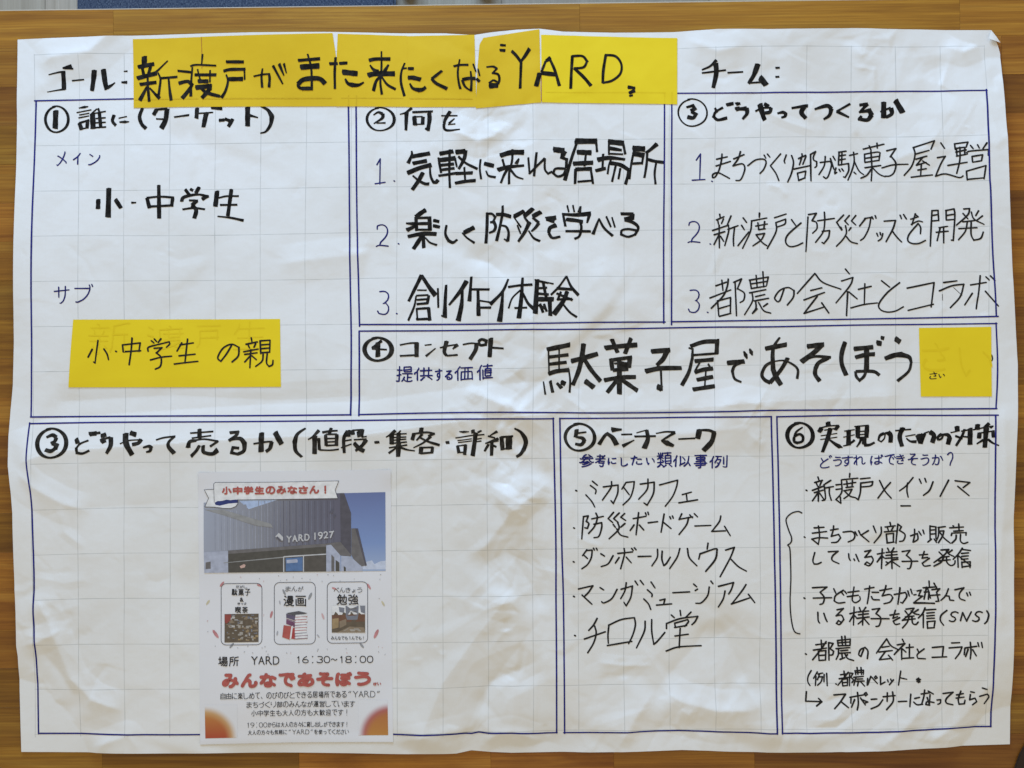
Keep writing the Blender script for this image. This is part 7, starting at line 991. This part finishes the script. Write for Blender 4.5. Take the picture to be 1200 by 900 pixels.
for i, (x0, y0, x1, y1) in enumerate(((259, 684, 307, 756), (321.5, 682.6, 369.6, 755), (383.6, 682, 431, 753.6))):
    cd = []; outline(rrect(x0, y0, x1, y1, 6, -0.012), 0.62, OUT, cd)
    c = flat("printed_card", cd, flyer, 0.50, ("card printed 駄菓子 & 喫茶 with a photo of sweets", "card printed 漫画 with a stack of books", "card printed 勉強 with a photo of a room")[i], 9, 0.002)
im = [([(263, 719.8), (303, 719.2), (303, 752.2), (263, 753)], PHB[0])]
for i in range(120):
    x = rp.uniform(263.5, 300); y = rp.uniform(720.5, 749.5); w1 = rp.uniform(1.2, 4.6); h1 = rp.uniform(.8, 3.2)
    im.append(([(x, y), (min(x + w1, 302.8), y + rp.uniform(-.5, .5)), (min(x + w1, 302.8), min(y + h1, 752)), (x, min(y + h1, 752))], rp.choice([PHB[0], PHB[0], PHB[1], PHB[2], PHB[2], PHB[4], PHB[6], PHB[1], PHB[5]])))
im.append(([(263.2, 720.2), (271, 720), (270, 727), (265, 731), (263.2, 729)], PHB[3]))
flat("printed_picture", im, flyer, 0.52, "small printed photo of shelves full of sweets", 9, 0.002)
im = [([(389, 709.5), (428, 709.2), (428, 741), (389, 741)], PHB[0]), ([(389, 709.5), (428, 709.2), (428, 720), (389, 721)], FW), ([(389, 720.5), (428, 719.5), (428, 728), (389, 729)], pm((0.17, 0.085, 0.055))),
      ([(405, 709.8), (420.5, 709.6), (420, 721), (405.5, 721)], PHB[4]), ([(397, 711), (404, 712), (403.5, 718), (398, 717)], PHB[4]), ([(422, 709.5), (428, 709.5), (428, 719), (423, 717)], PHB[4]),
      ([(405, 721), (420, 720.5), (419, 726), (407, 726)], PHB[4]), ([(389.5, 725), (397, 724), (397, 735), (389.5, 737)], PHB[5]), ([(398, 728), (406, 725), (406, 732), (398, 736)], PHB[1]), ([(395, 741), (428, 741), (427, 735), (410, 734)], PHB[1]), ([(402, 739.5), (424, 739.5), (420, 736), (408, 736)], PHB[2])]
outline([(408.5, 713.5), (418, 713)], .6, PHB[0], im); outline([(408.5, 717), (418, 716.6)], .6, PHB[0], im)
flat("printed_picture", im, flyer, 0.52, "small printed photo of a room with wooden counters", 9, 0.003)
bk = [([(335.5, 718.5), (350, 716), (360.5, 718.5), (346, 722)], pm((0.10, 0.10, 0.11)))]
cols = [pm((0.12, 0.10, 0.16)), pm((0.40, 0.06, 0.06)), pm((0.18, 0.07, 0.14))]
for i in range(9):
    y = 720.5 + i * 3.15; sx_ = rp.uniform(-.8, .8)
    bk.append(([(346 + sx_, y), (359.5 + sx_, y - .9), (360 + sx_, y + 1.9), (346 + sx_, y + 2.8)], FW))
    bk.append(([(345 + sx_, y + 2.5), (360 + sx_, y + 1.6), (360 + sx_, y + 2.3), (345 + sx_, y + 3.3)], rp.choice(cols)))
bk += [([(335.5, 719), (346, 722), (345.6, 727), (335.5, 724)], cols[0]), ([(335.5, 725), (345.6, 728), (345.6, 735), (335.5, 731)], cols[2]), ([(335.8, 726), (345.6, 729), (345.6, 730), (335.8, 727)], FW), ([(336, 735), (345.6, 736), (345.6, 749), (340, 748)], cols[1]),
       ([(332.5, 732.5), (341.5, 734), (339.5, 749.5), (330.8, 746.5)], RED), ([(341.5, 734), (343.5, 733), (341.5, 748), (339.5, 749.5)], FW)]
flat("printed_picture", bk, flyer, 0.52, "printed drawing of a stack of red and dark books", 9, 0.002)
printed("printed 駄菓子 & 喫茶", PRINT, [("駄菓子", 271, 690, 294, 698), ("&", 280.7, 700.3, 285.7, 705.4), ("喫茶", 275, 711, 291, 718.6)], 0.48)
printed("small reading だがし", PRINT, [("だがし", 276, 686, 290, 689.4)], 0.22)
printed("small reading きっさ", PRINT, [("きっさ", 278, 706, 289, 709)], 0.22)
printed("small line みんなでも1んでも!", PRINT, [("みんなでも1んでも!", 388, 745.4, 428, 749.6)], 0.22)
printed("printed 漫画", PRINT, [("まんが", 334, 687, 356, 693)], 0.26)
printed("printed 漫画", PRINT, [("漫画", 331.5, 698, 359.5, 710.5)], 0.68)
printed("printed べんきょう", PRINT, [("べんきょう", 391, 688.2, 425, 694.2)], 0.26)
printed("printed 勉強", PRINT, [("勉強", 394, 696, 421, 708.4)], 0.62)
printed("printed line 場所 YARD", PRINT, [("場所", 255, 769.4, 280.5, 781), ("YARD", 294, 769, 328, 779)], 0.62, tilt=-0.01)
printed("printed hours 16:30～18:00", PRINT, [("16:30～18:00", 345.5, 768.6, 438, 777)], 0.5, tilt=-0.005)
printed("large red slogan みんなであそぼう", RED, [("みんなであそぼう", 259, 789.2, 436, 806.5)], 2.05, tilt=-0.017, b=1.9)
printed("tiny red word さい", RED, [("さい", 437, 799.2, 447, 803)], 0.45)
printed("printed body text", PRINT, [("自由に楽しめて、のびのびとできる居場所である”YARD”", 258, 812, 447, 819.6)], 0.32, tilt=-0.015)
printed("printed body text", PRINT, [("まちづくり部のみんなが運営しています", 288.5, 822.4, 416.5, 829.6)], 0.32, tilt=-0.010)
printed("printed body text", PRINT, [("小中学生も大人の方も大歓迎です!", 294, 832.4, 410, 839.6)], 0.32, tilt=-0.010)
printed("printed body text", PRINT, [("19:00からは大人の方々に貸し出しができます!".replace('は', 'は'), 288, 847, 409, 853)], 0.27, tilt=-0.010)
printed("printed body text", PRINT, [("大人の方々も気軽に”YARD”を使ってください", 290, 856, 409, 861.6)], 0.27, tilt=-0.010)
def sun_print(name, cx, cy, r, stops):
    m = mat(name, (1, 1, 1), 0.4); v = mapping(m)
    s = N(m, 'ShaderNodeVectorMath', operation='SUBTRACT'); LK(m, v, s.inputs[0]); s.inputs[1].default_value = (wx(cx), wy(cy), 0)
    sp = N(m, 'ShaderNodeSeparateXYZ'); LK(m, s.outputs[0], sp.inputs[0])
    d = math_(m, 'DIVIDE', math_(m, 'SQRT', math_(m, 'ADD', math_(m, 'POWER', sp.outputs[0], 2.0), math_(m, 'POWER', sp.outputs[1], 2.0))), r * K)
    up = math_(m, 'DIVIDE', sp.outputs[1], r * K)
    core = mixc(m, up, stops[0], stops[1])
    r1 = N(m, 'ShaderNodeMapRange'); LK(m, d, r1.inputs[0]); r1.inputs[1].default_value = 0.62; r1.inputs[2].default_value = 0.92; r1.interpolation_type = 'SMOOTHSTEP'
    r2 = N(m, 'ShaderNodeMapRange'); LK(m, d, r2.inputs[0]); r2.inputs[1].default_value = 0.80; r2.inputs[2].default_value = 1.06; r2.interpolation_type = 'SMOOTHSTEP'
    c = mixc(m, r1.outputs[0], core, stops[2]); c = mixc(m, r2.outputs[0], c, (0.765, 0.77, 0.795))
    LK(m, c, bsdf(m).inputs['Base Color']); return m
S1 = sun_print("printed_orange_left", 240, 866, 37.5, ((0.42, 0.07, 0.035), (0.56, 0.27, 0.07), (0.60, 0.38, 0.18)))
S2 = sun_print("printed_orange_right", 459, 862, 38, ((0.52, 0.24, 0.06), (0.43, 0.14, 0.06), (0.44, 0.13, 0.13)))
flat("orange_disc", [([(240, 826), (278, 826), (278, 864.6), (240.6, 865.3)], S1)], flyer, 0.43, "soft orange quarter disc in the lower left corner", 5)
flat("orange_disc", [([(420, 820), (454.3, 820), (455.2, 860.6), (420, 861.5)], S2)], flyer, 0.43, "soft red and orange quarter disc in the lower right corner", 5)

# ---------------------------------------------------------------- table: staves of oiled wood
TH = -0.0006
table = empty("wooden_table", "brown butcher block wooden table top under the large paper sheet", "table", (0, 0, TH))
TL = -0.0125; PITCH = 45.72
def stave(xa, xb, row):
    # plan coordinates along the rotated table
    g = 0.07; z0, z1 = -0.030, -0.0005 + rp.uniform(-0.00012, 0.00012); bv = 0.12
    ya = 8.3 + row * PITCH + g; yb = 8.3 + (row + 1) * PITCH - g; xa += g; xb -= g
    if row == 0: ya += 2.0
    cx, cy = (xa + xb) / 2, (ya + yb) / 2
    vs_ = []
    for z, i in ((z0, 0), (z1 - bv * K, 0), (z1, bv)):
        for x, y in ((xa + i, ya + i), (xb - i, ya + i), (xb - i, yb - i), (xa + i, yb - i)):
            vs_.append(((x - cx) * K, (cy - y) * K, z))
    f = [(8, 11, 10, 9), (0, 1, 2, 3)] + [(k + a, k + (a + 1) % 4, k + 4 + (a + 1) % 4, k + 4 + a) for k in (0, 4) for a in range(4)]
    o = obj("plank", vs_, f, WOOD, table, False)
    th = math.atan(0.0125); o.location = (wx(cx), wy(cy + TL * cx), 0); o.rotation_euler = (0, 0, th)
joints = {0: [-240, 130, 680, 1128, 1500], 19: [-160, 117, 349, 575, 720, 886, 1300], 18: [-300, 90, 420, 700, 1010, 1500]}
for row in range(0, 23):
    if row in joints: J = joints[row]
    else:
        J = [-rp.uniform(60, 420)]
        while J[-1] < 1260: J.append(J[-1] + rp.uniform(240, 520))
    for a, b in zip(J[:-1], J[1:]): stave(a, b, row)
# lighter front edge strip of the table
th = math.atan(0.0125)
def slab(name, x0, y0, x1, y1, z0, z1, m, parent, lab=None):
    cx, cy = (x0 + x1) / 2, (y0 + y1) / 2; hx, hy = (x1 - x0) / 2 * K, (y1 - y0) / 2 * K; b = 0.0004
    v = [(sx * hx, sy * hy, z0) for sx, sy in ((-1, 1), (1, 1), (1, -1), (-1, -1))] + [(sx * hx, sy * hy, z1 - b) for sx, sy in ((-1, 1), (1, 1), (1, -1), (-1, -1))] + [(sx * (hx - b), sy * (hy - b), z1) for sx, sy in ((-1, 1), (1, 1), (1, -1), (-1, -1))]
    f = [(8, 11, 10, 9), (0, 1, 2, 3)] + [(k + a, k + (a + 1) % 4, k + 4 + (a + 1) % 4, k + 4 + a) for k in (0, 4) for a in range(4)]
    o = obj(name, v, f, m, parent, False); o.location = (wx(cx), wy(cy + TL * cx), 0); o.rotation_euler = (0, 0, th)
    if lab: o['label'] = lab
    return o
EDGE = mat("pale_edge", (0.50, 0.42, 0.32), 0.35, 0.6)
slab("pale_edge_strip", -460, 9.0, 1560, 10.4, -0.030, -0.0008, EDGE, table, "pale edge along the far side of the table")
slab("underside_board", -450, 12, 1550, 1055, -0.034, -0.0302, mat("glue_dark", (0.06, 0.03, 0.012), 0.8), table)

# ---------------------------------------------------------------- floor far below, with a blue cloth
FZ = -0.70; FS = (CAMD + REF - FZ) / CAMD
def fxy(px, py): return (wx(px) * FS, wy(py) * FS)
flr = tag(obj("floor", [(-4, -4, FZ), (4, -4, FZ), (4, 4, FZ), (-4, 4, FZ)], [(0, 1, 2, 3)], mat("floor_base", (0.2, 0.17, 0.12), 0.8), None, False), None, None, None, 'structure')
xs = [(-380, 54), (54.6, 300), (300.6, 587), (587.6, 830), (830.6, 1080), (1080.6, 1400)]
for a, b in xs:
    (x0, y0), (x1, _) = fxy(a, 40), fxy(b, 40)
    for (ya, yb) in ((y0 - 0.2, y0 + 1.15), (y0 + 1.152, y0 + 2.6)):
        o = obj("floor_board", [(ya, -x0 - .0, 0), (yb, -x0, 0), (yb, -x1, 0), (ya, -x1, 0), (ya, -x0, .004), (yb, -x0, .004), (yb, -x1, .004), (ya, -x1, .004)],
                [(4, 5, 6, 7)[::-1], (0, 1, 5, 4)[::-1], (1, 2, 6, 5)[::-1], (2, 3, 7, 6)[::-1], (3, 0, 4, 7)[::-1]], FLOORW, flr, False)
        o.rotation_euler = (0, 0, math.pi / 2); o.location = (0, 0, FZ + 0.001)
DEN = mat("blue_cloth", (0.07, 0.10, 0.20), 0.9, 0.1)
v = mapping(DEN, (260, 1400, 400)); n = N(DEN, 'ShaderNodeTexNoise', Scale=1.0, Detail=3.0); LK(DEN, v, n.inputs['Vector'])
v2 = mapping(DEN, (1400, 200, 400)); n2 = N(DEN, 'ShaderNodeTexNoise', Scale=1.0, Detail=3.0); LK(DEN, v2, n2.inputs['Vector'])
cc = math_(DEN, 'MULTIPLY', math_(DEN, 'ADD', n.outputs[0], n2.outputs[0]), 0.5)
LK(DEN, ramp(DEN, cc, [(0.38, (0.015, 0.022, 0.04)), (0.5, (0.04, 0.055, 0.09)), (0.62, (0.13, 0.155, 0.19))]), bsdf(DEN).inputs['Base Color'])
LK(DEN, bumpn(DEN, cc, 0.5, 0.001), bsdf(DEN).inputs['Normal'])
(xa, ya), (xb, yb) = fxy(95, 30), fxy(465, -420)
bm = bmesh.new(); bmesh.ops.create_cube(bm, size=1.0)
for q in bm.verts: q.co = ((xa + xb) / 2 + q.co.x * (xb - xa), (ya + yb) / 2 + q.co.y * (yb - ya), FZ + 0.013 + q.co.z * 0.014)
bmesh.ops.bevel(bm, geom=bm.edges[:], offset=0.004, segments=2, affect='EDGES')
me = bpy.data.meshes.new("blue_mat"); bm.to_mesh(me); bm.free(); me.materials.append(DEN)
o = bpy.data.objects.new("blue_mat", me); sc.collection.objects.link(o)
tag(o, "blue woven cloth mat lying on the pale floor beyond the table edge", "mat")
LEGW = mat("leg_brown", (0.10, 0.055, 0.03), 0.5)
for px_, w_, lb, c_ in ((479, 9.5, "brown furniture leg just right of the blue mat", (0.13, 0.07, 0.035)), (568, 10, "dark furniture leg standing further right on the pale floor", (0.045, 0.03, 0.025))):
    LM = mat("leg_wood", c_, 0.5); lx, ly = fxy(px_, -1.8 if px_ < 500 else -2.4)
    n_ = 14; rr = w_ * K * FS; vs_ = []; f = []
    prof = [(0.86, 0.0), (1.0, 0.006), (1.0, 0.03), (0.95, 0.12), (0.9, 0.22)]
    for r_, z_ in prof:
        for i in range(n_):
            t = 2 * math.pi * i / n_; vs_.append((rr * r_ * math.cos(t), rr * 1.0 * r_ * math.sin(t) + rr, z_))
    for k_ in range(len(prof) - 1):
        for i in range(n_): f.append((k_ * n_ + i, k_ * n_ + (i + 1) % n_, (k_ + 1) * n_ + (i + 1) % n_, (k_ + 1) * n_ + i))
    f.append(tuple(range((len(prof) - 1) * n_, len(prof) * n_)))
    o = obj("furniture_leg", vs_, f, LM, None, True); o.location = (lx, ly, FZ + 0.0052); tag(o, lb, "leg")

# dark slab of unidentified kind, reaching in over the table at the lower right corner
SM = mat("dark_corner_slab", (0.035, 0.022, 0.015), 0.8, 0.2)
v = mapping(SM, (900, 900, 900)); n = N(SM, 'ShaderNodeTexNoise', Scale=1.0, Detail=2.0); LK(SM, v, n.inputs['Vector']); LK(SM, bumpn(SM, n.outputs[0], 0.5, 0.0006), bsdf(SM).inputs['Normal'])
pl = [(1205, 872), (1250, 864), (1262, 1010), (1180, 1010), (1190, 906), (1197, 886)]
bm = bmesh.new(); vt = [bm.verts.new((wx(x), wy(y), 0.0)) for x, y in pl]; fc = bm.faces.new(vt[::-1])
rr = bmesh.ops.extrude_face_region(bm, geom=[fc]); 
for q in rr['geom']:
    if isinstance(q, bmesh.types.BMVert): q.co.z += 0.003
bmesh.ops.recalc_face_normals(bm, faces=bm.faces[:]); bmesh.ops.bevel(bm, geom=bm.edges[:], offset=0.0009, segments=2, affect='EDGES')
me = bpy.data.meshes.new("dark_corner_slab"); bm.to_mesh(me); bm.free(); me.materials.append(SM)
o = bpy.data.objects.new("dark_corner_slab", me); sc.collection.objects.link(o); o.location = (0, 0, -0.0008)
tag(o, "dark brown slab of unidentified kind lying on the table at the lower right corner", "strap")
